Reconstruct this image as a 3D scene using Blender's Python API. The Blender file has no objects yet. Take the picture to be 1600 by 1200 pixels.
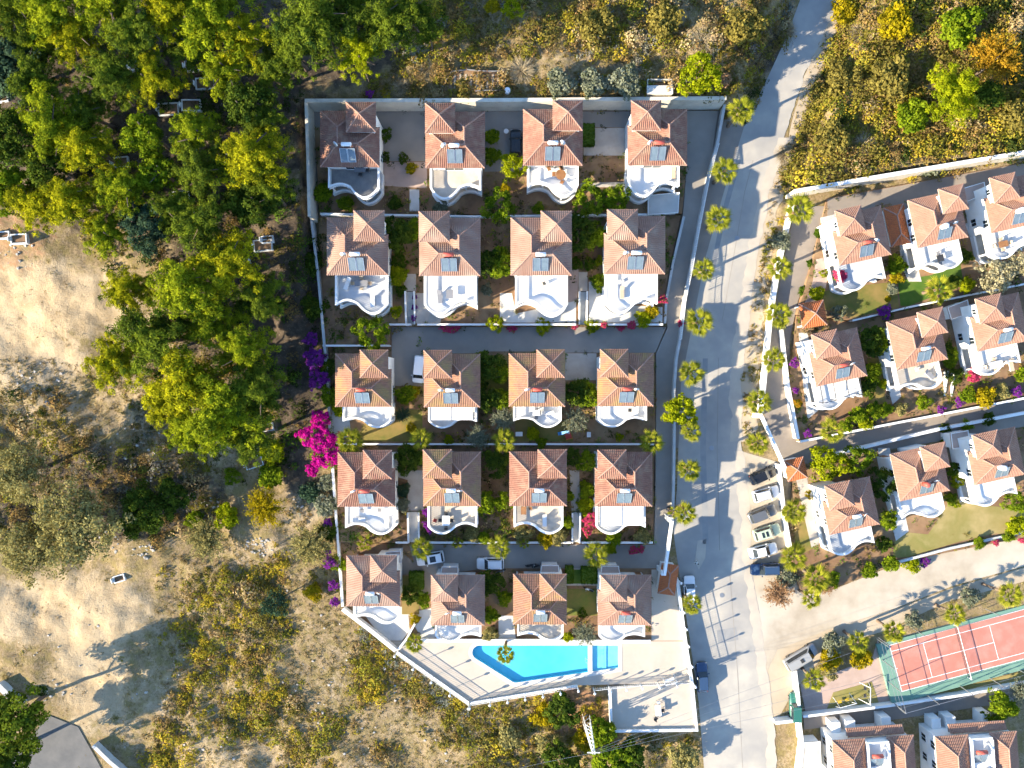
import bpy, math, random
import numpy as np
from mathutils import Vector, geometry

# ------------------------------------------------------------------ camera, sky, sun, exposure
S = bpy.context.scene
COL = S.collection
H = 112.0                      # camera height above the z = 0 datum; 10 photo pixels per metre there
cam = bpy.data.cameras.new('camera'); cam_o = bpy.data.objects.new('camera', cam); COL.objects.link(cam_o)
cam_o.location = (0, 0, H); cam_o.rotation_euler = (0, 0, 0)
cam.sensor_fit = 'HORIZONTAL'; cam.sensor_width = 36.0; cam.lens = 36.0 * H / 160.0
cam.clip_start = 0.5; cam.clip_end = 3000
S.camera = cam_o
SUN_EL, SUN_AZ = math.radians(21.5), math.radians(23.5)      # light travels towards +x, and SUN_AZ up towards +y
to_sun = Vector((-math.cos(SUN_EL) * math.cos(SUN_AZ), -math.cos(SUN_EL) * math.sin(SUN_AZ), math.sin(SUN_EL)))
world = bpy.data.worlds.new('World'); S.world = world; world.use_nodes = True
nt = world.node_tree
sky = nt.nodes.new('ShaderNodeTexSky'); sky.sky_type = 'NISHITA'; sky.sun_disc = False
sky.sun_elevation = SUN_EL; sky.sun_rotation = math.atan2(to_sun.x, to_sun.y) % (2 * math.pi)
sky.air_density = 1.0; sky.dust_density = 0.1; sky.ozone_density = 3.5
nt.links.new(sky.outputs[0], nt.nodes['Background'].inputs[0])
nt.nodes['Background'].inputs[1].default_value = 0.135
sun = bpy.data.lights.new('sun', 'SUN'); sun.energy = 5.0; sun.angle = math.radians(0.5); sun.color = (1.0, 0.87, 0.66)
sun_o = bpy.data.objects.new('sun', sun); COL.objects.link(sun_o)
sun_o.rotation_euler = to_sun.to_track_quat('Z', 'Y').to_euler(); sun_o.location = to_sun * 200
vs = S.view_settings
S.display_settings.display_device = 'sRGB'
vs.view_transform = 'Standard'; vs.look = 'None'; vs.exposure = 1.82; vs.gamma = 1.0; vs.use_curve_mapping = False
S.render.engine = 'CYCLES'
S.cycles.use_denoising = True
S.cycles.max_bounces = 4; S.cycles.diffuse_bounces = 2; S.cycles.glossy_bounces = 2; S.cycles.transmission_bounces = 2; S.cycles.use_adaptive_sampling = True; S.cycles.adaptive_threshold = .04; S.cycles.transparent_max_bounces = 6
S.cycles.caustics_reflective = False; S.cycles.caustics_refractive = False

rnd = random.Random(7)
RNG = np.random.default_rng(11)

# ------------------------------------------------------------------ materials
MATS = {}
def mat(name, c, rough=0.8, c2=None, scale=1.0, detail=5, lo=0.35, hi=0.65, bump=0.0, bscale=None, metal=0.0, spec=0.3, c3=None, scale3=0.15, lo3=.45, hi3=.7, coat=0.0):
    m = bpy.data.materials.new(name); m.use_nodes = True; n = m.node_tree; L = n.links
    b = n.nodes['Principled BSDF']
    b.inputs['Roughness'].default_value = rough; b.inputs['Metallic'].default_value = metal
    b.inputs['Specular IOR Level'].default_value = spec
    if coat: b.inputs['Coat Weight'].default_value = coat; b.inputs['Coat Roughness'].default_value = .08
    b.inputs['Base Color'].default_value = (*c, 1)
    geo = n.nodes.new('ShaderNodeNewGeometry')
    def noise(s, d):
        t = n.nodes.new('ShaderNodeTexNoise'); t.inputs['Scale'].default_value = s; t.inputs['Detail'].default_value = d
        t.inputs['Roughness'].default_value = .62
        L.new(geo.outputs['Position'], t.inputs['Vector']); return t
    def ramp(src, a, z):
        r = n.nodes.new('ShaderNodeMapRange'); r.inputs[1].default_value = a; r.inputs[2].default_value = z
        L.new(src, r.inputs[0]); return r.outputs[0]
    def mix(f, a, z):
        x = n.nodes.new('ShaderNodeMix'); x.data_type = 'RGBA'; L.new(f, x.inputs[0])
        for k, q in ((6, a), (7, z)):
            if isinstance(q, tuple): x.inputs[k].default_value = (*q, 1)
            else: L.new(q, x.inputs[k])
        return x.outputs[2]
    out = None
    if c2:
        out = mix(ramp(noise(scale, detail).outputs[0], lo, hi), c, c2)
    if c3:
        out = mix(ramp(noise(scale3, 4).outputs[0], lo3, hi3), out if out else c, c3)
    if out: L.new(out, b.inputs['Base Color'])
    if bump:
        bp = n.nodes.new('ShaderNodeBump'); bp.inputs['Strength'].default_value = bump; bp.inputs['Distance'].default_value = .05
        L.new(noise(bscale or scale * 4, 6).outputs[0], bp.inputs['Height']); L.new(bp.outputs[0], b.inputs['Normal'])
    MATS[name] = m
    return m

def leafmat(name, ca, cb, trans=0.3):
    """foliage: colour between ca and cb from the leaf's own 'tint' attribute"""
    m = bpy.data.materials.new(name); m.use_nodes = True; n = m.node_tree; L = n.links
    n.nodes.remove(n.nodes['Principled BSDF']); out = n.nodes['Material Output']
    at = n.nodes.new('ShaderNodeAttribute'); at.attribute_name = 'tint'
    x = n.nodes.new('ShaderNodeMix'); x.data_type = 'RGBA'; x.inputs[6].default_value = (*ca, 1); x.inputs[7].default_value = (*cb, 1)
    L.new(at.outputs['Fac'], x.inputs[0])
    d = n.nodes.new('ShaderNodeBsdfDiffuse'); t = n.nodes.new('ShaderNodeBsdfTranslucent')
    ms = n.nodes.new('ShaderNodeMixShader'); ms.inputs[0].default_value = trans
    L.new(x.outputs[2], d.inputs[0]); L.new(x.outputs[2], t.inputs[0])
    L.new(d.outputs[0], ms.inputs[1]); L.new(t.outputs[0], ms.inputs[2]); L.new(ms.outputs[0], out.inputs[0])
    MATS[name] = m
    return m

def colattr_mat(name, trans=0.25):
    """mixed ground cover: each plant's own colour is stored on its leaves"""
    m = bpy.data.materials.new(name); m.use_nodes = True; n = m.node_tree; L = n.links
    n.nodes.remove(n.nodes['Principled BSDF']); out = n.nodes['Material Output']
    at = n.nodes.new('ShaderNodeAttribute'); at.attribute_name = 'leafcol'
    d = n.nodes.new('ShaderNodeBsdfDiffuse'); t = n.nodes.new('ShaderNodeBsdfTranslucent')
    ms = n.nodes.new('ShaderNodeMixShader'); ms.inputs[0].default_value = trans
    L.new(at.outputs[0], d.inputs[0]); L.new(at.outputs[0], t.inputs[0])
    L.new(d.outputs[0], ms.inputs[1]); L.new(t.outputs[0], ms.inputs[2]); L.new(ms.outputs[0], out.inputs[0])
    MATS[name] = m

mat('white', (.80, .79, .76), .7, (.72, .70, .66), .5, 6, .4, .75, .06, 8)
mat('wall_white', (.78, .765, .73), .8, (.66, .64, .59), .6, 6, .45, .8, .05, 6)
mat('wall_cream', (.66, .60, .49), .85, (.50, .45, .37), .35, 7, .4, .75, .1, 3, c3=(.40, .36, .30), scale3=.9, lo3=.55, hi3=.8)
mat('wall_grey', (.50, .50, .48), .85, (.36, .36, .35), .5, 7, .4, .7, .1, 4)
mat('tile', (.285, .145, .102), .88, (.21, .104, .074), 2.2, 5, .3, .7, .0, c3=(.31, .185, .135), scale3=.6, lo3=.45, hi3=.75)
mat('tile_dusty', (.315, .185, .135), .9, (.24, .135, .098), 1.6, 5, .3, .7, .0, c3=(.355, .25, .19), scale3=.4, lo3=.42, hi3=.7)
mat('tile_faded', (.275, .135, .095), .9, (.20, .096, .068), 2.6, 5, .3, .7, .0, c3=(.30, .19, .13), scale3=.9, lo3=.45, hi3=.7)
mat('tile_old', (.31, .17, .115), .9, (.23, .12, .08), 2.2, 5, .3, .7, .0, c3=(.30, .20, .085), scale3=.45, lo3=.46, hi3=.68)
mat('tile_orange', (.345, .185, .125), .88, (.275, .145, .10), 2.2, 4, .3, .7, .0, c3=(.38, .235, .165), scale3=.7, lo3=.5, hi3=.8)
mat('tile_rust', (.46, .15, .05), .85, (.36, .11, .045), 2.5, 4, .3, .7)
mat('mortar', (.36, .215, .16), .9, (.28, .16, .12), 3, 4)
mat('eave', (.42, .32, .27), .8, (.44, .34, .29), 1)
mat('terrace_white', (.76, .74, .70), .75, (.64, .61, .56), .4, 6, .45, .75, .02, 8)
mat('terrace_beige', (.56, .49, .40), .8, (.44, .37, .29), .5, 6, .4, .7)
mat('terrace_dark', (.17, .165, .16), .8, (.23, .22, .205), 1.2, 6)
mat('terrace_grey', (.50, .51, .52), .8, (.40, .41, .42), .6, 6)
mat('asphalt_shaded', (.10, .10, .10), .92, (.14, .135, .13), .4, 6)  # asphalt darkened in its colour to stand for shade
mat('asphalt', (.25, .225, .195), .92, (.31, .275, .235), .25, 7, .35, .7, .05, 12, c3=(.195, .178, .16), scale3=.08)
mat('asphalt_brown', (.26, .22, .18), .92, (.20, .172, .15), .35, 7, .35, .7, .05, 12)
mat('road', (.345, .32, .28), .9, (.43, .39, .325), .3, 9, .38, .68, .08, 9, c3=(.26, .25, .235), scale3=.09, lo3=.40, hi3=.64)
mat('road_patch', (.22, .22, .22), .92, (.28, .275, .26), .6, 7, .35, .7, .05, 12)
mat('road_dust', (.44, .385, .31), .95, (.36, .32, .27), .4, 9, .35, .7, .1, 8)
mat('dirt', (.42, .36, .28), .95, (.31, .26, .195), .3, 8, .35, .7, .25, 3, c3=(.46, .41, .335), scale3=.1)
mat('sand', (.42, .345, .25), .95, (.36, .29, .205), .25, 8, .35, .7, .25, 2.5)
mat('soil', (.23, .13, .068), .95, (.15, .088, .05), .5, 8, .35, .65, .3, 4, c3=(.30, .20, .11), scale3=.2)
mat('lawn', (.10, .125, .022), .95, (.17, .135, .035), .5, 8, .35, .65, .4, 9, c3=(.24, .165, .055), scale3=.22, lo3=.45, hi3=.65)
mat('lawn_dry', (.24, .195, .065), .95, (.17, .165, .04), .4, 8, .35, .65, .35, 9, c3=(.33, .255, .11), scale3=.2, lo3=.45, hi3=.65)
mat('lawn_green', (.055, .12, .012), .95, (.085, .14, .018), .8, 8, .35, .65, .4, 9)
mat('paving', (.43, .39, .34), .85, (.34, .30, .255), .5, 6, .35, .7, .04, 8)
mat('paving_pink', (.42, .31, .255), .85, (.34, .25, .205), .6, 6, .35, .7, .04, 8)
mat('paving_white', (.56, .535, .49), .8, (.46, .435, .39), .6, 6, .4, .7, .03, 8)
mat('deck', (.46, .40, .325), .8, (.41, .35, .28), .4, 6, .35, .7, .02, 8)
mat('concrete', (.50, .50, .47), .85, (.40, .40, .375), .5, 7, .35, .7, .05, 6)
mat('pool_tile', (.10, .52, .66), .5, (.075, .46, .62), .35, 4, .3, .7, c3=(.15, .58, .70), scale3=.12, lo3=.35, hi3=.65)
mat('pool_tile_shallow', (.28, .66, .76), .5, (.24, .62, .73), 1.2, 3)
mat('court_red', (.47, .18, .135), .85, (.41, .155, .115), .25, 6, .35, .7, c3=(.50, .225, .175), scale3=.4)
mat('court_green', (.125, .235, .18), .85, (.16, .28, .215), .3, 6, .35, .7)
mat('paint_white', (.80, .80, .78), .6)
mat('metal_white', (.72, .72, .70), .5)
mat('metal_grey', (.30, .31, .32), .45, metal=.6)
mat('metal_dark', (.04, .04, .042), .5)
mat('solar', (.10, .135, .165), .22, (.13, .17, .20), 1.5, 3, spec=.6)
mat('steel', (.55, .56, .57), .3, metal=.8)
mat('tank_white', (.78, .78, .78), .4)
mat('tank_red', (.42, .085, .06), .5)
mat('glass', (.02, .028, .035), .08, spec=.6)
mat('frame_white', (.72, .72, .70), .5)
mat('bark', (.14, .10, .072), .95, (.085, .06, .045), 3, 5, bump=.4, bscale=9)
mat('palm_bark', (.20, .145, .10), .95, (.13, .095, .07), 5, 4, bump=.5, bscale=12)
mat('wood', (.30, .145, .06), .7, (.22, .10, .04), 2, 4)
mat('fabric_white', (.70, .69, .67), .9)
mat('fabric_grey', (.22, .22, .23), .9)
mat('fabric_beige', (.46, .36, .25), .9)
mat('plastic_blue', (.05, .22, .45), .5)
mat('plastic_red', (.45, .06, .04), .5)
mat('plastic_yellow', (.62, .40, .02), .5)
mat('plastic_orange', (.60, .18, .02), .5)
mat('car_white', (.72, .73, .74), .3, coat=.6)
mat('car_black', (.012, .013, .015), .25, coat=.8)
mat('car_grey', (.155, .16, .165), .3, metal=.4, coat=.6)
mat('car_blue', (.03, .06, .12), .25, coat=.8)
mat('car_green', (.42, .50, .36), .3, coat=.6)
mat('car_teal', (.03, .13, .10), .35, coat=.5)
mat('van_grey', (.30, .30, .295), .4, coat=.4)
mat('tyre', (.018, .018, .019), .85)
mat('rim', (.35, .36, .37), .35, metal=.8)
mat('lamp_glass', (.65, .65, .62), .15)
mat('lamp_red', (.35, .02, .015), .25)
mat('stone', (.46, .43, .38), .9, (.34, .31, .27), 1.5, 5, bump=.3, bscale=5)
mat('marble', (.70, .70, .68), .6, (.55, .55, .53), 1.2, 5)
mat('net', (.03, .035, .04), .9)
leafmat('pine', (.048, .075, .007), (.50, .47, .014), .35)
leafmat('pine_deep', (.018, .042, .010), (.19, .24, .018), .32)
leafmat('teal_leaf', (.020, .045, .026), (.065, .105, .055), .25)
leafmat('green_leaf', (.04, .085, .006), (.25, .31, .014), .34)
leafmat('dark_leaf', (.02, .045, .009), (.10, .135, .014), .28)
leafmat('lime_leaf', (.12, .16, .006), (.38, .40, .010), .36)
leafmat('yellow_leaf', (.16, .13, .008), (.46, .35, .010), .35)
leafmat('orange_leaf', (.22, .12, .014), (.48, .28, .02), .35)
leafmat('olive_leaf', (.095, .11, .06), (.26, .27, .185), .25)
leafmat('khaki_leaf', (.14, .125, .04), (.38, .33, .12), .3)
leafmat('cream_leaf', (.20, .18, .09), (.48, .42, .25), .28)
leafmat('palm_leaf', (.10, .135, .012), (.40, .38, .035), .34)
leafmat('magenta', (.36, .006, .17), (.66, .02, .34), .33)
leafmat('purple', (.12, .018, .19), (.34, .06, .38), .3)
leafmat('pinkred', (.42, .03, .10), (.66, .10, .19), .3)
leafmat('straw', (.26, .20, .115), (.50, .41, .26), .2)
leafmat('hedge', (.028, .062, .006), (.095, .145, .012), .25)
leafmat('rusty_leaf', (.22, .12, .06), (.42, .26, .14), .25)
leafmat('pine_fresh', (.038, .075, .008), (.38, .42, .016), .35)
leafmat('gold_leaf', (.10, .085, .02), (.28, .225, .05), .3)
leafmat('dead_frond', (.16, .10, .05), (.30, .21, .11), .2)
colattr_mat('scrub')

# ------------------------------------------------------------------ photo pixels -> places
def P(px, py, z):
    k = (H - z) / H / 10.0
    return Vector(((px - 800) * k, (600 - py) * k, z))

def smooth(a, b, x):
    t = np.clip((x - a) / (b - a), 0, 1); return t * t * (3 - 2 * t)

NWALL_Y = 41.3            # inner face of the north retaining wall
def terr(x, y):
    """natural ground: a hillside falling towards the bottom of the photo, banked up behind the retaining walls"""
    x = np.asarray(x, float); y = np.asarray(y, float)
    z = 1.5 + .0417 * np.clip(y, -90, 90)
    z = z + 3.3 * smooth(NWALL_Y + .35, NWALL_Y + 1.0, y) * (1 - smooth(-5.0, -1.0, x - (36 + (y - 41) * .45))) * (1 - smooth(90, 140, y) * .5)
    west = (1 - smooth(-31.4, -30.6, x)) * smooth(2, 30, y) * (1 - smooth(NWALL_Y + .35, NWALL_Y + 1.0, y))
    z = z + 3.3 * west
    yl = 28.4 + (x - 41.6) * .17
    z = z + 3.0 * smooth(.5, 1.3, y - yl) * smooth(1.2, 5.5, x - (39 + (y - 28) * .375))
    bump = .16 * np.sin(x * 1.3 + 2 * np.sin(y * .7)) * np.cos(y * 1.1 + np.sin(x * .9)) + .42 * np.sin(x * .31 + 1.2 * np.sin(y * .21)) * np.cos(y * .27 + .6 * np.sin(x * .17)) + .12 * np.sin(x * .9 + y * .5) * np.sin(y * .8 - x * .3)
    wild = np.maximum(1 - smooth(-36, -31, x), np.maximum(smooth(43, 46, y) * (1 - smooth(30, 34, x)), (1 - smooth(-58, -52, y)) * (1 - smooth(24, 28, x))))
    wild = wild * (1 - (1 - smooth(-51, -48, y)) * (1 - smooth(-64, -60, x)))
    far = (1 - smooth(84, 94, np.abs(x))) * (1 - smooth(62, 70, np.abs(y)))
    z = z + bump * wild * 1.3 * far + (1 - far) * 1.2 * np.sin(x * .021 + 1) * np.cos(y * .018) * smooth(70, 160, np.maximum(np.abs(x), np.abs(y)))
    # hollows and mounds of the old quarry floor on the left
    z = z + 1.2 * wild * np.exp(-(((x + 62) / 12) ** 2 + ((y + 14) / 7) ** 2)) - 1.0 * wild * np.exp(-(((x + 66) / 10) ** 2 + ((y - 24) / 6) ** 2))
    return z

def tz(x, y): return float(terr(x, y))

PADS = []                 # (polygon in world xy, z) of every built-up level
def inside(poly, x, y):
    n = len(poly); c = False; j = n - 1
    for i in range(n):
        if (poly[i][1] > y) != (poly[j][1] > y) and x < (poly[j][0] - poly[i][0]) * (y - poly[i][1]) / (poly[j][1] - poly[i][1] + 1e-12) + poly[i][0]: c = not c
        j = i
    return c
def gz(x, y):
    best = None
    for poly, z in PADS:
        if inside(poly, x, y): best = z if best is None else max(best, z)
    return tz(x, y) if best is None else best
def G(px, py, dz=0.0):
    """point on the ground seen at this photo pixel; dz lifts the seen point (crown height) and returns its foot"""
    z = 1.0
    for _ in range(6):
        p = P(px, py, z + dz); z = gz(p.x, p.y)
    p = P(px, py, z + dz); p.z = z
    return p

# ------------------------------------------------------------------ mesh helpers
class MB:
    def __init__(s): s.v = []; s.f = []
    def add(s, vs, fs):
        o = len(s.v); s.v += [tuple(p) for p in vs]; s.f += [tuple(i + o for i in f) for f in fs]; return s
    def bx(s, x0, x1, y0, y1, z0, z1):
        return s.add([(x0, y0, z0), (x1, y0, z0), (x1, y1, z0), (x0, y1, z0), (x0, y0, z1), (x1, y0, z1), (x1, y1, z1), (x0, y1, z1)],
                     [(0, 3, 2, 1), (4, 5, 6, 7), (0, 1, 5, 4), (1, 2, 6, 5), (2, 3, 7, 6), (3, 0, 4, 7)])
    def ob(s, c, half, ang=0.0):
        ca, sa = math.cos(ang), math.sin(ang); hx, hy, hz = half; vs = []
        for z in (-hz, hz):
            for x, y in ((-hx, -hy), (hx, -hy), (hx, hy), (-hx, hy)):
                vs.append((c[0] + x * ca - y * sa, c[1] + x * sa + y * ca, c[2] + z))
        return s.add(vs, [(0, 3, 2, 1), (4, 5, 6, 7), (0, 1, 5, 4), (1, 2, 6, 5), (2, 3, 7, 6), (3, 0, 4, 7)])
    def bar(s, a, b, w, h):
        """box along a-b, w wide, h tall (centred)"""
        a = Vector(a); b = Vector(b); d = b - a; L = d.length
        if L < 1e-6: return s
        d /= L; side = Vector((0, 0, 1)).cross(d)
        if side.length < 1e-4: side = Vector((1, 0, 0))
        side.normalize(); up = d.cross(side); vs = []
        for p in (a, b):
            for i, j in ((-1, -1), (1, -1), (1, 1), (-1, 1)): vs.append(p + side * (w / 2 * i) + up * (h / 2 * j))
        return s.add(vs, [(0, 1, 2, 3), (7, 6, 5, 4), (0, 4, 5, 1), (1, 5, 6, 2), (2, 6, 7, 3), (3, 7, 4, 0)])
    def prism(s, poly, z0, z1, top=None):
        """polygon (xy) extruded; z0/z1 numbers or functions of x, y"""
        n = len(poly); area = sum(poly[i][0] * poly[(i + 1) % n][1] - poly[(i + 1) % n][0] * poly[i][1] for i in range(n))
        if area < 0: poly = poly[::-1]; top = top[::-1] if top else None
        f0 = z0 if callable(z0) else (lambda x, y: z0); f1 = z1 if callable(z1) else (lambda x, y: z1)
        tp = top or poly
        vs = [(x, y, f0(x, y)) for x, y in poly] + [(x, y, f1(x, y)) for x, y in tp]
        return s.add(vs, [tuple(range(n))[::-1], tuple(range(n, 2 * n))] + [(i, (i + 1) % n, n + (i + 1) % n, n + i) for i in range(n)])
    def tube(s, pts, rs, n=8, cap=True):
        pts = [Vector(p) for p in pts]; o = len(s.v); k = len(pts)
        for i, p in enumerate(pts):
            d = (pts[min(i + 1, k - 1)] - pts[max(i - 1, 0)]).normalized()
            a = d.orthogonal().normalized() if abs(d.z) < .9 else Vector((1, 0, 0)); a = (a - d * a.dot(d)).normalized(); b = d.cross(a)
            for j in range(n):
                t = 2 * math.pi * j / n; s.v.append(tuple(p + (a * math.cos(t) + b * math.sin(t)) * rs[i]))
        for i in range(k - 1):
            for j in range(n): s.f.append((o + i * n + j, o + i * n + (j + 1) % n, o + (i + 1) * n + (j + 1) % n, o + (i + 1) * n + j))
        if cap: s.f.append(tuple(o + j for j in range(n))[::-1]); s.f.append(tuple(o + (k - 1) * n + j for j in range(n)))
        return s
    def mirror(s):
        s.v = [(-x, y, z) for x, y, z in s.v]; s.f = [f[::-1] for f in s.f]; return s
    def mesh(s, name, smooth_=False):
        me = bpy.data.meshes.new(name); me.from_pydata(s.v, [], s.f); me.update()
        if smooth_: me.polygons.foreach_set('use_smooth', [True] * len(me.polygons))
        return me

def link(name, data, m=None, parent=None, loc=None, rz=None, scale=None):
    o = bpy.data.objects.new(name, data); COL.objects.link(o)
    if parent: o.parent = parent
    if m is not None and data is not None:
        mm = MATS[m]
        if not data.materials: data.materials.append(mm)
        elif data.materials[0] != mm:
            o.material_slots[0].link = 'OBJECT'; o.material_slots[0].material = mm
    if loc is not None: o.location = loc
    if rz is not None: o.rotation_euler = (0, 0, rz)
    if scale is not None: o.scale = (scale, scale, scale) if isinstance(scale, (int, float)) else scale
    return o
def part(name, mb, m, parent, smooth_=False, **k): return link(name, mb.mesh(name, smooth_), m, parent, **k)
CACHE = {}
def cpart(key, fn, name, m, parent, smooth_=False, **k):
    if key not in CACHE: CACHE[key] = fn().mesh(name, smooth_)
    return link(name, CACHE[key], m, parent, **k)
def tag(o, label, cat, group=None):
    o['label'] = label; o['category'] = cat
    if group: o['group'] = group
    return o
def thing(name, label, cat, loc, rz=0.0, group=None, scale=None):
    return tag(link(name, None, None, None, loc, rz, scale), label, cat, group)
def struct(name, mb, m):
    o = link(name, mb.mesh(name), m); o['kind'] = 'structure'; return o
def px_poly(pts, z): return [tuple(P(x, y, z)[:2]) for x, y in pts]

# ------------------------------------------------------------------ levels and their terraces
LEVELS = [
 ('terrace_top',    3.60, [(489,173),(1073,173),(1073,260),(1066,333),(500,336)]),
 ('terrace_second', 2.90, [(498,337),(1064,337),(1046,420),(1038,470),(1036,509),(918,509),(918,455),(904,455),(904,509),(649,509),(649,455),(633,455),(633,509),(608,509),(608,540),(503,540)]),
 ('terrace_third',  1.90, [(505,510),(1042,510),(1024,552),(1024,694),(516,694)]),
 ('terrace_fourth', 1.20, [(518,695),(1023,695),(1021,848),(907,848),(907,799),(893,799),(893,848),(656,848),(656,799),(637,799),(637,848),(527,848)]),
 ('terrace_fifth',  0.55, [(528,849),(1042,849),(1036,900),(1058,902),(1071,1002),(600,1002),(536,951)]),
 ('right_terrace_top',    3.00, [(1292,310),(1660,243),(1660,430),(1330,500),(1246,491),(1272,400)]),
 ('right_terrace_middle', 2.30, [(1245,493),(1330,503),(1660,433),(1660,612),(1249,690),(1232,600)]),
 ('right_terrace_low',    1.35, [(1240,735),(1660,658),(1660,828),(1395,880),(1300,922),(1252,922),(1232,860)]),
]
DRIVE = [(173,1073,1122,3.62),(260,1073,1110,3.4),(335,1067,1094,3.1),(420,1047,1079,2.7),(470,1039,1069,2.4),(512,1043,1063,2.05),
         (552,1025,1057,1.95),(600,1025,1052,1.93),(694,1025,1052,1.6),(770,1024,1051,1.2),(849,1022,1049,.66),(866,1043,1046,.57)]
for nm, z, pts in LEVELS: PADS.append((px_poly(pts, z), z))
for a, b in zip(DRIVE, DRIVE[1:]):
    q = [P(a[1], a[0], a[3]), P(a[2], a[0], a[3]), P(b[2], b[0], b[3]), P(b[1], b[0], b[3])]
    PADS.append(([tuple(p[:2]) for p in q], (a[3] + b[3]) / 2))
DECK = [(600,1002),(1071,1002),(1081,1066),(902,1071),(764,1093),(733,1098),(619,1017)]
DECK_Z = .55
PADS.append((px_poly(DECK, DECK_Z), DECK_Z))
PLAT = [(952,1074),(1081,1067),(1088,1140),(955,1141)]
PADS.append((px_poly(PLAT, .75), .75))
# tennis court frame: origin at the lower left baseline corner, e along the court, n across it
CZ = .22
c0 = P(1408.8, 1081, CZ); CA = math.radians(15.0)
ce = Vector((math.cos(CA), math.sin(CA), 0)); cn = Vector((-math.sin(CA), math.cos(CA), 0))
def court(u, v, z=CZ): return (c0.x + ce.x * u + cn.x * v, c0.y + ce.y * u + cn.y * v, z)
COURT_PAD = [court(-1.9, -1.6)[:2], court(34, -1.6)[:2], court(34, 8.1)[:2], court(-1.9, 8.1)[:2]]
PADS.append((COURT_PAD, CZ))

# ------------------------------------------------------------------ terrain
def build_terrain():
    def axis(a, fine, far):
        inner = np.arange(-a, a + 1e-6, fine); out = [a + 4, a + 12, a + 30, a + 80, a + 200, far]
        return np.concatenate([-np.array(out[::-1], float), inner, np.array(out, float)])
    xs, ys = axis(90, .75, 900), axis(68, .75, 900)
    X, Y = np.meshgrid(xs, ys); Z = terr(X, Y)
    ins = np.zeros(X.shape, bool)
    for poly, z in PADS:
        x0, x1 = min(p[0] for p in poly), max(p[0] for p in poly); y0, y1 = min(p[1] for p in poly), max(p[1] for p in poly)
        ii = np.where((X >= x0) & (X <= x1) & (Y >= y0) & (Y <= y1))
        for i, j in zip(*ii):
            if inside(poly, X[i, j], Y[i, j]): ins[i, j] = True
    er = ins.copy(); er[1:] &= ins[:-1]; er[:-1] &= ins[1:]; er[:, 1:] &= ins[:, :-1]; er[:, :-1] &= ins[:, 1:]
    Z = np.where(er, Z - 2.6, Z)
    # what the bare soil is: pale sand where vehicles wore it, dark humus under the wood, deepened to paint in tree shade
    px = 800 + X * 10 * H / (H - 1.5); py = 600 - Y * 10 * H / (H - 1.5)
    def blob(cx, cy, rx, ry, p=2.0): return np.clip(1.25 - ((abs(px - cx) / rx) ** p + (abs(py - cy) / ry) ** p), 0, 1)
    sand = np.maximum.reduce([blob(70, 470, 150, 75), blob(190, 480, 40, 70), blob(40, 560, 110, 60), blob(120, 960, 130, 75), blob(130, 1060, 70, 110), blob(30, 960, 110, 60),
                              blob(350, 1190, 120, 60) * .6, blob(250, 1090, 90, 60) * .5, blob(160, 640, 200, 60) * .5, blob(300, 700, 90, 40) * .8, blob(860, 105, 170, 18) * .7, blob(1195, 400, 25, 300), blob(470, 800, 60, 40) * .6, blob(430, 860, 40, 25) * .7,
                              blob(1230, 880, 80, 260) * .8, blob(880, 1110, 60, 40) * .5])
    hum_shade = np.maximum.reduce([blob(250, 160, 330, 260), blob(380, 450, 130, 220), blob(520, 60, 160, 120), blob(470, 560, 50, 300), blob(150, 780, 230, 80), blob(90, 740, 200, 50), blob(200, 90, 330, 150), blob(1180, 90, 60, 40)])  # humus, plus dark areas painted for tree shade, as in the left hollow
    red = np.maximum.reduce([blob(900, 1120, 60, 45), blob(30, 380, 90, 60) * .6, blob(800, 1090, 60, 20) * .6])
    ny, nx = X.shape
    me = bpy.data.meshes.new('ground')
    me.vertices.add(nx * ny); me.vertices.foreach_set('co', np.stack([X, Y, Z], -1).astype(np.float32).ravel())
    idx = np.arange(nx * ny).reshape(ny, nx)
    q = np.stack([idx[:-1, :-1], idx[:-1, 1:], idx[1:, 1:], idx[1:, :-1]], -1).reshape(-1, 4)
    me.loops.add(q.size); me.loops.foreach_set('vertex_index', q.ravel().astype(np.int32))
    me.polygons.add(len(q)); me.polygons.foreach_set('loop_start', np.arange(0, q.size, 4, dtype=np.int32))
    me.update(calc_edges=True); me.validate()
    me.polygons.foreach_set('use_smooth', np.ones(len(q), bool))
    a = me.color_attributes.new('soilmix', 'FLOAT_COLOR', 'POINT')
    a.data.foreach_set('color', np.stack([sand, hum_shade, red, np.ones_like(sand)], -1).astype(np.float32).ravel())
    m = bpy.data.materials.new('hillside'); m.use_nodes = True; n = m.node_tree; L = n.links; b = n.nodes['Principled BSDF']
    b.inputs['Roughness'].default_value = .95; b.inputs['Specular IOR Level'].default_value = .15
    geo = n.nodes.new('ShaderNodeNewGeometry'); at = n.nodes.new('ShaderNodeAttribute'); at.attribute_name = 'soilmix'
    sep = n.nodes.new('ShaderNodeSeparateColor'); L.new(at.outputs[0], sep.inputs[0])
    def noise(s, d, r=.62):
        t = n.nodes.new('ShaderNodeTexNoise'); t.inputs['Scale'].default_value = s; t.inputs['Detail'].default_value = d; t.inputs['Roughness'].default_value = r
        L.new(geo.outputs['Position'], t.inputs['Vector']); return t.outputs[0]
    def rng(src, a, z, c=0, d=1):
        r = n.nodes.new('ShaderNodeMapRange'); r.inputs[1].default_value = a; r.inputs[2].default_value = z; r.inputs[3].default_value = c; r.inputs[4].default_value = d
        L.new(src, r.inputs[0]); return r.outputs[0]
    def math_(op, a, c):
        k = n.nodes.new('ShaderNodeMath'); k.operation = op
        for i, q in enumerate((a, c)):
            if isinstance(q, (int, float)): k.inputs[i].default_value = q
            else: L.new(q, k.inputs[i])
        return k.outputs[0]
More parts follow.
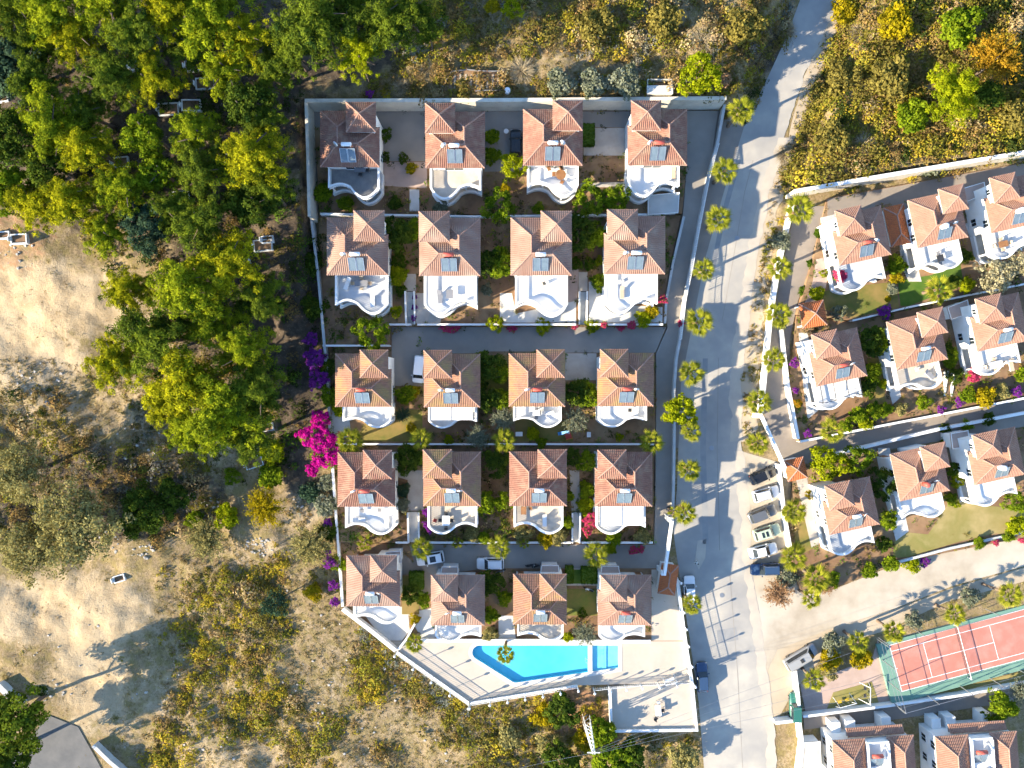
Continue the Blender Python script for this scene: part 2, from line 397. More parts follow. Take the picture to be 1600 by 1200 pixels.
    def mix(f, a, z):
        x = n.nodes.new('ShaderNodeMix'); x.data_type = 'RGBA'; L.new(f, x.inputs[0])
        for k, q in ((6, a), (7, z)):
            if isinstance(q, tuple): x.inputs[k].default_value = (*q, 1)
            else: L.new(q, x.inputs[k])
        return x.outputs[2]
    base = mix(rng(noise(.35, 9), .36, .66), (.32, .235, .135), (.21, .15, .08))
    base = mix(rng(noise(1.6, 8), .5, .72), base, (.13, .10, .06))
    base = mix(rng(noise(.12, 6), .5, .7), base, (.35, .27, .17)); base = mix(rng(noise(.75, 8), .44, .6), base, (.215, .165, .065)); base = mix(rng(noise(3.2, 6), .5, .62), base, (.17, .125, .055))
    sandc = mix(rng(noise(.45, 9), .36, .64), (.45, .34, .205), (.33, .24, .135)); sandc = mix(rng(noise(.13, 7), .45, .65), sandc, (.36, .285, .185)); sandc = mix(rng(noise(2.6, 7), .56, .7), sandc, (.24, .185, .12))
    hum_shade_c = mix(rng(noise(.8, 9), .38, .66), (.055, .042, .03), (.115, .085, .058))  # humus colour darkened to carry the shade between the crowns
    redc = mix(rng(noise(.8, 9), .38, .66), (.34, .19, .095), (.26, .145, .08))
    jit = rng(noise(.55, 8), .3, .7, -.35, .35)
    def edge(ch): return rng(math_('ADD', ch, jit), .35, .75)
    col = mix(edge(sep.outputs[1]), base, hum_shade_c); col = mix(edge(sep.outputs[0]), col, sandc); col = mix(edge(sep.outputs[2]), col, redc)
    peb = rng(noise(5.5, 3), .66, .74); col = mix(peb, col, (.50, .45, .37))
    L.new(col, b.inputs['Base Color'])
    bp = n.nodes.new('ShaderNodeBump'); bp.inputs['Strength'].default_value = .8; bp.inputs['Distance'].default_value = .22
    L.new(math_('ADD', noise(1.1, 9, .7), math_('MULTIPLY', noise(6, 4), .35)), bp.inputs['Height']); L.new(bp.outputs[0], b.inputs['Normal'])
    me.materials.append(m)
    o = bpy.data.objects.new('ground', me); COL.objects.link(o); o['kind'] = 'structure'
build_terrain()

def plane_z(y): return 1.5 + .0417 * y
def on_plane(px, py, off):
    z = 1.0
    for _ in range(6): p = P(px, py, z + off); z = plane_z(p.y)
    p.z = z + off; return p
def sheet(name, pts, m, off=.03, z=None, thick=.25):
    """a paved or planted area: on the natural slope, or at level z"""
    mb = MB()
    q = [on_plane(x, y, off) if z is None else P(x, y, z) for x, y in pts]
    poly = [(p.x, p.y) for p in q]
    if z is None: mb.prism(poly, lambda x, y: plane_z(y) + off - thick, lambda x, y: plane_z(y) + off)
    else: mb.prism(poly, z - thick, z)
    return struct(name, mb, m)
def strip(name, rows, m, off=.05, sub=6, cols=5, rag=(0, 0)):
    """a road given by its edges at photo heights"""
    mb = MB(); rs = []
    for (y0, a0, b0), (y1, a1, b1) in zip(rows, rows[1:]):
        for k in range(sub):
            t = k / sub; rs.append((y0 + (y1 - y0) * t, a0 + (a1 - a0) * t, b0 + (b1 - b0) * t))
    rs.append(rows[-1]); vs = []; jr = random.Random(len(rows) + int(rows[0][1])); ja = jb = 0.0
    for y, a, b in rs:
        ja = .6 * ja + jr.uniform(-1, 1) * rag[0]; jb = .6 * jb + jr.uniform(-1, 1) * rag[1]; a += ja; b += jb
        for c in range(cols + 1):
            p = on_plane(a + (b - a) * c / cols, y, off); vs.append((p.x, p.y, p.z))
    w = cols + 1
    mb.add(vs, [(i * w + c, (i + 1) * w + c, (i + 1) * w + c + 1, i * w + c + 1) for i in range(len(rs) - 1) for c in range(cols)])
    return struct(name, mb, m)

for nm, z, pts in LEVELS:
    mb = MB(); mb.prism(px_poly(pts, z), z - 3.2, z); struct(nm, mb, 'soil')

# roads
strip('main_road', [(-120,1305,1372),(0,1250,1312),(60,1228,1284),(120,1200,1256),(200,1162,1232),(300,1131,1200),(400,1103,1182),(500,1083,1168),(600,1064,1155),(700,1060,1160),
                    (760,1058,1168),(830,1052,1172),(900,1062,1176),(1000,1078,1190),(1100,1092,1205),(1200,1100,1212),(1320,1108,1220)], 'road', .05, 14, 5, (0, 1.6))
sheet('road_verge', [(1122,170),(1165,195),(1133,300),(1105,400),(1085,500),(1066,600),(1062,700),(1054,700),(1054,600),(1064,520),(1080,430),(1100,320)], 'asphalt_brown', .035)
sheet('parking_area', [(1142,700),(1216,722),(1236,862),(1252,928),(1290,928),(1215,1012),(1168,1000),(1158,900)], 'dirt', .04)
strip('dirt_road_edge', [(-20,1318,1340),(120,1256,1278),(215,1232,1262),(300,1200,1222),(400,1182,1205),(500,1168,1192),(600,1156,1184),(690,1158,1180)], 'sand', .035, 16, 3, (1, 3))
sheet('dirt_track', [(1200,935),(1290,926),(1400,882),(1500,856),(1660,815),(1660,868),(1490,915),(1400,950),(1300,982),(1215,1015),(1198,1050),(1178,1050),(1170,960)], 'dirt', .045)
sheet('dirt_track_shoulder', [(1200,1012),(1300,980),(1410,948),(1490,918),(1660,870),(1660,893),(1480,940),(1385,985),(1300,1010),(1240,1080),(1212,1130),(1185,1130),(1185,1040)], 'sand', .025)
sheet('lower_left_road', [(-80,1330),(-30,1240),(20,1180),(76,1118),(122,1136),(150,1186),(190,1262),(200,1330)], 'asphalt_shaded', .12)  # the shade over this road is put into its dark colour
# dusty edges, repairs and covers on the main road
strip('road_dust', [(215,1216,1236),(300,1188,1202),(400,1168,1184),(500,1154,1170),(600,1140,1157),(690,1143,1160)], 'road_dust', .056, 16, 3, (2.6, 1.6))
strip('road_dust', [(705,1146,1161),(800,1156,1171),(900,1164,1177),(1000,1176,1191),(1100,1192,1206),(1200,1200,1213)], 'road_dust', .056, 16, 3, (2.6, 1.6))
strip('road_patch', [(560,1098,1106),(700,1094,1103),(850,1098,1107)], 'road_patch', .058)
strip('road_patch', [(250,1150,1158),(330,1128,1136),(430,1108,1115)], 'road_patch', .058)
for rows in ([(250,1176,1177),(300,1163,1164),(400,1146,1147),(500,1128,1129)], [(560,1122,1123),(700,1120,1121),(860,1124,1125)], [(900,1140,1141),(1050,1152,1153),(1200,1160,1161)]): strip('road_seam', rows, 'asphalt', .06, cols=1)
sheet('road_patch', [(1090,845),(1104,842),(1102,872),(1092,890),(1086,878)], 'road_dust', .058, thick=.02)
sheet('road_patch', [(1120,985),(1150,980),(1154,1000),(1122,1006)], 'road_patch', .058, thick=.02)
# drive along the east side of the estate
mb = MB(); vs = []
for y, a, b, z in DRIVE:
    for x in (a, b): p = P(x, y, z + .006); vs += [(p.x, p.y, p.z), (p.x, p.y, p.z - 1.6)]
fs = []
for i in range(len(DRIVE) - 1):
    o = i * 4; fs += [(o, o + 4, o + 6, o + 2), (o, o + 1, o + 5, o + 4), (o + 2, o + 6, o + 7, o + 3)]
mb.add(vs, fs); struct('estate_drive', mb, 'asphalt')
Z1, Z2, Z3, Z4, Z5 = 3.6, 2.9, 1.9, 1.2, .55
e = .008
FLATN = [0]; PAVED = []
def flat(name, pts, m, z):
    FLATN[0] += 1; zz = z + e + .0015 * (FLATN[0] % 14); PAVED.append(px_poly(pts, zz))
    return sheet(name, pts, m, z=zz, thick=.2)
flat('driveway', [(490,174),(1072,174),(1072,199),(910,199),(818,199),(818,268),(757,268),(757,199),(666,199),(666,252),(594,252),(594,199),(490,199)], 'asphalt', Z1)
flat('paved_yard', [(596,253),(667,253),(667,294),(598,290)], 'paving_pink', Z1)
flat('paved_yard', [(922,200),(979,200),(979,243),(912,243),(912,228),(922,228)], 'paving', Z1)
flat('paved_yard', [(784,200),(817,200),(817,250),(800,250)], 'asphalt_brown', Z1 + e)
flat('garden_path', [(640,296),(655,296),(655,330),(640,330)], 'paving_white', Z1)
flat('garden_path', [(907,286),(978,284),(978,292),(907,293)], 'paving', Z1)
flat('driveway', [(612,511),(1041,511),(1024,551),(882,551),(880,549),(750,549),(748,552),(664,552),(660,603),(612,603)], 'asphalt', Z3)
flat('paved_yard', [(884,552),(932,552),(932,594),(882,594)], 'paving', Z3)
flat('garden_path', [(630,428),(650,428),(650,455),(632,455)], 'paving', Z2)
flat('garden_path', [(904,425),(918,425),(918,455),(904,455)], 'paving', Z2)
flat('paved_yard', [(893,421),(904,421),(902,470),(888,490),(885,430)], 'paving_pink', Z2)
flat('paved_yard', [(781,458),(800,458),(806,490),(900,470),(900,504),(781,504)], 'paving_white', Z2)
flat('paved_yard', [(920,440),(944,440),(950,475),(1035,480),(1035,504),(920,504)], 'paving_white', Z2)
flat('paved_yard', [(650,458),(668,458),(690,490),(688,505),(650,505)], 'paving', Z2)
flat('lawn', [(610,402),(632,402),(632,460),(610,460)], 'lawn', Z2)
flat('lawn', [(612,640),(660,640),(660,690),(560,690),(566,664)], 'lawn', Z3)
flat('lawn', [(750,555),(796,555),(796,640),(750,640)], 'lawn', Z3)
flat('lawn', [(805,650),(895,660),(895,690),(805,690)], 'lawn', Z3)
flat('paved_yard', [(518,640),(545,640),(548,680),(528,688),(516,670)], 'concrete', Z3)
flat('garden_path', [(620,735),(662,735),(662,797),(655,798),(637,798),(637,750),(620,745)], 'paving', Z4)
flat('garden_path', [(890,735),(905,735),(907,798),(893,798)], 'paving', Z4)
flat('driveway', [(640,851),(1041,851),(1037,888),(885,888),(757,888),(676,900),(650,892)], 'asphalt', Z5)
flat('driveway', [(628,862),(648,880),(676,898),(674,928),(655,928),(650,898),(628,898)], 'asphalt_brown', Z5)
flat('garden_path', [(884,888),(935,888),(935,915),(884,915)], 'paving', Z5)
flat('hedge_bed', [(893,890),(935,890),(935,912),(893,912)], 'lawn_green', Z5 + e)
flat('lawn', [(884,920),(934,920),(934,962),(884,962)], 'lawn', Z5)
flat('lawn', [(628,900),(655,900),(655,960),(628,960)], 'lawn', Z5)
flat('paved_yard', [(637,958),(676,950),(680,1000),(660,1000)], 'paving_white', Z5)
flat('paved_yard', [(560,948),(637,948),(640,985),(628,1001),(600,1001)], 'paving_white', Z5)
flat('paved_yard', [(779,962),(802,962),(806,1000),(779,1000)], 'paving_white', Z5)
flat('paved_yard', [(1018,890),(1036,890),(1036,902),(1057,904),(1070,1001),(1018,1001)], 'deck', Z5)
# right estate
sheet('estate_road', [(1243,322),(1292,322),(1272,400),(1247,470),(1234,530),(1234,600),(1249,690),(1660,613),(1660,656),(1240,728),(1205,700),(1193,640),(1196,590),(1210,490),(1224,410)], 'asphalt_brown', .06)
ZR1, ZR2, ZR3 = 3.0, 2.3, 1.35
flat('driveway', [(1293,311),(1660,244),(1660,275),(1540,300),(1400,330),(1395,335),(1390,318),(1293,340)], 'asphalt_brown', ZR1)
flat('lawn', [(1310,450),(1400,440),(1405,480),(1330,497),(1280,480),(1288,455)], 'lawn', ZR1)
flat('lawn', [(1403,438),(1455,430),(1500,410),(1506,445),(1420,478),(1407,478)], 'lawn_green', ZR1)
flat('garden_path', [(1275,405),(1300,400),(1290,450),(1262,485),(1255,480),(1270,440)], 'paving_pink', ZR1)
flat('paved_yard', [(1283,340),(1304,335),(1312,420),(1298,440),(1287,400)], 'paving_white', ZR1)
flat('paved_yard', [(1405,380),(1424,375),(1440,440),(1420,440),(1408,415)], 'paving_white', ZR1)
flat('paved_yard', [(1508,350),(1545,330),(1556,400),(1530,415)], 'paving_white', ZR1)
flat('paved_yard', [(1500,295),(1536,285),(1540,310),(1508,325)], 'paving_pink', ZR1)
flat('paved_yard', [(1248,520),(1262,520),(1280,640),(1262,655),(1255,600)], 'paving_white', ZR2)
flat('paved_yard', [(1378,520),(1390,515),(1408,620),(1395,632),(1380,580)], 'paving_white', ZR2)
flat('paved_yard', [(1478,480),(1512,468),(1516,490),(1486,500)], 'paving_pink', ZR2)
flat('paved_yard', [(1488,505),(1515,500),(1530,575),(1505,580)], 'paving_white', ZR2)
flat('lawn', [(1355,560),(1378,560),(1385,640),(1360,648)], 'lawn', ZR2)
flat('lawn', [(1400,830),(1450,835),(1480,790),(1500,775),(1570,800),(1570,830),(1500,846),(1420,870),(1395,872)], 'lawn_dry', ZR3)
flat('lawn', [(1480,785),(1660,800),(1660,826),(1565,835),(1480,815)], 'lawn_dry', ZR3 + e)
flat('lawn', [(1236,790),(1270,800),(1275,855),(1245,870)], 'lawn', ZR3)
flat('garden_path', [(1243,745),(1260,742),(1270,790),(1280,850),(1268,856),(1255,800)], 'paving', ZR3)
flat('paved_yard', [(1372,700),(1390,700),(1420,830),(1400,845),(1380,770)], 'paving_white', ZR3)
flat('paved_yard', [(1482,676),(1512,668),(1515,722),(1492,728)], 'paving_pink', ZR3)
flat('paved_yard', [(1490,730),(1513,724),(1530,780),(1500,785)], 'paving_white', ZR3)

# ------------------------------------------------------------------ pool and its deck
def arc(cx, cy, r, a0, a1, n=8): return [(cx + r * math.cos(math.radians(a0 + (a1 - a0) * i / n)), cy + r * math.sin(math.radians(a0 + (a1 - a0) * i / n))) for i in range(n + 1)]
POOL = arc(749, 1019.5, 11, 128, 268, 8) + [(918.5, 1008.5), (918.5, 1050)] + arc(806, 1056, 10.5, 82, 128, 5)
KIDS = [(925.5, 1008.5), (966, 1008.5), (966, 1043), (925.5, 1049)]
pool_w, kids_w, deck_w = px_poly(POOL, DECK_Z), px_poly(KIDS, DECK_Z), px_poly(DECK, DECK_Z)
def holed(name, outer, holes, z, depth, m):
    loops = [[Vector((x, y, 0)) for x, y in l] for l in [outer] + holes]; flatv = [v for l in loops for v in l]
    tris = geometry.tessellate_polygon(loops); mb = MB()
    fs = []
    for t in tris:
        a, b, c = (flatv[i] for i in t)
        fs.append(t if (b - a).cross(c - a).z > 0 else t[::-1])
    mb.add([(v.x, v.y, z) for v in flatv], fs)
    n = len(outer); mb.add([(x, y, z) for x, y in outer] + [(x, y, z - depth) for x, y in outer], [(i, (i + 1) % n, n + (i + 1) % n, n + i) for i in range(n)])
    return struct(name, mb, m)
def outset(poly, d):
    n = len(poly); A = sum(poly[i][0] * poly[(i + 1) % n][1] - poly[(i + 1) % n][0] * poly[i][1] for i in range(n)); sg = 1 if A > 0 else -1; out = []
    for i in range(n):
        p, a, b = Vector(poly[i]), Vector(poly[i - 1]), Vector(poly[(i + 1) % n])
        d1, d2 = (p - a).normalized(), (b - p).normalized()
        n1, n2 = Vector((d1.y, -d1.x)) * sg, Vector((d2.y, -d2.x)) * sg
        m = (n1 + n2).normalized(); k = d / max(.5, m.dot(n1)); out.append((p.x + m.x * k, p.y + m.y * k))
    return out
both = px_poly(arc(749, 1019.5, 17, 128, 268, 8) + [(972, 1002.6), (972, 1049)] + [(960, 1051), (925, 1056)] + arc(806, 1056, 17, 82, 128, 5), DECK_Z)
holed('pool_deck', deck_w, [outset(both, -.02)], DECK_Z, 2.2, 'deck')
holed('pool_coping', both, [pool_w, kids_w], DECK_Z + .03, .3, 'paving_white')
def basin(name, poly, depth, m):
    n = len(poly); z = DECK_Z + .028; mb = MB()
    A = sum(poly[i][0] * poly[(i + 1) % n][1] - poly[(i + 1) % n][0] * poly[i][1] for i in range(n))
    if A < 0: poly = poly[::-1]
    mb.add([(x, y, z) for x, y in poly] + [(x, y, z - depth) for x, y in poly], [tuple(range(n, 2 * n))] + [(i, n + i, n + (i + 1) % n, (i + 1) % n) for i in range(n)])
    return struct(name, mb, m)
basin('pool_basin', pool_w, .62, 'pool_tile'); basin('paddling_pool_basin', kids_w, .36, 'pool_tile_shallow')
wm = bpy.data.materials.new('water'); wm.use_nodes = True; n_ = wm.node_tree; n_.nodes.remove(n_.nodes['Principled BSDF'])
tr = n_.nodes.new('ShaderNodeBsdfTransparent'); tr.inputs[0].default_value = (.80, .97, 1, 1)
gl = n_.nodes.new('ShaderNodeBsdfGlossy'); gl.inputs['Roughness'].default_value = .02
fr = n_.nodes.new('ShaderNodeValue'); fr.outputs[0].default_value = .05
tn = n_.nodes.new('ShaderNodeTexNoise'); tn.inputs['Scale'].default_value = 1.6; tn.inputs['Detail'].default_value = 3
gp = n_.nodes.new('ShaderNodeNewGeometry'); n_.links.new(gp.outputs['Position'], tn.inputs['Vector'])
bp_ = n_.nodes.new('ShaderNodeBump'); bp_.inputs['Strength'].default_value = .15; bp_.inputs['Distance'].default_value = .05
n_.links.new(tn.outputs[0], bp_.inputs['Height']); n_.links.new(bp_.outputs[0], gl.inputs['Normal'])
mx = n_.nodes.new('ShaderNodeMixShader'); n_.links.new(fr.outputs[0], mx.inputs[0]); n_.links.new(tr.outputs[0], mx.inputs[1]); n_.links.new(gl.outputs[0], mx.inputs[2])
n_.links.new(mx.outputs[0], n_.nodes['Material Output'].inputs[0]); MATS['water'] = wm
for nm, poly, lv in (('pool_water', pool_w, -.10), ('paddling_pool_water', kids_w, -.08)):
    mb = MB(); pts = outset(poly, -.004); A = sum(pts[i][0] * pts[(i + 1) % len(pts)][1] - pts[(i + 1) % len(pts)][0] * pts[i][1] for i in range(len(pts)))
    if A < 0: pts = pts[::-1]
    mb.add([(x, y, DECK_Z + lv) for x, y in pts], [tuple(range(len(pts)))]); struct(nm, mb, 'water')
for k_, xk in enumerate((941, 944.5)):
    a_, b_ = P(xk, 1008.8, DECK_Z), P(xk + 3, 1046, DECK_Z); mb = MB(); mb.bx(a_.x, a_.x + .3, b_.y, a_.y, DECK_Z - .32, DECK_Z - .24 + .03 * k_); struct('pool_step', mb, 'pool_tile_shallow')
mb = MB(); mb.prism(px_poly(PLAT, .75), -2.2, .75); struct('lower_terrace', mb, 'deck')

# ------------------------------------------------------------------ tennis court
mb = MB(); mb.prism(COURT_PAD, CZ - 1.6, CZ); struct('court_surround', mb, 'court_green')
mb = MB(); mb.prism([court(0, 0)[:2], court(22.5, 0)[:2], court(22.5, 7.55)[:2], court(0, 7.55)[:2]], CZ - .1, CZ + .006); struct('court_surface', mb, 'court_red')
def line(u0, v0, u1, v1):
    w = .04; z = CZ + .011
    if abs(u1 - u0) < 1e-6: q = [court(u0 - w, v0), court(u0 + w, v0), court(u0 + w, v1), court(u0 - w, v1)]
    else: q = [court(u0, v0 - w), court(u1, v0 - w), court(u1, v0 + w), court(u0, v0 + w)]
    mb = MB(); mb.add([(x, y, z) for x, y, _ in q], [(0, 1, 2, 3)]); struct('court_line', mb, 'paint_white')
for v in (.05, 7.5): line(.1, v, 22.4, v)
for u in (.05, 22.45): line(u, 0, u, 7.55)
for v in (.95, 6.5): line(.1, v, 22.4, v)
for u in (5.2, 15.9): line(u, 1.0, u, 6.45)
line(5.25, 3.72, 15.85, 3.72); line(.1, 3.72, .35, 3.72)

# ------------------------------------------------------------------ tiled roofs
CW, TL = .275, .42
def tiles(poly, a, b, mb=None):
    """barrel tiles over a planar roof slope; a-b is the eave direction (slope rises to its left)"""
    mb = mb or MB()
    poly = [Vector(p) for p in poly]; a = Vector(a); b = Vector(b)
    u = (b - a).normalized(); nrm = None
    for i in range(1, len(poly) - 1):
        c = (poly[i] - poly[0]).cross(poly[i + 1] - poly[0])
        if c.length > 1e-6: nrm = c.normalized(); break
    if nrm.z < 0: nrm = -nrm
    v = nrm.cross(u)
    P2 = [((p - a).dot(u), (p - a).dot(v)) for p in poly]
    u0, u1 = min(p[0] for p in P2), max(p[0] for p in P2); vmax = max(p[1] for p in P2)
    def span(x):
        x = min(max(x, u0 + 1e-4), u1 - 1e-4); hs = []
        for i in range(len(P2)):
            (xa, ya), (xb, yb) = P2[i], P2[(i + 1) % len(P2)]
            if (xa - x) * (xb - x) <= 0 and abs(xa - xb) > 1e-9: hs.append(ya + (yb - ya) * (x - xa) / (xb - xa))
        return (min(hs), max(hs)) if hs else (0, 0)
    n = max(1, round((u1 - u0) / CW)); cw = (u1 - u0) / n
    us, hs = [], []
    for i in range(n):
        for f, h in ((0, .0), (.3, .012), (.48, .066), (.82, .066)): us.append(u0 + (i + f) * cw); hs.append(h)
    us.append(u1); hs.append(0)
    sp = [span(x) for x in us]; rows = int(math.ceil(vmax / TL)); prev = None
    for k in range(rows):
        lo = [min(max(k * TL, s[0]), s[1]) for s in sp]; hi = [min(max((k + 1) * TL, s[0]), s[1]) for s in sp]
        o = len(mb.v)
        for x, q, h in zip(us, lo, hs): mb.v.append(tuple(a + u * x + v * q + nrm * (h + .05)))
        for x, q, h in zip(us, hi, hs): mb.v.append(tuple(a + u * x + v * q + nrm * (h + .005)))
        m = len(us)
        for j in range(m - 1):
            live = hi[j] - lo[j] > 1e-4 or hi[j + 1] - lo[j + 1] > 1e-4
            if live:
                mb.f.append((o + j, o + j + 1, o + m + j + 1, o + m + j))
                if prev is not None: mb.f.append((prev + m + j, prev + m + j + 1, o + j + 1, o + j))
        prev = o
    return mb
def caps(lines, r=.13):
    mb = MB()
    for a, b in lines:
        a = Vector(a); b = Vector(b); n = max(1, int((b - a).length / .45))
        for i in range(n):
            p, q = a + (b - a) * (i / n), a + (b - a) * ((i + 1.06) / n); up = Vector((0, 0, .05))
            mb.tube([p + up, q + up], [r, r * .82], 6)
    return mb

# ------------------------------------------------------------------ the villa, drawn with its tower on the left (west); mirrored for the other hand
VW, VD, EZ, RW = 8.4, 7.95, 5.8, 2.8
RZ = EZ + RW * math.tan(math.radians(30))
X0, X1, Y0, Y1 = -VW / 2, VW / 2, -VD / 2, VD / 2
TX0, TX1, TY1 = X0 + .18, X0 + 4.3, Y1 + .5
TY0 = TY1 - 4.12; TEZ = 7.65; TAZ = TEZ + 2.06 * math.tan(math.radians(33))
TC = ((TX0 + TX1) / 2, (TY0 + TY1) / 2, TAZ)
r0, r1, r2 = (X0 + RW, Y0 + RW, RZ), (X1 - RW, Y0 + RW, RZ), (X1 - RW, Y1 - RW, RZ)
SW, SE, NE = (X0, Y0, EZ), (X1, Y0, EZ), (X1, Y1, EZ)
NV, VV, NW = (X1 - 2 * RW, Y1, EZ), (X1 - 2 * RW, Y0 + 2 * RW, EZ), (X0, Y0 + 2 * RW, EZ)
MAIN_SLOPES = {'south': ([SW, SE, r1, r0], SW, SE), 'east': ([SE, NE, r2, r1], SE, NE), 'north': ([NE, NV, r2], NE, NV),
               'wing_west': ([NV, VV, r1, r2], NV, VV), 'north_low': ([VV, NW, r0, r1], VV, NW), 'west': ([NW, SW, r0], NW, SW)}
ta, tb, tc, td = (TX0, TY0, TEZ), (TX1, TY0, TEZ), (TX1, TY1, TEZ), (TX0, TY1, TEZ)
TOWER_SLOPES = {'south': ([ta, tb, TC], ta, tb), 'east': ([tb, tc, TC], tb, tc), 'north': ([tc, td, TC], tc, td), 'west': ([td, ta, TC], td, ta)}

def hand(fn, right):
    def g():
        mb = fn(); return mb.mirror() if right else mb
    return g
def wall_mb():
    mb = MB()
    mb.prism([(X0 + .5, Y0 + .5), (X1 - .5, Y0 + .5), (X1 - .5, Y1 - 1.1), (X1 - 5.1, Y1 - 1.1), (X1 - 5.1, Y0 + 5.1), (X0 + .5, Y0 + 5.1)], -1.2, EZ - .16)
    return mb
def eave_mb():
    return MB().prism([(X0, Y0), (X1, Y0), (X1, Y1), (X1 - 2 * RW, Y1), (X1 - 2 * RW, Y0 + 2 * RW), (X0, Y0 + 2 * RW)], EZ - .15, EZ)
def tower_mb(): return MB().bx(TX0 + .35, TX1 - .35, TY0 + .33, TY1 - .95, -1.2, TEZ - .14)
def tower_eave_mb(): return MB().bx(TX0, TX1, TY0, TY1, TEZ - .15, TEZ)
def scurve(d, bulge, dip, n=26, xa=X0 + .5, xb=X1 - .75):
    pts = []
    for i in range(n + 1):
        t = i / n
        k = bulge * math.sin(math.pi * min(1, t / .56)) ** .8 if t < .56 else -dip * math.sin(math.pi * (t - .56) / .44)
        pts.append((xa + (xb - xa) * t, Y0 - d - k))
    return pts
def ribbon(mb, pts, w, z0, z1):
    pts = [Vector(p[:2]) for p in pts]; n = len(pts); L, R = [], []
    for i, p in enumerate(pts):
        d1 = (p - pts[i - 1]).normalized() if i else (pts[1] - p).normalized(); d2 = (pts[i + 1] - p).normalized() if i < n - 1 else d1
        n1, n2 = Vector((-d1.y, d1.x)), Vector((-d2.y, d2.x)); m = (n1 + n2)
        m = m.normalized() if m.length > 1e-4 else n1; k = w / 2 / max(.4, m.dot(n1)); L.append(p + m * k); R.append(p - m * k)
    f0 = z0 if callable(z0) else (lambda i: z0); f1 = z1 if callable(z1) else (lambda i: z1); vs = []
    for i in range(n): vs += [(L[i].x, L[i].y, f0(i)), (R[i].x, R[i].y, f0(i)), (R[i].x, R[i].y, f1(i)), (L[i].x, L[i].y, f1(i))]
    fs = [(0, 1, 2, 3), tuple(4 * (n - 1) + k for k in (3, 2, 1, 0))]
    for i in range(n - 1):
        a, b = 4 * i, 4 * i + 4
        for k in range(4): fs.append((a + (k + 1) % 4, a + k, b + k, b + (k + 1) % 4))
    return mb.add(vs, fs)
def along(pts, step):
    out = []; carry = 0.0
    for a, b in zip(pts, pts[1:]):
        a, b = Vector(a[:2]), Vector(b[:2]); L = (b - a).length; s = carry
        while s < L: out.append((a + (b - a) * (s / L), math.atan2(b.y - a.y, b.x - a.x))); s += step
        carry = s - L
    return out
FZ = 3.05                    # terrace floor
def rim(ter):
    c = scurve(*ter); return [(c[0][0], Y0 + .45)] + c + [(c[-1][0], Y0 + .45)]
def terrace_mb(ter):
    c = scurve(*ter); return MB().prism([(c[-1][0], Y0 + .48), (c[0][0], Y0 + .48)] + c, FZ - .28, FZ)
def under_mb(ter):
    """ground floor porch below the terrace: low front wall and its columns"""
    mb = MB(); c = scurve(*ter); pts = [(x, y - .12) for x, y in c]
    ribbon(mb, [(pts[0][0], Y0 + .45)] + pts + [(pts[-1][0], Y0 + .45)], .3, -1.0, .95)
    for i in (0, 8, 18, 26): mb.tube([(c[i][0] + (.2 if i == 0 else -.2 if i == 26 else 0), c[i][1] + .25, .9), (c[i][0] + (.2 if i == 0 else -.2 if i == 26 else 0), c[i][1] + .25, FZ - .27)], [.17, .17], 8)
    return mb
def porch_floor_mb(ter):
    c = scurve(*ter); return MB().prism([(c[-1][0], Y0 + .47), (c[0][0], Y0 + .47)] + [(x, y - .1) for x, y in c], -.9, .1)
def bal_mb(ter):
    mb = MB(); pts = rim(ter)
    for p, a in along(pts, .30): mb.ob((p.x, p.y, FZ + .46), (.05, .05, .37), a)
    return mb
def bal_rail_mb(ter): mb = MB(); ribbon(mb, rim(ter), .27, FZ + .83, FZ + .95); return mb
def bal_base_mb(ter): mb = MB(); ribbon(mb, rim(ter), .26, FZ + .004, FZ + .1); return mb
def window_mb(w=1.1, h=1.2):
    mb = MB(); t = .07
    mb.bx(-w / 2 - t, w / 2 + t, -.06, .05, h / 2, h / 2 + t); mb.bx(-w / 2 - t, w / 2 + t, -.09, .05, -h / 2 - t, -h / 2)
    mb.bx(-w / 2 - t, -w / 2, -.055, .05, -h / 2, h / 2); mb.bx(w / 2, w / 2 + t, -.055, .05, -h / 2, h / 2); mb.bx(-.03, .03, -.045, .05, -h / 2, h / 2)
    return mb
def pane_mb(w=1.1, h=1.2): return MB().bx(-w / 2, w / 2, -.02, .03, -h / 2, h / 2)
def add_window(par, loc, rz, w=1.1, h=1.2, name='window'):
    o = cpart(('win', w, h), lambda: window_mb(w, h), name, 'frame_white', par, loc=loc, rz=rz)
    cpart(('pane', w, h), lambda: pane_mb(w, h), 'pane', 'glass', o)
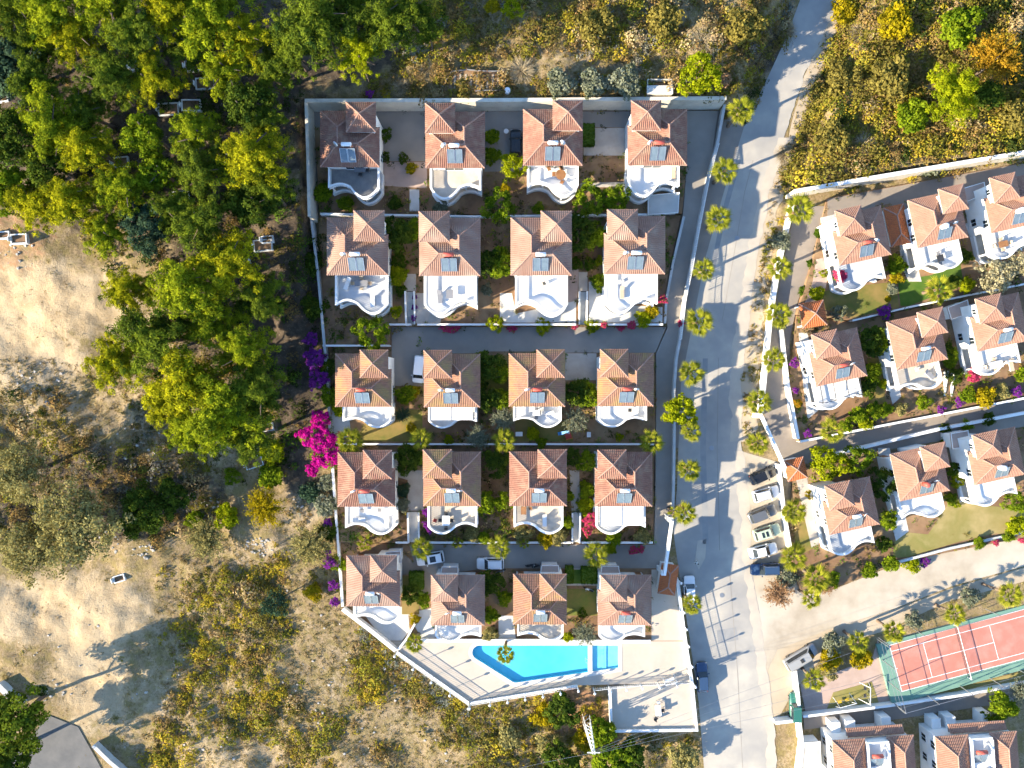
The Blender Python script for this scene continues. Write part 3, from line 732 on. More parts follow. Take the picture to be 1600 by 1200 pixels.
def solar(par, x, tank, vertical=False, lift=0.0):
    """two collector panels on the south slope, their frame and the water tank above"""
    sl = math.radians(30 + 7)
    for i in (-1, 1):
        def f():
            mb = MB(); c, s = math.cos(sl), math.sin(sl); L = 1.95
            vs = []
            for t, hh in ((0, 0), (L, 0)):
                for xx in (-.47, .47): vs.append((xx, t * c, t * s + .05)); 
            q = [(-.47, 0, .05), (.47, 0, .05), (.47, L * c, L * s + .05), (-.47, L * c, L * s + .05)]
            return mb.add(q + [(a, b + .03, d - .07) for a, b, d in q], [(0, 1, 2, 3), (7, 6, 5, 4), (0, 4, 5, 1), (1, 5, 6, 2), (2, 6, 7, 3), (3, 7, 4, 0)])
        def fr():
            mb = MB(); c, s = math.cos(sl), math.sin(sl); L = 1.95
            for xx in (-.49, .49): mb.bar((xx, 0, .03), (xx, L * c, L * s + .03), .05, .12)
            for t in (0, L): mb.bar((-.46, t * c, t * s + .03), (.46, t * c, t * s + .03), .05, .12)
            mb.bar((-.4, L * c - .05, L * s), (-.4, L * c - .05, L * s - .5), .04, .04); mb.bar((.4, L * c - .05, L * s), (.4, L * c - .05, L * s - .5), .04, .04)
            return mb
        o = cpart('panel', f, 'solar_panel', 'solar', par, loc=(x + i * .55, Y0 + .55, EZ + .55 * math.tan(math.radians(30)) + .12))
        cpart('panel_frame', fr, 'panel_frame', 'steel', o)
    zt = EZ + 2.4 * math.tan(math.radians(30)) + .75
    if vertical:
        cpart('vtank', lambda: MB().tube([(0, 0, -.6), (0, 0, .75), (0, 0, .85)], [.42, .42, .2], 16), 'water_tank', tank, par, True, loc=(x - .55, Y0 + 2.35, zt))
    else:
        cpart('htank', lambda: MB().tube([(-.72, 0, 0), (-.64, 0, 0), (.64, 0, 0), (.72, 0, 0)], [.18, .29, .29, .18], 14), 'water_tank', tank, par, True, loc=(x, Y0 + 2.55, zt - .05))
    def stand():
        mb = MB()
        pts = [(-.5, -.55, -.8), (-.5, 0, -.1), (-.5, 0, -.85), (-.5, 0, -.1), (.5, 0, -.1), (.5, 0, -.85), (.5, 0, -.1), (.5, -.55, -.8)]
        mb.tube(pts, [.03] * len(pts), 5)
        return mb
    cpart('tank_stand', stand, 'tank_stand', 'steel', par, loc=(x, Y0 + 2.55, zt - .05))

VILLAS = {}
def villa(code, cx, cy, wpx, pad, right, rz, label, ter, floor='terrace_white', tank='tank_white', vertical=False, roof='tile', sx=0.0, porch=True, group='white villas with terracotta roofs'):
    """cx, cy: photo centre of the main roof's eaves, wpx: their width in the photo"""
    s = 1.0
    for _ in range(4): s = wpx * (H - pad - EZ * s) / (10 * H) / VW
    p = P(cx, cy, pad + EZ * s); p.z = pad
    v = thing('villa', label, 'villa', p, rz, group, s); h = 'R' if right else 'L'; sg = -1 if right else 1
    VILLAS[code] = (v, s)
    cpart(('wall', h), hand(wall_mb, right), 'wall', 'wall_white', v)
    cpart(('twall', h), hand(tower_mb, right), 'tower_wall', 'wall_white', v)
    mr = cpart(('eave', h), hand(eave_mb, right), 'main_roof', 'eave', v)
    for k, (poly, a, b) in MAIN_SLOPES.items():
        o = cpart(('slope', k, h), hand(lambda: tiles(poly, a, b), right), 'roof_slope', roof, mr); o['kind'] = 'stuff'
    cpart(('caps', h), hand(lambda: caps([(SW, r0), (r0, r1), (SE, r1), (r1, r2), (r2, NE), (r2, NV), (r0, NW)]), right), 'ridge_tile_row', 'mortar', mr)
    tr_ = cpart(('teave', h), hand(tower_eave_mb, right), 'tower_roof', 'eave', v)
    for k, (poly, a, b) in TOWER_SLOPES.items():
        o = cpart(('tslope', k, h), hand(lambda: tiles(poly, a, b), right), 'roof_slope', roof, tr_); o['kind'] = 'stuff'
    cpart(('tcaps', h), hand(lambda: caps([(ta, TC), (tb, TC), (tc, TC), (td, TC)]), right), 'ridge_tile_row', 'mortar', tr_)
    t = cpart(('terrace', ter, h), hand(lambda: terrace_mb(ter), right), 'terrace_floor', floor, v)
    b = cpart(('bal', ter, h), hand(lambda: bal_mb(ter), right), 'balustrade', 'white', v); b['kind'] = 'stuff'
    cpart(('rail', ter, h), hand(lambda: bal_rail_mb(ter), right), 'handrail', 'white', b)
    cpart(('base', ter, h), hand(lambda: bal_base_mb(ter), right), 'plinth', 'white', b)
    if porch:
        cpart(('under', ter, h), hand(lambda: under_mb(ter), right), 'porch_wall', 'white', v)
        cpart(('pfloor', ter, h), hand(lambda: porch_floor_mb(ter), right), 'porch_floor', 'paving_white', v)
    solar(v, sx, tank, vertical)
    if rnd.random() < .6:      # satellite dish on the ridge
        dx = rnd.choice((-1.5, 1.3)); d = cpart('dish', lambda: MB().tube([(0, 0, 0), (0, -.06, 0), (0, -.1, 0)], [.06, .3, .42], 14), 'satellite_dish', 'tank_white', v, True, loc=(dx, Y0 + RW - .2, RZ + .55)); d.rotation_euler = (-.5, 0, rnd.uniform(-.7, .7))
        cpart('dish_mast', lambda: MB().tube([(0, 0, 0), (0, 0, .6)], [.03, .03], 6), 'mast', 'steel', v, loc=(dx, Y0 + RW - .2, RZ))
    for yy in (-2.1, .5): add_window(v, (sg * (X1 - .5), yy, 4.3), math.pi / 2 * sg)
    add_window(v, (sg * (X1 - .5), -1.0, 1.5), math.pi / 2 * sg)
    add_window(v, (sg * (X0 + .5), -2.2, 4.3), -math.pi / 2 * sg); add_window(v, (sg * (X0 + .5), -1.4, 1.5), -math.pi / 2 * sg)
    add_window(v, (sg * (TX0 + .35), TC[1], 6.3), -math.pi / 2 * sg, .8, .9); add_window(v, (sg * TC[0], TY1 - .95, 4.6), math.pi, .8, .9)
    add_window(v, (sg * 1.9, Y1 - 1.1, 4.3), math.pi)
    add_window(v, (sg * -.3, Y0 + .5, FZ + 1.12), 0, 2.6, 2.1, 'terrace_door')
    d = cpart('door', lambda: MB().bx(-.5, .5, -.04, .05, 0, 2.1), 'front_door', 'wood', v, loc=(sg * 3.0, Y1 - 1.1, .05), rz=math.pi)
    cpart('knob', lambda: MB().tube([(.38, -.04, 1.0), (.38, -.1, 1.0)], [.035, .035], 8), 'handle', 'steel', d)
    return v
ROW = {1: ('top row', 92.2, 3.6, (2.3, 1.55, .45)), 2: ('second row', 94.8, 2.9, (3.75, 1.35, .55)), 3: ('third row', 87.2, 1.9, (2.15, 1.05, .35)), 4: ('fourth row', 89.2, 1.2, (3.35, 1.1, .45)), 5: ('bottom row', 83.0, .55, (2.35, 1.0, .3))}
BOX = {(1,1): (546.8,217.3), (1,2): (711.3,218.8), (1,3): (863.8,215), (1,4): (1027,214.8), (2,1): (558.8,385), (2,2): (703,386), (2,3): (845.6,385.5), (2,4): (991.4,383.2),
       (3,1): (568,594.1), (3,2): (706.5,594.7), (3,3): (839,593.7), (3,4): (977.2,593.1), (4,1): (572.8,749.1), (4,2): (706.4,748.2), (4,3): (840.8,748), (4,4): (974.2,748.5),
       (5,1): (583.2,907.5), (5,2): (715.6,937.4), (5,3): (843.7,936), (5,4): (975.7,937.5)}
NOTE = {(1,1): 'dark plank terrace floor', (1,2): 'beige terrace floor', (1,3): 'round orange table on its terrace', (1,4): 'drive along its right side',
        (2,1): 'large terrace and lower rounded balcony', (2,2): 'white square terrace and pink flowers below', (2,3): 'white terrace above a paved white yard', (2,4): 'white terrace with one pale mat',
        (3,1): 'magenta bougainvillea below it', (3,2): 'white awning over its terrace', (3,3): 'play things in its garden', (3,4): 'beside the drive, small round lawn shrub below',
        (4,1): 'furnished terrace above a lower curved balcony', (4,2): 'purple bougainvillea hanging on its terrace', (4,3): 'beige terrace with a white lounger', (4,4): 'two white awning panels over its terrace',
        (5,1): 'set above the slanting white boundary wall', (5,2): 'behind the pool palm, red water tank gone pale', (5,3): 'straight above the middle of the pool', (5,4): 'above the paddling pool'}
NOTE[(5,2)] = 'beside the leaning palm of the pool deck'
ORD = {1: 'leftmost', 2: 'second', 3: 'third', 4: 'rightmost'}
FLOOR = {(1,1): 'terrace_dark', (1,2): 'terrace_beige', (2,1): 'terrace_grey', (4,2): 'terrace_beige', (4,3): 'terrace_beige', (5,3): 'terrace_beige'}
RED = {(2,2), (3,1), (3,3), (3,4), (4,1), (5,4), (1,4)}
for (r, c), (cx, cy) in BOX.items():
    nm, w, pad, ter = ROW[r]
    villa('r%dh%d' % (r, c), cx, cy, w, pad, c % 2 == 1, 0.0, '%s villa of the %s, %s' % (ORD[c], nm, NOTE[(r, c)]), ter,
          FLOOR.get((r, c), 'terrace_white'), 'tank_red' if (r, c) in RED else 'tank_white', roof='tile_old' if r == 3 or (r, c) in ((5, 3), (4, 2)) else ('tile', 'tile_dusty', 'tile_faded')[(r * 5 + c * 3) % 3], sx=rnd.uniform(-.15, .15), porch=(r != 5))
RA = math.radians(12.2); RT = (3.3, 1.0, .45)
for code, cx, cy, w, pad, right, lab, fl, tk, vt in (
    ('RA', 1343.8, 368.4, 82, ZR1, False, 'top left villa of the right estate, pink flowers on its terrace', 'terrace_grey', 'tank_red', False),
    ('RB', 1465, 341.9, 80, ZR1, True, 'top middle villa of the right estate beside an orange tiled lean-to', 'terrace_white', 'tank_white', True),
    ('RC', 1581, 317.6, 82, ZR1, False, 'top right villa of the right estate, cut by the photo edge', 'terrace_white', 'tank_white', True),
    ('RD', 1306.9, 557.9, 81, ZR2, False, 'left villa of the right estate\'s middle row, dark pergola on its terrace', 'terrace_white', 'tank_red', False),
    ('RE', 1432.6, 531.9, 81, ZR2, True, 'centre villa of the right estate\'s middle row, beige terrace floor', 'terrace_beige', 'tank_white', False),
    ('RF', 1558.8, 503.1, 81, ZR2, False, 'right villa of the right estate\'s middle row, dining set on its terrace', 'terrace_white', 'tank_white', False),
    ('RG', 1327, 790, 80, ZR3, False, 'left villa of the right estate\'s lowest row, two balconies, beside parked cars', 'terrace_grey', 'tank_white', False),
    ('RH', 1437, 738, 79, ZR3, True, 'middle villa of the right estate\'s lowest row above the dry lawn', 'terrace_white', 'tank_red', True),
    ('RI', 1553.8, 712.3, 80, ZR3, False, 'right villa of the right estate\'s lowest row, bare white terrace', 'terrace_white', 'tank_white', True)):
    villa(code, cx, cy, w, pad, right, RA, lab, RT, fl, tk, vt, 'tile_orange')

# ------------------------------------------------------------------ foliage meshes
def quad_mesh(name, V, tint=None, col=None):
    """V: (n, 4, 3) leaf corners"""
    n = len(V); me = bpy.data.meshes.new(name)
    me.vertices.add(n * 4); me.vertices.foreach_set('co', V.astype(np.float32).ravel())
    me.loops.add(n * 4); me.loops.foreach_set('vertex_index', np.arange(n * 4, dtype=np.int32))
    me.polygons.add(n); me.polygons.foreach_set('loop_start', np.arange(0, n * 4, 4, dtype=np.int32))
    me.update(calc_edges=True)
    if tint is not None:
        a = me.attributes.new('tint', 'FLOAT', 'FACE'); a.data.foreach_set('value', np.clip(tint, 0, 1).astype(np.float32))
    if col is not None:
        a = me.attributes.new('leafcol', 'FLOAT_COLOR', 'FACE'); a.data.foreach_set('color', np.concatenate([col, np.ones((n, 1))], 1).astype(np.float32).ravel())
    return me
def unit(v): return v / np.maximum(np.linalg.norm(v, axis=-1, keepdims=True), 1e-9)
def leaves(C, N, L, Wd, rng, axis=None):
    """leaf quads (pointed diamonds) at C, facing N, length L, width Wd"""
    n = len(C)
    t = axis if axis is not None else rng.normal(size=(n, 3)); t = unit(t - N * np.sum(t * N, -1, keepdims=True)); b = np.cross(N, t)
    L = np.broadcast_to(np.asarray(L, float), (n,))[:, None]; Wd = np.broadcast_to(np.asarray(Wd, float), (n,))[:, None]
    return np.stack([C - t * L * .5, C - t * L * .05 + b * Wd * .5, C + t * L * .5, C - t * L * .05 - b * Wd * .5], 1)
def crown_broad(seed, clumps=90, per=48, leaf=.085, flat=.75, spread=.20, hollow=.45):
    rng = np.random.default_rng(seed)
    d = unit(rng.normal(size=(clumps, 3))); d[:, 2] = np.where(d[:, 2] < -.35, -d[:, 2], d[:, 2])
    lob = 1 + .22 * np.sin(3 * np.arctan2(d[:, 1], d[:, 0]) + seed) + .12 * np.sin(7 * np.arctan2(d[:, 1], d[:, 0]) + 2 * seed)
    r = rng.uniform(hollow, 1, clumps) ** .6 * lob * .86
    c = d * r[:, None] * np.array([1, 1, flat]); ct = rng.normal(.5, .22, clumps)
    cr = spread * rng.uniform(.7, 1.3, clumps)
    off = rng.normal(size=(clumps, per, 3)); off = unit(off) * rng.uniform(.2, 1, (clumps, per, 1)) ** .5
    Cc = (c[:, None] + off * cr[:, None, None] * np.array([1, 1, .8])).reshape(-1, 3)
    N = unit(off.reshape(-1, 3) * 1.0 + rng.normal(size=(clumps * per, 3)) * .42 + np.array([0, 0, .25]))
    n = len(Cc); L = leaf * rng.uniform(.7, 1.4, n)
    return quad_mesh('crown', leaves(Cc, N, L * 1.35, L, rng), (np.repeat(ct, per) + rng.normal(0, .16, n)))
def crown_pine(seed, boughs=24, leaf=.058):
    """layered boughs ending in needle tufts"""
    rng = np.random.default_rng(seed); C, T, A = [], [], []
    for k in range(boughs):
        az = 2 * math.pi * (k * .618) + rng.normal(0, .25); ln = rng.uniform(.5, 1.1); z0 = rng.uniform(-.35, .6); rise = rng.uniform(.05, .35)
        if z0 > .3: ln *= .72
        m = int(5 + 8 * ln); bt = rng.normal(0, .12)
        for j in range(m):
            t = .15 + .85 * (j + rng.uniform(0, 1)) / m; w = .36 * t * ln
            side = rng.normal(0, w * .5)
            C.append((math.cos(az) * ln * t - math.sin(az) * side, math.sin(az) * ln * t + math.cos(az) * side, z0 + rise * t ** 1.5 + rng.normal(0, .06) + (1 - t) * .3))
            T.append(rng.normal(.5, .17) + bt)
    C = np.array(C); T = np.array(T); n = len(C); per = 76
    cr = rng.uniform(.09, .17, n)
    off = unit(rng.normal(size=(n, per, 3))); off[:, :, 2] = np.abs(off[:, :, 2]) * .95 - .2
    rad = rng.uniform(.5, 1, (n, per, 1))
    Cc = (C[:, None] + off * rad * cr[:, None, None]).reshape(-1, 3); ax = unit(off.reshape(-1, 3) + rng.normal(0, .35, (n * per, 3)))
    N = unit(off.reshape(-1, 3) * 1.0 + rng.normal(size=(n * per, 3)) * .38 + np.array([0, 0, .15])); q = n * per
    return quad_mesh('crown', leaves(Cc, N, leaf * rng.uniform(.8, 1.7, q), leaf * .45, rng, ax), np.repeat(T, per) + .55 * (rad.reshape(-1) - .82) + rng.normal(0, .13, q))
def crown_wispy(seed, n=4600, leaf=.058, flat=.7):
    """airy, silvery crown of fine twigs (olive, acacia)"""
    rng = np.random.default_rng(seed); tw = 130
    d = unit(rng.normal(size=(tw, 3))); d[:, 2] = np.abs(d[:, 2]) * .9 - .1; ln = rng.uniform(.6, 1.1, tw)
    t = rng.uniform(.25, 1, n); i = rng.integers(0, tw, n)
    C = d[i] * (ln[i] * t)[:, None] * np.array([1, 1, flat]) + rng.normal(0, .045, (n, 3)); ax = unit(d[i] + rng.normal(0, .5, (n, 3)))
    N = unit(rng.normal(size=(n, 3)) + np.array([0, 0, .8]))
    return quad_mesh('crown', leaves(C, N, leaf * rng.uniform(1.2, 2.6, n), leaf * .7, rng, ax), rng.normal(.5, .25, n) + .15 * (t - .6))
def crown_spray(seed, n=900, L=1.0, w=.025):
    """tussock of long dry blades fanning out"""
    rng = np.random.default_rng(seed); d = unit(rng.normal(size=(n, 3)) * np.array([1, 1, .5]) + np.array([0, 0, .55])); d[:, 2] = np.abs(d[:, 2])
    ln = rng.uniform(.45, 1, n) * L; C = d * (ln * .5)[:, None] + rng.normal(0, .05, (n, 3)) * np.array([1, 1, 0])
    N = unit(np.cross(d, rng.normal(size=(n, 3)))); return quad_mesh('foliage', leaves(C, N, ln, w, rng, d), rng.normal(.5, .28, n))
FOL = {}
def fol(kind, i):
    k = (kind, i)
    if k not in FOL:
        FOL[k] = {'broad': lambda: crown_broad(100 + i), 'round': lambda: crown_broad(200 + i, 80, 46, .075, .9, .2, .7), 'pine': lambda: crown_pine(300 + i),
                  'wispy': lambda: crown_wispy(400 + i), 'bushy': lambda: crown_broad(500 + i, 60, 40, .11, .7, .26, .3), 'spray': lambda: crown_spray(600 + i), 'dense': lambda: crown_broad(950 + i, 150, 60, .038, .7, .17, .25), 'wood': lambda: crown_broad(900 + i, 110, 90, .053, .75, .19, .4),
                  'flower': lambda: crown_broad(700 + i, 130, 60, .07, .5, .18, .15), 'sparse': lambda: crown_broad(800 + i, 70, 30, .07, .7, .22, .35)}[kind]()
    return FOL[k]
def trunk_mb(seed, h, r, limbs=4, spread=.5):
    rg = random.Random(seed); mb = MB(); lean = (rg.uniform(-.12, .12), rg.uniform(-.12, .12))
    pts = [(lean[0] * t * h + math.sin(t * 3 + seed) * .06, lean[1] * t * h, t * h) for t in (0, .15, .35, .6, .85, 1)]
    mb.tube(pts, [r * 1.35, r, r * .88, r * .75, r * .5, r * .3], 8)
    for k in range(limbs):
        t = .45 + .45 * k / limbs; a = 2 * math.pi * k / limbs + rg.uniform(-.5, .5); L = spread * h * rg.uniform(.6, 1)
        p = Vector((lean[0] * t * h, lean[1] * t * h, t * h)); q = p + Vector((math.cos(a) * L, math.sin(a) * L, L * .55)); m = (p + q) / 2 + Vector((0, 0, L * .1))
        mb.tube([p, m, q], [r * .45, r * .3, r * .1], 6)
    return mb
TRUNKS = {}
def tree(name, label, cat, px, py, rpx, h, leaf, kind='broad', group=None, flat=1.0, var=None, crown_mid=.66):
    """px, py: where the middle of the crown is seen, rpx its radius in the photo, h its height in metres"""
    i = rnd.randrange(3) if var is None else var
    dz = h * crown_mid; b = G(px, py, dz); k = (H - b.z - dz) / H / 10; R = rpx * k
    t = thing(name, label, cat, (b.x, b.y, b.z - .05), rnd.uniform(0, 6.28), group)
    key = rnd.randrange(3)
    if key not in TRUNKS: TRUNKS[key] = trunk_mb(key, 1.0, .03, 5, .42).mesh('trunk', True)
    link('trunk', TRUNKS[key], 'bark', t, scale=(h * .9, h * .9, h * .9))
    zc = max(.25, min(flat, (h * (1 - crown_mid) * 1.5) / R)) if kind != 'pine' else flat * .8
    link('crown', fol(kind, i), leaf, t, loc=(0, 0, dz), scale=(R, R, R * zc))
    return t
def shrub(label, px, py, rpx, leaf, kind='bushy', h=None, cat='shrub', name='shrub', group=None):
    R0 = rpx / 10.0; h = h or R0 * 1.2; b = G(px, py, h * .5); k = (H - b.z - h * .5) / H / 10; R = rpx * k
    lift = h * .45 if kind != 'spray' else .02
    o = link(name, fol(kind, rnd.randrange(3)), leaf, None, (b.x, b.y, b.z + lift), rnd.uniform(0, 6.28), (R, R, h * .62 if kind != 'spray' else h))
    return tag(o, label, cat, group)

# ------------------------------------------------------------------ fan palms
def frond_mesh(seed):
    rg = random.Random(seed); V, T = [], []
    def q(a, b, c, d, t): V.append([a, b, c, d]); T.append(t)
    pet = .66
    q((0, -.035, 0), (pet, -.02, .03), (pet, .02, .03), (0, .035, 0), .1)
    n = 11; span = math.radians(150)
    for i in range(n):
        a0 = -span / 2 + span * i / n; a1 = a0 + span / n; am = (a0 + a1) / 2; L = (.42 + .46 * math.cos(am) ** 2) * rg.uniform(.9, 1.08)
        def pt(a, r, dz=0): return (pet + .02 + math.cos(a) * r, math.sin(a) * r, .03 - .22 * r * r + dz)
        c = (pet, 0, .03); t = rg.gauss(.5, .16)
        q(c, pt(a0, L * .55, -.02), pt(am, L * .62, .05), c, t); q(c, pt(am, L * .62, .05), pt(a1, L * .55, -.02), c, t - .06)
        q(pt(a0, L * .55, -.02), pt(am, L, -.10), pt(am, L * .62, .05), pt(a0, L * .55, -.02), t + .1); q(pt(am, L * .62, .05), pt(am, L, -.10), pt(a1, L * .55, -.02), pt(am, L * .62, .05), t + .04)
    me = bpy.data.meshes.new('frond'); vs, fs = [], []
    for Q in V:
        u = []
        for p in Q:
            if p not in u: u.append(p)
        fs.append(tuple(range(len(vs), len(vs) + len(u)))); vs += u
    me.from_pydata(vs, [], fs); me.update()
    a = me.attributes.new('tint', 'FLOAT', 'FACE'); a.data.foreach_set('value', np.clip(np.array(T), 0, 1).astype(np.float32))
    return me
FRONDS = [frond_mesh(k) for k in range(4)]
def palm(label, px, py, rpx=20, h=5.6, leaf='palm_leaf', n=18, group='fan palms', trunk_r=.2):
    h *= rnd.uniform(.85, 1.18); b = G(px, py, h); k = (H - b.z - h) / H / 10; R = rpx * k / 1.44 * rnd.uniform(.94, 1.1)
    t = thing('palm_tree', label, 'palm', (b.x, b.y, b.z - .05), rnd.uniform(0, 6.28), group)
    key = ('ptrunk', round(h, 1))
    def tm():
        mb = MB(); k_ = 9; mb.tube([(.05 * math.sin(i), .04 * math.cos(2 * i), h * i / k_) for i in range(k_ + 1)], [trunk_r * 1.5 if i == 0 else trunk_r * (1.0 + .12 * (i % 2)) for i in range(k_)] + [trunk_r * 1.1], 9); return mb
    cpart(key, tm, 'trunk', 'palm_bark', t)
    ph = rnd.uniform(0, 6); no = n * 9 // 18; ni = n * 6 // 18
    for i in range(n):
        if i < no: az, el, sc = 2 * math.pi * i / no, rnd.uniform(-4, 18), 1.0
        elif i < no + ni: az, el, sc = 2 * math.pi * (i - no + .5) / ni, rnd.uniform(34, 50), .86
        else: az, el, sc = rnd.uniform(0, 6.28), rnd.uniform(58, 78), .66
        o = link('frond', FRONDS[rnd.randrange(4)], leaf, t, (0, 0, h + .05 + (.12 if i >= no else 0)), None, R * sc * rnd.uniform(.92, 1.08))
        o.rotation_euler = (rnd.uniform(-.35, .35), -math.radians(el), ph + az + rnd.uniform(-.12, .12))
    for i in range(rnd.choice((0, 2, 3, 5))):
        o = link('dead_frond', FRONDS[rnd.randrange(4)], 'dead_frond', t, (0, 0, h - .15), None, R * rnd.uniform(.7, .95)); o.rotation_euler = (rnd.uniform(-.4, .4), math.radians(rnd.uniform(20, 55)), rnd.uniform(0, 6.28))
    part('crown_shaft', MB().tube([(0, 0, h - .5), (0, 0, h), (0, 0, h + .35)], [trunk_r * 1.15, trunk_r * 1.3, .05], 8), 'bark', t)
    return t

# ------------------------------------------------------------------ cars
def car(label, px, py, ang, paint, kind='hatch', length=4.3, name='parked_car', group='cars parked in the lanes', extra=None):
    """ang: direction of the bonnet in the photo plane, degrees from +x towards +y"""
    b = G(px, py, .9); L = length; w = {'hatch': .88, 'suv': .92, 'van': .95, 'sedan': .89, 'pickup': .93, 'jeep': .82}[kind]
    t = thing(name, label, 'van' if kind == 'van' else 'car', b, math.radians(ang), group)
    belt, roof = {'hatch': (.92, 1.5), 'suv': (1.02, 1.72), 'van': (1.15, 1.95), 'sedan': (.92, 1.45), 'pickup': (1.05, 1.75), 'jeep': (1.05, 1.8)}[kind]
    h = L / 2
    def body():
        mb = MB(); st = [(-1.0, .80, .50, .80), (-.97, .93, .32, .92), (-.86, 1.0, .26, .98), (-.4, 1.0, .24, 1.0), (.3, 1.0, .24, 1.0), (.55, .99, .24, .96), (.86, .95, .26, .86), (.96, .84, .32, .76), (1.0, .70, .45, .66)]
        n = 10; vs = []
        for f, ws, zl, zt in st:
            W = w * ws; Z = belt * zt
            vs += [(f * h, y, z) for y, z in ((-W * .9, zl), (-W, zl + .14), (-W, Z * .72), (-W * .95, Z * .93), (-W * .82, Z), (W * .82, Z), (W * .95, Z * .93), (W, Z * .72), (W, zl + .14), (W * .9, zl))]
        fs = [tuple(range(n))[::-1], tuple(range(n * (len(st) - 1), n * len(st)))]
        for i in range(len(st) - 1):
            for j in range(n): fs.append((i * n + j, i * n + (j + 1) % n, (i + 1) * n + (j + 1) % n, (i + 1) * n + j))
        return mb.add(vs, fs)
    cpart(('cbody', kind, L), body, 'body', paint, t, True)
    xb0, xt0, xt1, xb1 = {'hatch': (-.90, -.74, .12, .42), 'suv': (-.93, -.84, .14, .42), 'van': (-.95, -.92, .40, .66), 'sedan': (-.74, -.46, .10, .42), 'pickup': (-.08, 0.0, .24, .46), 'jeep': (-.9, -.82, .18, .34)}[kind]
    xb0, xt0, xt1, xb1 = (q * h for q in (xb0, xt0, xt1, xb1)); wb, wt = w * .90, w * .74; z0, z1 = belt - .03, roof
    lo = [(xb0, -wb, z0), (xb1, -wb, z0), (xb1, wb, z0), (xb0, wb, z0)]; hi = [(xt0, -wt, z1), (xt1, -wt, z1), (xt1, wt, z1), (xt0, wt, z1)]
    def face(i, j, inset=.0):
        def f():
            a, b_, c, d = Vector(lo[i]), Vector(lo[j]), Vector(hi[j]), Vector(hi[i]); nrm = (b_ - a).cross(d - a).normalized() * .02
            q = [a, b_, c, d]; m = sum(q, Vector()) / 4; q = [m + (p - m) * (1 - inset) for p in q]
            return MB().add([p + nrm for p in q] + [p - nrm for p in q], [(0, 1, 2, 3), (7, 6, 5, 4), (0, 4, 5, 1), (1, 5, 6, 2), (2, 6, 7, 3), (3, 7, 4, 0)])
        return f
    cpart(('ccab', kind, L), lambda: MB().add(lo + hi, [(0, 1, 5, 4), (1, 2, 6, 5), (2, 3, 7, 6), (3, 0, 4, 7), (4, 5, 6, 7)]), 'cabin', paint, t)
    cpart(('cws', kind, L), face(1, 2, .07), 'windscreen', 'glass', t); cpart(('crw', kind, L), face(3, 0, .12), 'rear_window', 'glass', t)
    cpart(('csl', kind, L), face(0, 1, .13), 'side_window', 'glass', t); cpart(('csr', kind, L), face(2, 3, .13), 'side_window', 'glass', t)
    def roofm():
        e_ = .03; return MB().prism([(xt0 + .02, -wt + .14), (xt0 + .14, -wt + .02), (xt1 - .12, -wt + .02), (xt1 + .03, -wt + .12), (xt1 + .03, wt - .12), (xt1 - .12, wt - .02), (xt0 + .14, wt - .02), (xt0 + .02, wt - .14)], z1 - .02, z1 + .035)
    cpart(('croof', kind, L), roofm, 'roof', paint, t)
    for sx in (-.60, .62):
        for sy in (-1, 1):
            o = cpart('wheel', lambda: MB().tube([(0, -.1, 0), (0, .1, 0)], [.33, .33], 16), 'wheel', 'tyre', t, loc=(sx * h, sy * (w - .08), .33))
            cpart('rim', lambda: MB().tube([(0, -.112, 0), (0, .112, 0)], [.2, .2], 10), 'rim', 'rim', o)
    for sy in (-1, 1):
        cpart('hlamp', lambda: MB().ob((0, 0, 0), (.09, .16, .07)), 'headlight', 'lamp_glass', t, loc=(.93 * h, sy * w * .66, .62))
        cpart('tlamp', lambda: MB().ob((0, 0, 0), (.05, .12, .1)), 'tail_light', 'lamp_red', t, loc=(-.965 * h, sy * w * .74, .72))
        cpart('mirror', lambda: MB().ob((0, 0, 0), (.07, .11, .07)), 'wing_mirror', paint, t, loc=(xb1 - .35, sy * (w + .06), belt + .08))
    if kind == 'pickup':
        part('cargo_bed', MB().bx(-.92 * h, -.12 * h, -.68, .68, belt - .01, belt + .012), 'metal_dark', t)
    if extra: extra(t, h, w, belt, roof)
    return t

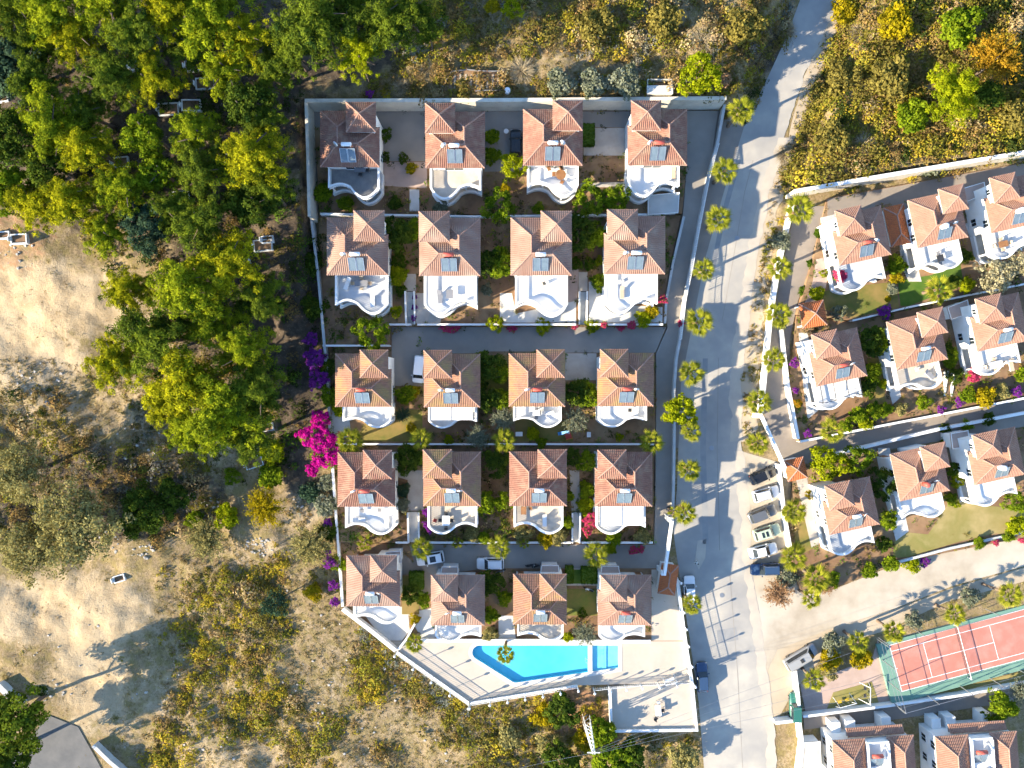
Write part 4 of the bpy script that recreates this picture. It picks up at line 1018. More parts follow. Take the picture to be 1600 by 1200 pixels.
# ------------------------------------------------------------------ walls, fences, stairs
def wall(label, pts, zt, zb, w=.25, m='wall_white', cop='white', name='boundary_wall', group=None, cap=.07, over=.08):
    """pts: photo pixels of the wall's top centre line; zt one height or one per point"""
    zs = zt if isinstance(zt, (list, tuple)) else [zt] * len(pts); bs = zb if isinstance(zb, (list, tuple)) else [zb] * len(pts)
    q = [P(x, y, z) for (x, y), z in zip(pts, zs)]; o = q[0].copy(); o.z = bs[0]
    t = thing(name, label, 'wall', o, 0, group)
    rel = [(p.x - o.x, p.y - o.y) for p in q]
    part('wall', ribbon(MB(), rel, w, lambda i: bs[i] - o.z, lambda i: zs[i] - cap - o.z), m, t)
    if cop: part('coping', ribbon(MB(), rel, w + over, lambda i: zs[i] - cap + .002 - o.z, lambda i: zs[i] - o.z), cop, t)
    return t
def fence(label, pts, z, h=1.0, gap=2.6, m='metal_white', rails=5, posth=None, globe=False, name='fence', bars=0.0):
    q = [P(x, y, z) for x, y in pts]; o = q[0].copy(); t = thing(name, label, 'fence', o)
    rel = [p - o for p in q]; posth = posth or h + .1
    for a, b in zip(rel, rel[1:]):
        d = b - a; k = max(1, round(d.length / gap))
        for i in range(k + (1 if b is rel[-1] else 0)):
            p = a + d * (i / k)
            ps = cpart(('post', h, posth, m), lambda: MB().tube([(0, 0, 0), (0, 0, posth)], [.07, .06], 8), 'post', m, t, loc=p)
            if globe: cpart('globe', lambda: MB().tube([(0, 0, 0), (0, 0, .06), (0, 0, .2), (0, 0, .34), (0, 0, .4)], [.05, .15, .2, .15, .04], 10), 'lamp_globe', 'tank_white', ps, True, loc=(0, 0, posth))
        for r in range(rails):
            zz = h * (r + 1) / rails; mb = MB(); mb.bar(a + Vector((0, 0, zz)), b + Vector((0, 0, zz)), .06 if r == rails - 1 else .03, .05); part('rail', mb, m, t)
        if bars:
            mb = MB()
            for pt_, an in along([a, b], bars): mb.ob((pt_.x, pt_.y, h / 2), (.02, .02, h / 2), an)
            part('bar_row', mb, m, t)['kind'] = 'stuff'
    return t
def stairs(label, x0, x1, y0, y1, zt, zb, m='concrete'):
    """steps descending towards the bottom of the photo between pixel rows y0 and y1"""
    a = P((x0 + x1) / 2, y0, zt); n = 9; t = thing('garden_stair', label, 'stairs', a, 0, 'stairs between the terraces')
    b = P((x0 + x1) / 2, y1, zb); w = (x1 - x0) / 10 * .97; run = (b.y - a.y) / n
    for i in range(n):
        z = (zb - zt) * (i + 1) / n; part('step', MB().bx(-w / 2, w / 2, run * (i + 1) + .002, run * i, -(zt - zb) - .9, z), m, t)
    for s in (-1, 1):
        mb = MB(); mb.add([(s * w / 2 + dx, yy, zz) for dx in (-.12, .12) for yy, zz in ((0, -(zt - zb) - .9), (run * n, -(zt - zb) - .9), (run * n, zb - zt + .85), (0, .85))],
                          [(0, 1, 2, 3), (7, 6, 5, 4), (0, 4, 5, 1), (1, 5, 6, 2), (2, 6, 7, 3), (3, 7, 4, 0)]); part('side_wall', mb, 'white', t)
    return t
def hip_hut(name, label, cat, cx, cy, wx, wy, rz, zb, eave, rise, m='tile_rust', walls=True, group=None):
    """small square pavilion under a pyramid of tiles; wx, wy in metres"""
    p = P(cx, cy, zb + eave); p.z = zb; t = thing(name, label, cat, p, rz, group); x, y = wx / 2, wy / 2
    if walls: part('wall', MB().bx(-x + .3, x - .3, -y + .3, y - .3, -1, eave - .1), 'wall_white', t)
    else:
        for i in (-1, 1):
            for j in (-1, 1): part('post', MB().bx(i * (x - .35) - .1, i * (x - .35) + .1, j * (y - .35) - .1, j * (y - .35) + .1, 0, eave - .12), 'wall_white', t)
    r = part('roof', MB().bx(-x, x, -y, y, eave - .12, eave), 'eave', t)
    a, b, c, d = (-x, -y, eave), (x, -y, eave), (x, y, eave), (-x, y, eave)
    if abs(wx - wy) < .5: e1 = e2 = (0, 0, eave + rise)
    elif wx > wy: e1, e2 = (-x + y, 0, eave + rise), (x - y, 0, eave + rise)
    else: e1, e2 = (0, -y + x, eave + rise), (0, y - x, eave + rise)
    if e1 == e2: sl = [([a, b, e1], a, b), ([b, c, e1], b, c), ([c, d, e1], c, d), ([d, a, e1], d, a)]
    elif wx > wy: sl = [([a, b, e2, e1], a, b), ([b, c, e2], b, c), ([c, d, e1, e2], c, d), ([d, a, e1], d, a)]
    else: sl = [([a, b, e1], a, b), ([b, c, e2, e1], b, c), ([c, d, e2], c, d), ([d, a, e1, e2], d, a)]
    for q in sl: part('roof_slope', tiles(*q), m, r)['kind'] = 'stuff'
    hl = [(a, e1), (b, e1 if wx <= wy else e2), (c, e2), (d, e2 if wx <= wy else e1)]
    part('ridge_tile_row', caps(hl + ([(e1, e2)] if e1 != e2 else [])), 'mortar', r)
    return t

# ------------------------------------------------------------------ walls of the estates
wall('tall cream retaining wall along the top of the left estate', [(476,157),(800,156),(1135,153)], 7.3, 2.6, .45, 'wall_cream', 'wall_cream')
wall('shaded pale wall down the left side of the top row', [(478,160),(481,250),(483,338)], [7.25, 7.25, 7.0], 2.4, .35, 'wall_cream', 'wall_cream')
wall('low mossy wall beside the second and third rows, under the wood', [(486,340),(497,430),(505,520),(512,600),(516,692)], [4.2, 4.0, 3.4, 3.0, 2.7], [1, 1, .5, .5, .5], .3, 'wall_grey', 'wall_grey')
wall('low wall left of the fourth row beside the bougainvillea', [(517,697),(522,770),(528,848),(535,948)], [2.0, 1.9, 1.5, 1.3], -.6, .28, 'wall_grey', 'white')
wall('long pale parapet wall between the estate drive and the main road', [(1134,154),(1122,221),(1107,277),(1093,348),(1080,420),(1070,467),(1063,530),(1057,562),(1053,615),(1054,668),(1053,740),(1052,786),(1051,812)],
     [4.75, 4.55, 4.4, 4.15, 3.75, 3.45, 3.1, 3.0, 2.95, 2.65, 2.3, 2.05, 1.9], [1.6, 1.6, 1.5, 1.4, 1.2, 1, .8, .7, .5, .3, 0, -.2, -.3], .32, 'wall_grey', 'wall_grey')
wall('thin white wall between the top and second rows', [(500,334),(740,338),(1012,335)], 3.95, 1.8, .22)
wall('white wall above the lane, left stretch below the second row', [(608,507),(642,507)], 3.2, 1.2, .22)
wall('white wall with shrubs above the lane, middle stretch below the second row', [(652,507),(780,507),(900,507)], 3.35, 1.2, .22)
wall('white wall with pink flowers above the lane, right stretch below the second row', [(921,507),(1036,507)], 3.35, 1.2, .22)
wall('short white wall below the second row\'s leftmost garden', [(504,540),(609,540)], 3.2, 1.2, .2)
wall('grey kerb wall on the left side of the drive by the second row', [(1069,338),(1052,410),(1041,470),(1039,505)], [3.5, 3.2, 2.95, 2.9], 1.2, .3, 'wall_grey', 'wall_grey')
wall('low white wall between the third and fourth rows', [(518,694),(770,694),(1022,694)], 2.35, .4, .2)
wall('white wall above the lower lane, left of the stairs', [(618,848),(637,848)], 1.75, -.2, .2)
wall('white wall above the lower lane, below the fourth row', [(658,848),(892,848)], 1.75, -.2, .22)
wall('white wall above the lower lane, at the fourth row\'s rightmost garden', [(909,848),(1020,848)], 1.75, -.2, .22)
wall('slanting white wall below the bottom row\'s leftmost villa', [(535,952),(577,984),(618,1017)], 1.7, -1.6, .5, 'white', 'white')
wall('white kerb wall along the slanting pool deck edge', [(620,1019),(676,1059),(733,1099)], .85, -1.9, .3, 'white', 'white')
wall('white kerb wall along the lower pool deck edge', [(735,1099),(766,1094),(902,1072)], .85, -1.9, .3, 'white', 'white')
wall('white garden wall between the bottom row and the pool', [(656,1001),(840,1001.5),(1017,1003)], 1.15, .3, .35, 'white', 'white')
wall('short white wall dividing the pool deck from the leftmost bottom villa', [(648,975),(634,1000),(622,1015)], 1.5, -.2, .22, 'white', 'white')
wall('white wall between the pool deck and the main road', [(1058,903),(1064,950),(1071,1002),(1081,1066)], 1.35, -1.4, .28, 'white', 'white')
wall('white retaining wall around the lower terrace beside the road', [(953,1076),(956,1143),(1089,1141),(1082,1070)], 1.15, -2.0, .3, 'white', 'white')
wall('tall pale retaining wall along the top of the right estate', [(1241,299),(1320,285),(1480,258),(1660,228)], 6.2, 2.0, .5, 'wall_cream', 'wall_white')
wall('whitewashed wall between the verge and the right estate\'s road', [(1239,318),(1217,415),(1205,490),(1195,590),(1190,645)], [3.9, 3.4, 3.2, 2.9, 2.7], [1.8, 1.4, 1.2, .9, .8], .55, 'white', 'white')
wall('white wall in front of the right estate\'s middle left villa', [(1222,515),(1232,600),(1248,686)], 3.0, .8, .3, 'wall_white', 'white')
wall('white wall on the upper side of the right estate\'s lane', [(1251,690),(1400,661),(1660,611)], 2.75, .6, .25)
wall('white wall on the lower side of the right estate\'s lane', [(1296,712),(1470,670),(1660,634)], 2.2, .4, .4, 'white', 'white')
wall('thin wall between the right estate\'s top and middle gardens', [(1332,501),(1420,480),(1660,432)], 3.2, 1.4, .2)
wall('pale pink wall behind the parked cars', [(1218,728),(1226,800),(1236,858)], 2.0, .2, .32, 'white', 'white')
wall('stone wall along the dirt road below the dry lawn', [(1398,880),(1480,858),(1570,838),(1660,820)], 1.75, -.4, .3, 'wall_grey', 'wall_grey')
wall('white wall between the tennis court and the lower right houses', [(1255,1120),(1390,1103),(1500,1087),(1660,1060)], .7, -1.4, .3, 'white', 'white')
wall('white wall running down beside the green jeep', [(1243,1048),(1248,1090),(1250,1130),(1254,1160)], 1.0, -1.5, .35, 'white', 'white')
wall('white wall corner left of the lower right houses', [(1212,1130),(1246,1126)], .8, -1.5, .4, 'white', 'white')
wall('broken pale wall at the lower left road, left piece', [(-5,1070),(18,1092),(28,1104)], 1.2, -1.5, .8, 'wall_grey', 'wall_grey')
wall('broken pale wall at the lower left road, right piece', [(145,1165),(170,1190),(200,1215)], .3, -1.8, .5, 'wall_grey', 'wall_grey')
# fences with globe lamps round the pool
fence('white railing with globe lamps along the slanting pool edge', [(620,1018),(676,1058),(733,1098)], .85, 1.0, 2.9, posth=1.9, globe=True, bars=.34, rails=2)
fence('white railing with globe lamps along the lower pool edge', [(735,1098),(766,1093),(902,1071)], .85, 1.0, 2.9, posth=1.9, globe=True, bars=.34, rails=2)
fence('white railing with globe lamps above the lower terrace', [(927,1075),(1000,1067),(1080,1063)], .6, 1.0, 2.9, posth=1.9, globe=True, bars=.34, rails=2)
fence('white railing with globe lamps between pool deck and main road', [(1059,905),(1064,950),(1071,1002),(1081,1064)], 1.35, 1.1, 3.2, posth=2.1, globe=True, bars=.34, rails=2)
fence('pale railing on the parapet beside the main road', [(1121,228),(1107,279),(1093,350),(1080,422),(1070,469),(1063,530)], 3.9, .9, 3.0, rails=2, bars=.35)
fence('tall wire fence at the near end of the tennis court', [(1370,998),(1396,1098)], CZ, 3.6, 3.5, 'metal_grey', 3, 3.7)
fence('tall wire fence along the upper side of the tennis court', [(1372,996),(1480,968),(1600,935)], CZ, 3.2, 5, 'metal_grey', 2, 3.3)
fence('tall wire fence along the lower side of the tennis court', [(1397,1100),(1500,1072),(1640,1035)], CZ, 3.2, 5, 'metal_grey', 2, 3.3)
stairs('grey garden stair left of the second row\'s second villa', 634, 648, 456, 507, 2.95, 1.92)
stairs('grey garden stair left of the second row\'s rightmost villa', 905, 917, 456, 507, 2.95, 1.92)
stairs('white garden stair left of the fourth row\'s second villa', 638, 655, 800, 847, 1.25, .57, 'paving_white')
stairs('white garden stair left of the fourth row\'s rightmost villa', 894, 906, 800, 847, 1.25, .57, 'paving_white')
stairs('white garden stair right of the right estate\'s centre villa', 1476, 1487, 580, 626, 2.35, 1.3, 'paving_white')

# gates, huts
def gate(label, a, b, z, zb, w=.36, d=.8):
    pa, pb = P(*a, z), P(*b, z); o = pa.copy(); o.z = zb; t = thing('gate_arch', label, 'gate', o)
    q = pb - pa; hh = z - zb
    part('beam', MB().bar((0, 0, hh - d / 2), (q.x, q.y, hh - d / 2), w, d), 'white', t)
    for p in (Vector((0, 0, 0)), Vector((q.x, q.y, 0))):
        part('pillar', MB().bx(p.x - .35, p.x + .35, p.y - .35, p.y + .35, -.6, hh - d + .002), 'white', t)
gate('white gate beam over the left estate\'s entrance', (1051,814), (1039,898), 5.0, .5)
gate('white gate beam over the right estate\'s entrance', (1191,650), (1228,732), 4.9, 1.1)
hip_hut('gatehouse', 'small gatehouse with rusty tiled roof beside the left entrance', 'gatehouse', 1044, 905, 2.6, 4.6, math.radians(-8), .55, 2.7, .75, 'tile_rust')
hip_hut('gatehouse', 'small tiled gatehouse at the right estate\'s entrance by parked cars', 'gatehouse', 1243, 733, 3.0, 3.2, RA, 1.3, 2.7, .8, 'tile_rust')
hip_hut('gazebo', 'square gazebo with orange pyramid roof below the top left right-estate villa', 'gazebo', 1270, 491, 3.7, 3.7, math.radians(9), 2.6, 2.5, 1.1, 'tile_rust', False)
hip_hut('carport', 'orange tiled lean-to between the right estate\'s two top left villas', 'carport', 1402, 352, 3.1, 5.9, RA, 3.0, 2.9, .5, 'tile_rust')
def flat_hut(name, label, cat, pts, zb, h, m='paving_pink', edge='white'):
    zt = zb + h; poly = px_poly(pts, zt); cx = sum(p[0] for p in poly) / len(poly); cy = sum(p[1] for p in poly) / len(poly)
    t = thing(name, label, cat, (cx, cy, zb)); rel = [(x - cx, y - cy) for x, y in poly]
    part('wall', MB().prism(outset(rel, -.15), -.8, h - .2), 'wall_white', t); part('roof', MB().prism(rel, h - .198, h), m, t)
    part('parapet', ribbon(MB(), outset(rel, -.07) + [outset(rel, -.07)[0]], .1, h + .002, h + .07), edge, t)
    return t
flat_hut('porch', 'flat pinkish porch roof behind the bottom row\'s leftmost villa', 'porch', [(602,862),(627,860),(627,880),(604,882)], .55, 2.7)
flat_hut('porch', 'flat pinkish porch roof behind the bottom row\'s second villa', 'porch', [(690,885),(716,885),(716,898),(688,898)], .55, 2.7)
flat_hut('porch', 'flat pinkish porch roof behind the bottom row\'s third villa', 'porch', [(846,883),(873,883),(874,896),(844,896)], .55, 2.7)
flat_hut('porch', 'flat pinkish porch roof behind the bottom row\'s rightmost villa', 'porch', [(940,884),(967,884),(969,897),(938,897)], .55, 2.7)
flat_hut('porch', 'flat roofed lean-to left of the right estate\'s top right villa', 'porch', [(1504,294),(1538,284),(1541,303),(1510,316)], 3.0, 2.7)
flat_hut('porch', 'flat roofed lean-to left of the right estate\'s middle right villa', 'porch', [(1480,480),(1512,468),(1516,490),(1486,500)], 2.3, 2.7)
flat_hut('porch', 'flat roofed lean-to left of the right estate\'s lowest right villa', 'porch', [(1485,677),(1513,672),(1516,698),(1488,702)], 1.35, 2.7)
flat_hut('slab_roof', 'flat whitish concrete roof below the top row\'s rightmost villa', 'outbuilding', [(1012,305),(1062,300),(1060,333),(1012,336)], 3.3, .9, 'concrete')
t = thing('animal_coop', 'open topped white block coop on the bank above the wall', 'coop', G(1029, 139))
for a in ((-1.8, -1.7, -1.1, 1.1), (1.7, 1.8, -1.1, 1.1), (-1.7, 1.7, -1.1, -.98), (-1.7, 1.7, .98, 1.1)): part('wall', MB().bx(*a, -.4, .9), 'wall_cream', t)
part('roof_slab', MB().bx(-1.9, 1.9, -1.15, .1, .91, 1.0), 'paving_white', t)
for k in range(3): part('plank', MB().ob((-.6 + .6 * k, .5, .25), (.28, .2, .25), .4 * k), 'wood', t)

# ------------------------------------------------------------------ palms
for k, (x, y, r, h) in enumerate([(1158,173,25,6.2),(1133,267,21,6.0),(1122,343,24,6.0),(1100,421,19,5.6),(1093,503,24,5.6),(1080,583,21,5.4),(1080,674,17,5.2),(1077,735,21,5.4),(1071,802,19,5.4),(1082,945,18,5.2)]):
    palm('%s palm from the top in the row along the left estate\'s wall' % ('first','second','third','fourth','fifth','sixth','seventh','eighth','ninth','lowest')[k], x, y, r, h, group='palms along the main road')
for k, (x, y, r, h) in enumerate([(1250,327,24,5.2),(1218,418,21,5.2),(1217,492,22,5.0),(1209,563,21,5.0),(1186,628,20,4.6),(1184,693,18,4.6)]):
    palm('%s palm from the top along the right estate\'s white wall' % ('first','second','third','fourth','fifth','sixth')[k], x, y, r, h, group='palms along the main road')
for lab, x, y, r, h in [('palm beside the upper parked cars',1240,800,22,5.2),('palm beside the lower parked cars',1240,870,22,5.2),('larger palm below the parking area by the two-balcony villa',1276,904,24,5.0),('small palm at the dirt road corner',1268,936,17,4.0),
    ('palm in the green garden of the right estate\'s top middle villa',1468,452,24,4.6),('palm on the right estate\'s lane corner',1299,673,20,5.0),('palm over the far side of the tennis court',1492,960,19,5.4),('palm at the tennis court\'s upper left corner',1397,987,18,5.4),
    ('palm at the right photo edge above the tennis court',1578,930,20,5.4),('palm above the yellow hedge near the court gate',1341,1003,18,5.0),('palm beside the grey camper van',1272,1062,19,5.0),
    ('palm beside the magenta bougainvillea',547,688,22,4.6),('palm below the third row\'s second villa, left side',658,686,20,4.8),('palm between the third row\'s second and third gardens',788,688,20,4.8),('palm at the right end of the third row\'s gardens',1018,691,21,4.8),
    ('palm over the white car in the lower lane',659,857,20,5.0),('palm over the white estate car\'s bonnet in the lower lane',780,855,20,5.0),('palm below the fourth row\'s rightmost villa',932,866,22,5.0),('leaning palm on the slanting side of the pool deck',648,1006,15,4.8),('palm hanging over the swimming pool',790,1022,15,5.2)]:
    palm(lab, x, y, r, h)
palm('small ragged palm on the drive wall near the entrance', 1053, 800, 11, 3.2, n=11)
palm('low palm shrub below the fourth row\'s second villa', 715, 848, 11, 1.6, n=12)
palm('low palm shrub below the fourth row\'s third villa', 819, 850, 9, 1.5, n=12)
palm('low palm shrub under the leftmost fourth row balcony', 570, 848, 14, 1.8, n=13)

# ------------------------------------------------------------------ the wood on the left
PINES = [ # px, py, crown radius px, height m, leaf, what sets it apart
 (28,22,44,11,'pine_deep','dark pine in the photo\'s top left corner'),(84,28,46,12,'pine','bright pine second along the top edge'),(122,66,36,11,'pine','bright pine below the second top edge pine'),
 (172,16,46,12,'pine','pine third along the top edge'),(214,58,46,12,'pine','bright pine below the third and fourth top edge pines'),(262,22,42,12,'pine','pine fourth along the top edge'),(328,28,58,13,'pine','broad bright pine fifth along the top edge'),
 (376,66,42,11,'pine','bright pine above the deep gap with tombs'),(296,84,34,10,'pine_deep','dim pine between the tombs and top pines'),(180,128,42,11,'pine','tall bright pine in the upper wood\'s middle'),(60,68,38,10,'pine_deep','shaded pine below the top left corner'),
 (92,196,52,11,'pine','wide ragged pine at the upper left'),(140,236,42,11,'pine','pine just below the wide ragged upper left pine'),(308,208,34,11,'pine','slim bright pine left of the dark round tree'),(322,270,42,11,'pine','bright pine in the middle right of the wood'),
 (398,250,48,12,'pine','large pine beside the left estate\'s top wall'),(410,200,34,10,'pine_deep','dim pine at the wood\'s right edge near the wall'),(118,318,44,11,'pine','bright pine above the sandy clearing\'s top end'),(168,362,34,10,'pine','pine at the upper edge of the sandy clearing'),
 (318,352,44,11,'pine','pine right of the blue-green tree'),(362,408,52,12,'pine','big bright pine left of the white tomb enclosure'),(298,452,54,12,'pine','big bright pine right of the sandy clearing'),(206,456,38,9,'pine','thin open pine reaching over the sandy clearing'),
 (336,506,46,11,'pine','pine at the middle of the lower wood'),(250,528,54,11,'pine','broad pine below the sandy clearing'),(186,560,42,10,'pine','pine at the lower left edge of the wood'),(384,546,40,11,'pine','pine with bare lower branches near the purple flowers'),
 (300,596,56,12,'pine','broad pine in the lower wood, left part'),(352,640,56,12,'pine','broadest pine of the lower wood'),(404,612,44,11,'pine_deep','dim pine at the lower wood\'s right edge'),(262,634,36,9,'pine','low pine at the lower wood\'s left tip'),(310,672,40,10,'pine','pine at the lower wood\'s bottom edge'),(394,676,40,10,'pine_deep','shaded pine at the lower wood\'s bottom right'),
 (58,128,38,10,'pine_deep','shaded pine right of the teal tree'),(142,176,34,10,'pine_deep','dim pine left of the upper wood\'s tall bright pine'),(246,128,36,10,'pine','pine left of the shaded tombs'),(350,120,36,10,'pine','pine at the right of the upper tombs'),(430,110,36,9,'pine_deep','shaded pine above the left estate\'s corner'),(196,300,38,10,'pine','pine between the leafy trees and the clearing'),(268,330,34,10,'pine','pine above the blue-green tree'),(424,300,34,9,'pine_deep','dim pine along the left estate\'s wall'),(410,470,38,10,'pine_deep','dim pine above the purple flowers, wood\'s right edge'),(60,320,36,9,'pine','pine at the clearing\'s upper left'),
 (500,42,58,13,'pine_deep','broad dark green pine right of the wood\'s top gap'),(562,84,34,11,'lime_leaf','bright lime pine above the top villas\' wall'),(606,46,46,12,'pine_deep','deep green pine at the top, left of the dry slope'),(646,20,40,11,'pine_deep','deep green pine at the top edge beside the dry slope'),(546,18,42,12,'pine_deep','deep green pine at the very top between two dark ones'),(462,80,40,10,'pine_deep','shaded pine left of the lime pine'),(668,58,16,6,'pine_deep','small dark pine at the edge of the dry slope'),
]
for k_, (x, y, r, h, lf, lab) in enumerate(PINES):
    if lf == 'pine' and k_ % 5 in (1, 3): lf = 'pine_fresh'
    elif lf == 'pine' and k_ % 5 == 4: lf = 'pine_deep'
    tree('pine_tree', lab, 'pine', x, y, r * 1.26, h, lf, 'pine', 'pines of the wood')
BROAD = [
 (24,104,58,9,'teal_leaf','broad','big dull teal tree at the left edge of the wood'),(20,212,46,9,'dark_leaf','broad','dark tree on the left edge below the teal tree'),(10,292,42,9,'green_leaf','broad','green tree on the left edge above the tomb clearing'),(74,262,40,9,'dark_leaf','broad','dark tree in shade below the ragged pine'),
 (226,212,38,10,'green_leaf','broad','leafy dull green tree in the middle of the upper wood'),(246,268,34,9,'green_leaf','broad','leafy green tree below the dull green one'),(390,166,44,10,'dark_leaf','round','dark round tree near the left estate\'s top corner'),(228,352,44,9,'teal_leaf','broad','blue-green tree at the clearing\'s upper right'),
 (392,318,44,9,'dark_leaf','broad','dark tree above the white tomb enclosure'),(224,800,42,8,'dark_leaf','broad','dark green tree in the shaded hollow'),(272,776,28,6.5,'dark_leaf','broad','smaller dark tree right of the hollow\'s tree'),(122,822,76,11,'khaki_leaf','dense','large olive-khaki open tree at the left'),(50,862,56,10,'khaki_leaf','dense','khaki open tree at the left edge'),(30,740,54,10,'khaki_leaf','dense','dim brown bush tree in the left hollow'),
 (430,944,26,5,'teal_leaf','sparse','lone grey-green tree among the yellow scrub'),(24,1122,54,11,'pine_deep','broad','dense green tree at the lower left road'),(8,1192,46,10,'dark_leaf','broad','dark tree in the photo\'s lower left corner'),  # corner tree added to cast shade on the lower left road
 (1092,118,34,6,'lime_leaf','round','bright yellow-green tree above the estate\'s top right corner'),(1484,150,50,8,'lime_leaf','pine','pale lime pine on the upper right slope'),(1556,92,46,7,'orange_leaf','wispy','orange-yellow open tree near the upper right edge'),
 (800,14,17,4,'lime_leaf','round','small lime tree at the top edge of the dry slope'),(1063,640,29,6,'lime_leaf','broad','yellow-green tree overhanging the drive and road'),
]
for x, y, r, h, lf, kd, lab in BROAD:
    if kd in ('broad', 'round') and r > 34: kd = 'wood'
    tree('leafy_tree', lab, 'tree', x, y, r, h, lf, kd, 'trees of the wood and slope')
V = {}
for r_, nm in ((1, "top row's"), (2, "second row's"), (3, "third row's"), (4, "fourth row's"), (5, "bottom row's")):
    for c_ in range(1, 5): V['r%dh%d' % (r_, c_)] = nm + ' ' + ORD[c_] + ' villa'
for k_, nm in (('RA', 'top left'), ('RB', 'top middle'), ('RC', 'top right'), ('RD', 'middle left'), ('RE', 'central'), ('RF', 'middle right'), ('RG', 'bottom left'), ('RH', 'bottom middle'), ('RI', 'bottom right')): V[k_] = "right estate's " + nm + ' villa'
GT = [ # garden trees
 ('yellow-green round tree left of {r1h3}',803,262,19,4.5,'lime_leaf','round'),('green and yellow tree below {r1h2}, right side',779,323,23,4.5,'green_leaf','round'),('dense green tree below {r1h3}, right side',922,313,23,4.5,'green_leaf','round'),('dense green tree below {r1h4}, left side',962,313,21,4.5,'green_leaf','round'),
 ('dark tree right of {r2h1}, nearer that villa',622,364,24,5,'dark_leaf','broad'),('green tree left of {r2h2}, by its tower',646,362,17,4.5,'green_leaf','broad'),('dark leafy tree right of {r2h2}',763,410,20,4.5,'dark_leaf','broad'),('bright leafy tree left of {r2h3}',788,410,21,4.5,'green_leaf','broad'),('green tree below {r2h1} beside the lane',580,521,24,4.5,'green_leaf','round'),
 ('dark big tree right of {r2h3}',906,362,26,5,'dark_leaf','broad'),('brighter tree left of {r2h4}',932,368,19,4.5,'green_leaf','broad'),('dark tree right of {r3h2}, upper one',765,572,23,5,'dark_leaf','broad'),('sunlit tree left of {r3h3}, upper one',785,582,15,4.5,'green_leaf','broad'),('dark tree right of {r3h2}, lower one',765,621,19,4.5,'dark_leaf','broad'),('sunlit tree left of {r3h3}, lower one',787,622,14,4,'green_leaf','broad'),
 ('dark leafy tree right of {r3h3}',902,615,21,4.5,'dark_leaf','broad'),('bright leafy tree left of {r3h4}',921,618,17,4.5,'green_leaf','broad'),('silver olive tree left of {r3h3}\'s terrace',787,654,20,3.6,'olive_leaf','wispy'),('silver olive tree below {r3h2}, right side',746,682,19,3.2,'olive_leaf','wispy'),('silver olive tree left of {r3h4}\'s terrace',899,657,19,3.6,'olive_leaf','wispy'),('small dull olive right of {r3h1}\'s terrace',629,648,12,3,'teal_leaf','wispy'),
 ('dark tree right of {r4h1} by the wall',638,718,21,4.5,'dark_leaf','broad'),('dark tree right of {r4h2} by the wall',778,724,20,4.5,'dark_leaf','broad'),('leafy green tree right of {r4h2}\'s terrace',765,787,17,4,'green_leaf','broad'),('light green tree left of {r4h3}\'s terrace',789,783,13,4,'green_leaf','broad'),('leafy tree between {r4h3} and its right neighbour',917,722,15,4.2,'green_leaf','broad'),('dark tree right of {r4h3} by the wall',896,715,13,4,'dark_leaf','broad'),
 ('dark tree right of {r5h2}',768,910,18,4,'dark_leaf','broad'),('silver olive tree left of {r5h4}\'s terrace',915,990,18,3,'olive_leaf','wispy'),('dark tree right of {r5h1}',642,926,15,3.6,'dark_leaf','broad'),
 ('flowering cream tree below {RC}',1556,430,30,4.5,'cream_leaf','sparse'),('second cream tree at the right edge below {RC}',1593,412,20,4.5,'cream_leaf','sparse'),('dark tree left of {RE}',1358,534,21,4.5,'dark_leaf','broad'),('sunlit tree left of {RE}\'s tower side',1377,538,15,4,'green_leaf','broad'),
 ('bright round tree above {RG}',1293,726,25,4.5,'lime_leaf','round'),('green tree above {RG}, right one',1338,718,20,4.5,'green_leaf','round'),('dark dense tree right of {RG}',1378,754,22,4.5,'dark_leaf','round'),('light leafy tree right of {RG}\'s terrace',1386,812,14,3.6,'green_leaf','broad'),('green tree at {RI}\'s lower right',1584,784,15,3.6,'green_leaf','round'),
 ('sunlit green tree near the lower right edge',1562,1106,22,4,'green_leaf','broad'),('silver tree at the right edge beside the court',1592,1080,18,3.6,'olive_leaf','wispy'),('dark green tree left of the lower terrace',878,1112,24,4,'dark_leaf','broad'),('bright green tree beside the lower terrace\'s left wall',941,1142,20,4,'green_leaf','broad'),
 ('dark green tree at the bottom centre, left one',872,1190,26,4,'dark_leaf','broad'),('green tree at the bottom edge right of the pylon',950,1190,30,4,'green_leaf','broad'),('dark green tree at the bottom edge under the wire',985,1184,24,4,'dark_leaf','broad'),('thin tree at the bottom right of the lower terrace',1070,1185,24,3.5,'khaki_leaf','broad'),
]
for lab, x, y, r, h, lf, kd in GT: tree('garden_tree', lab.format(**V), 'tree', x, y, r * 1.2, h, lf, kd, 'garden trees')
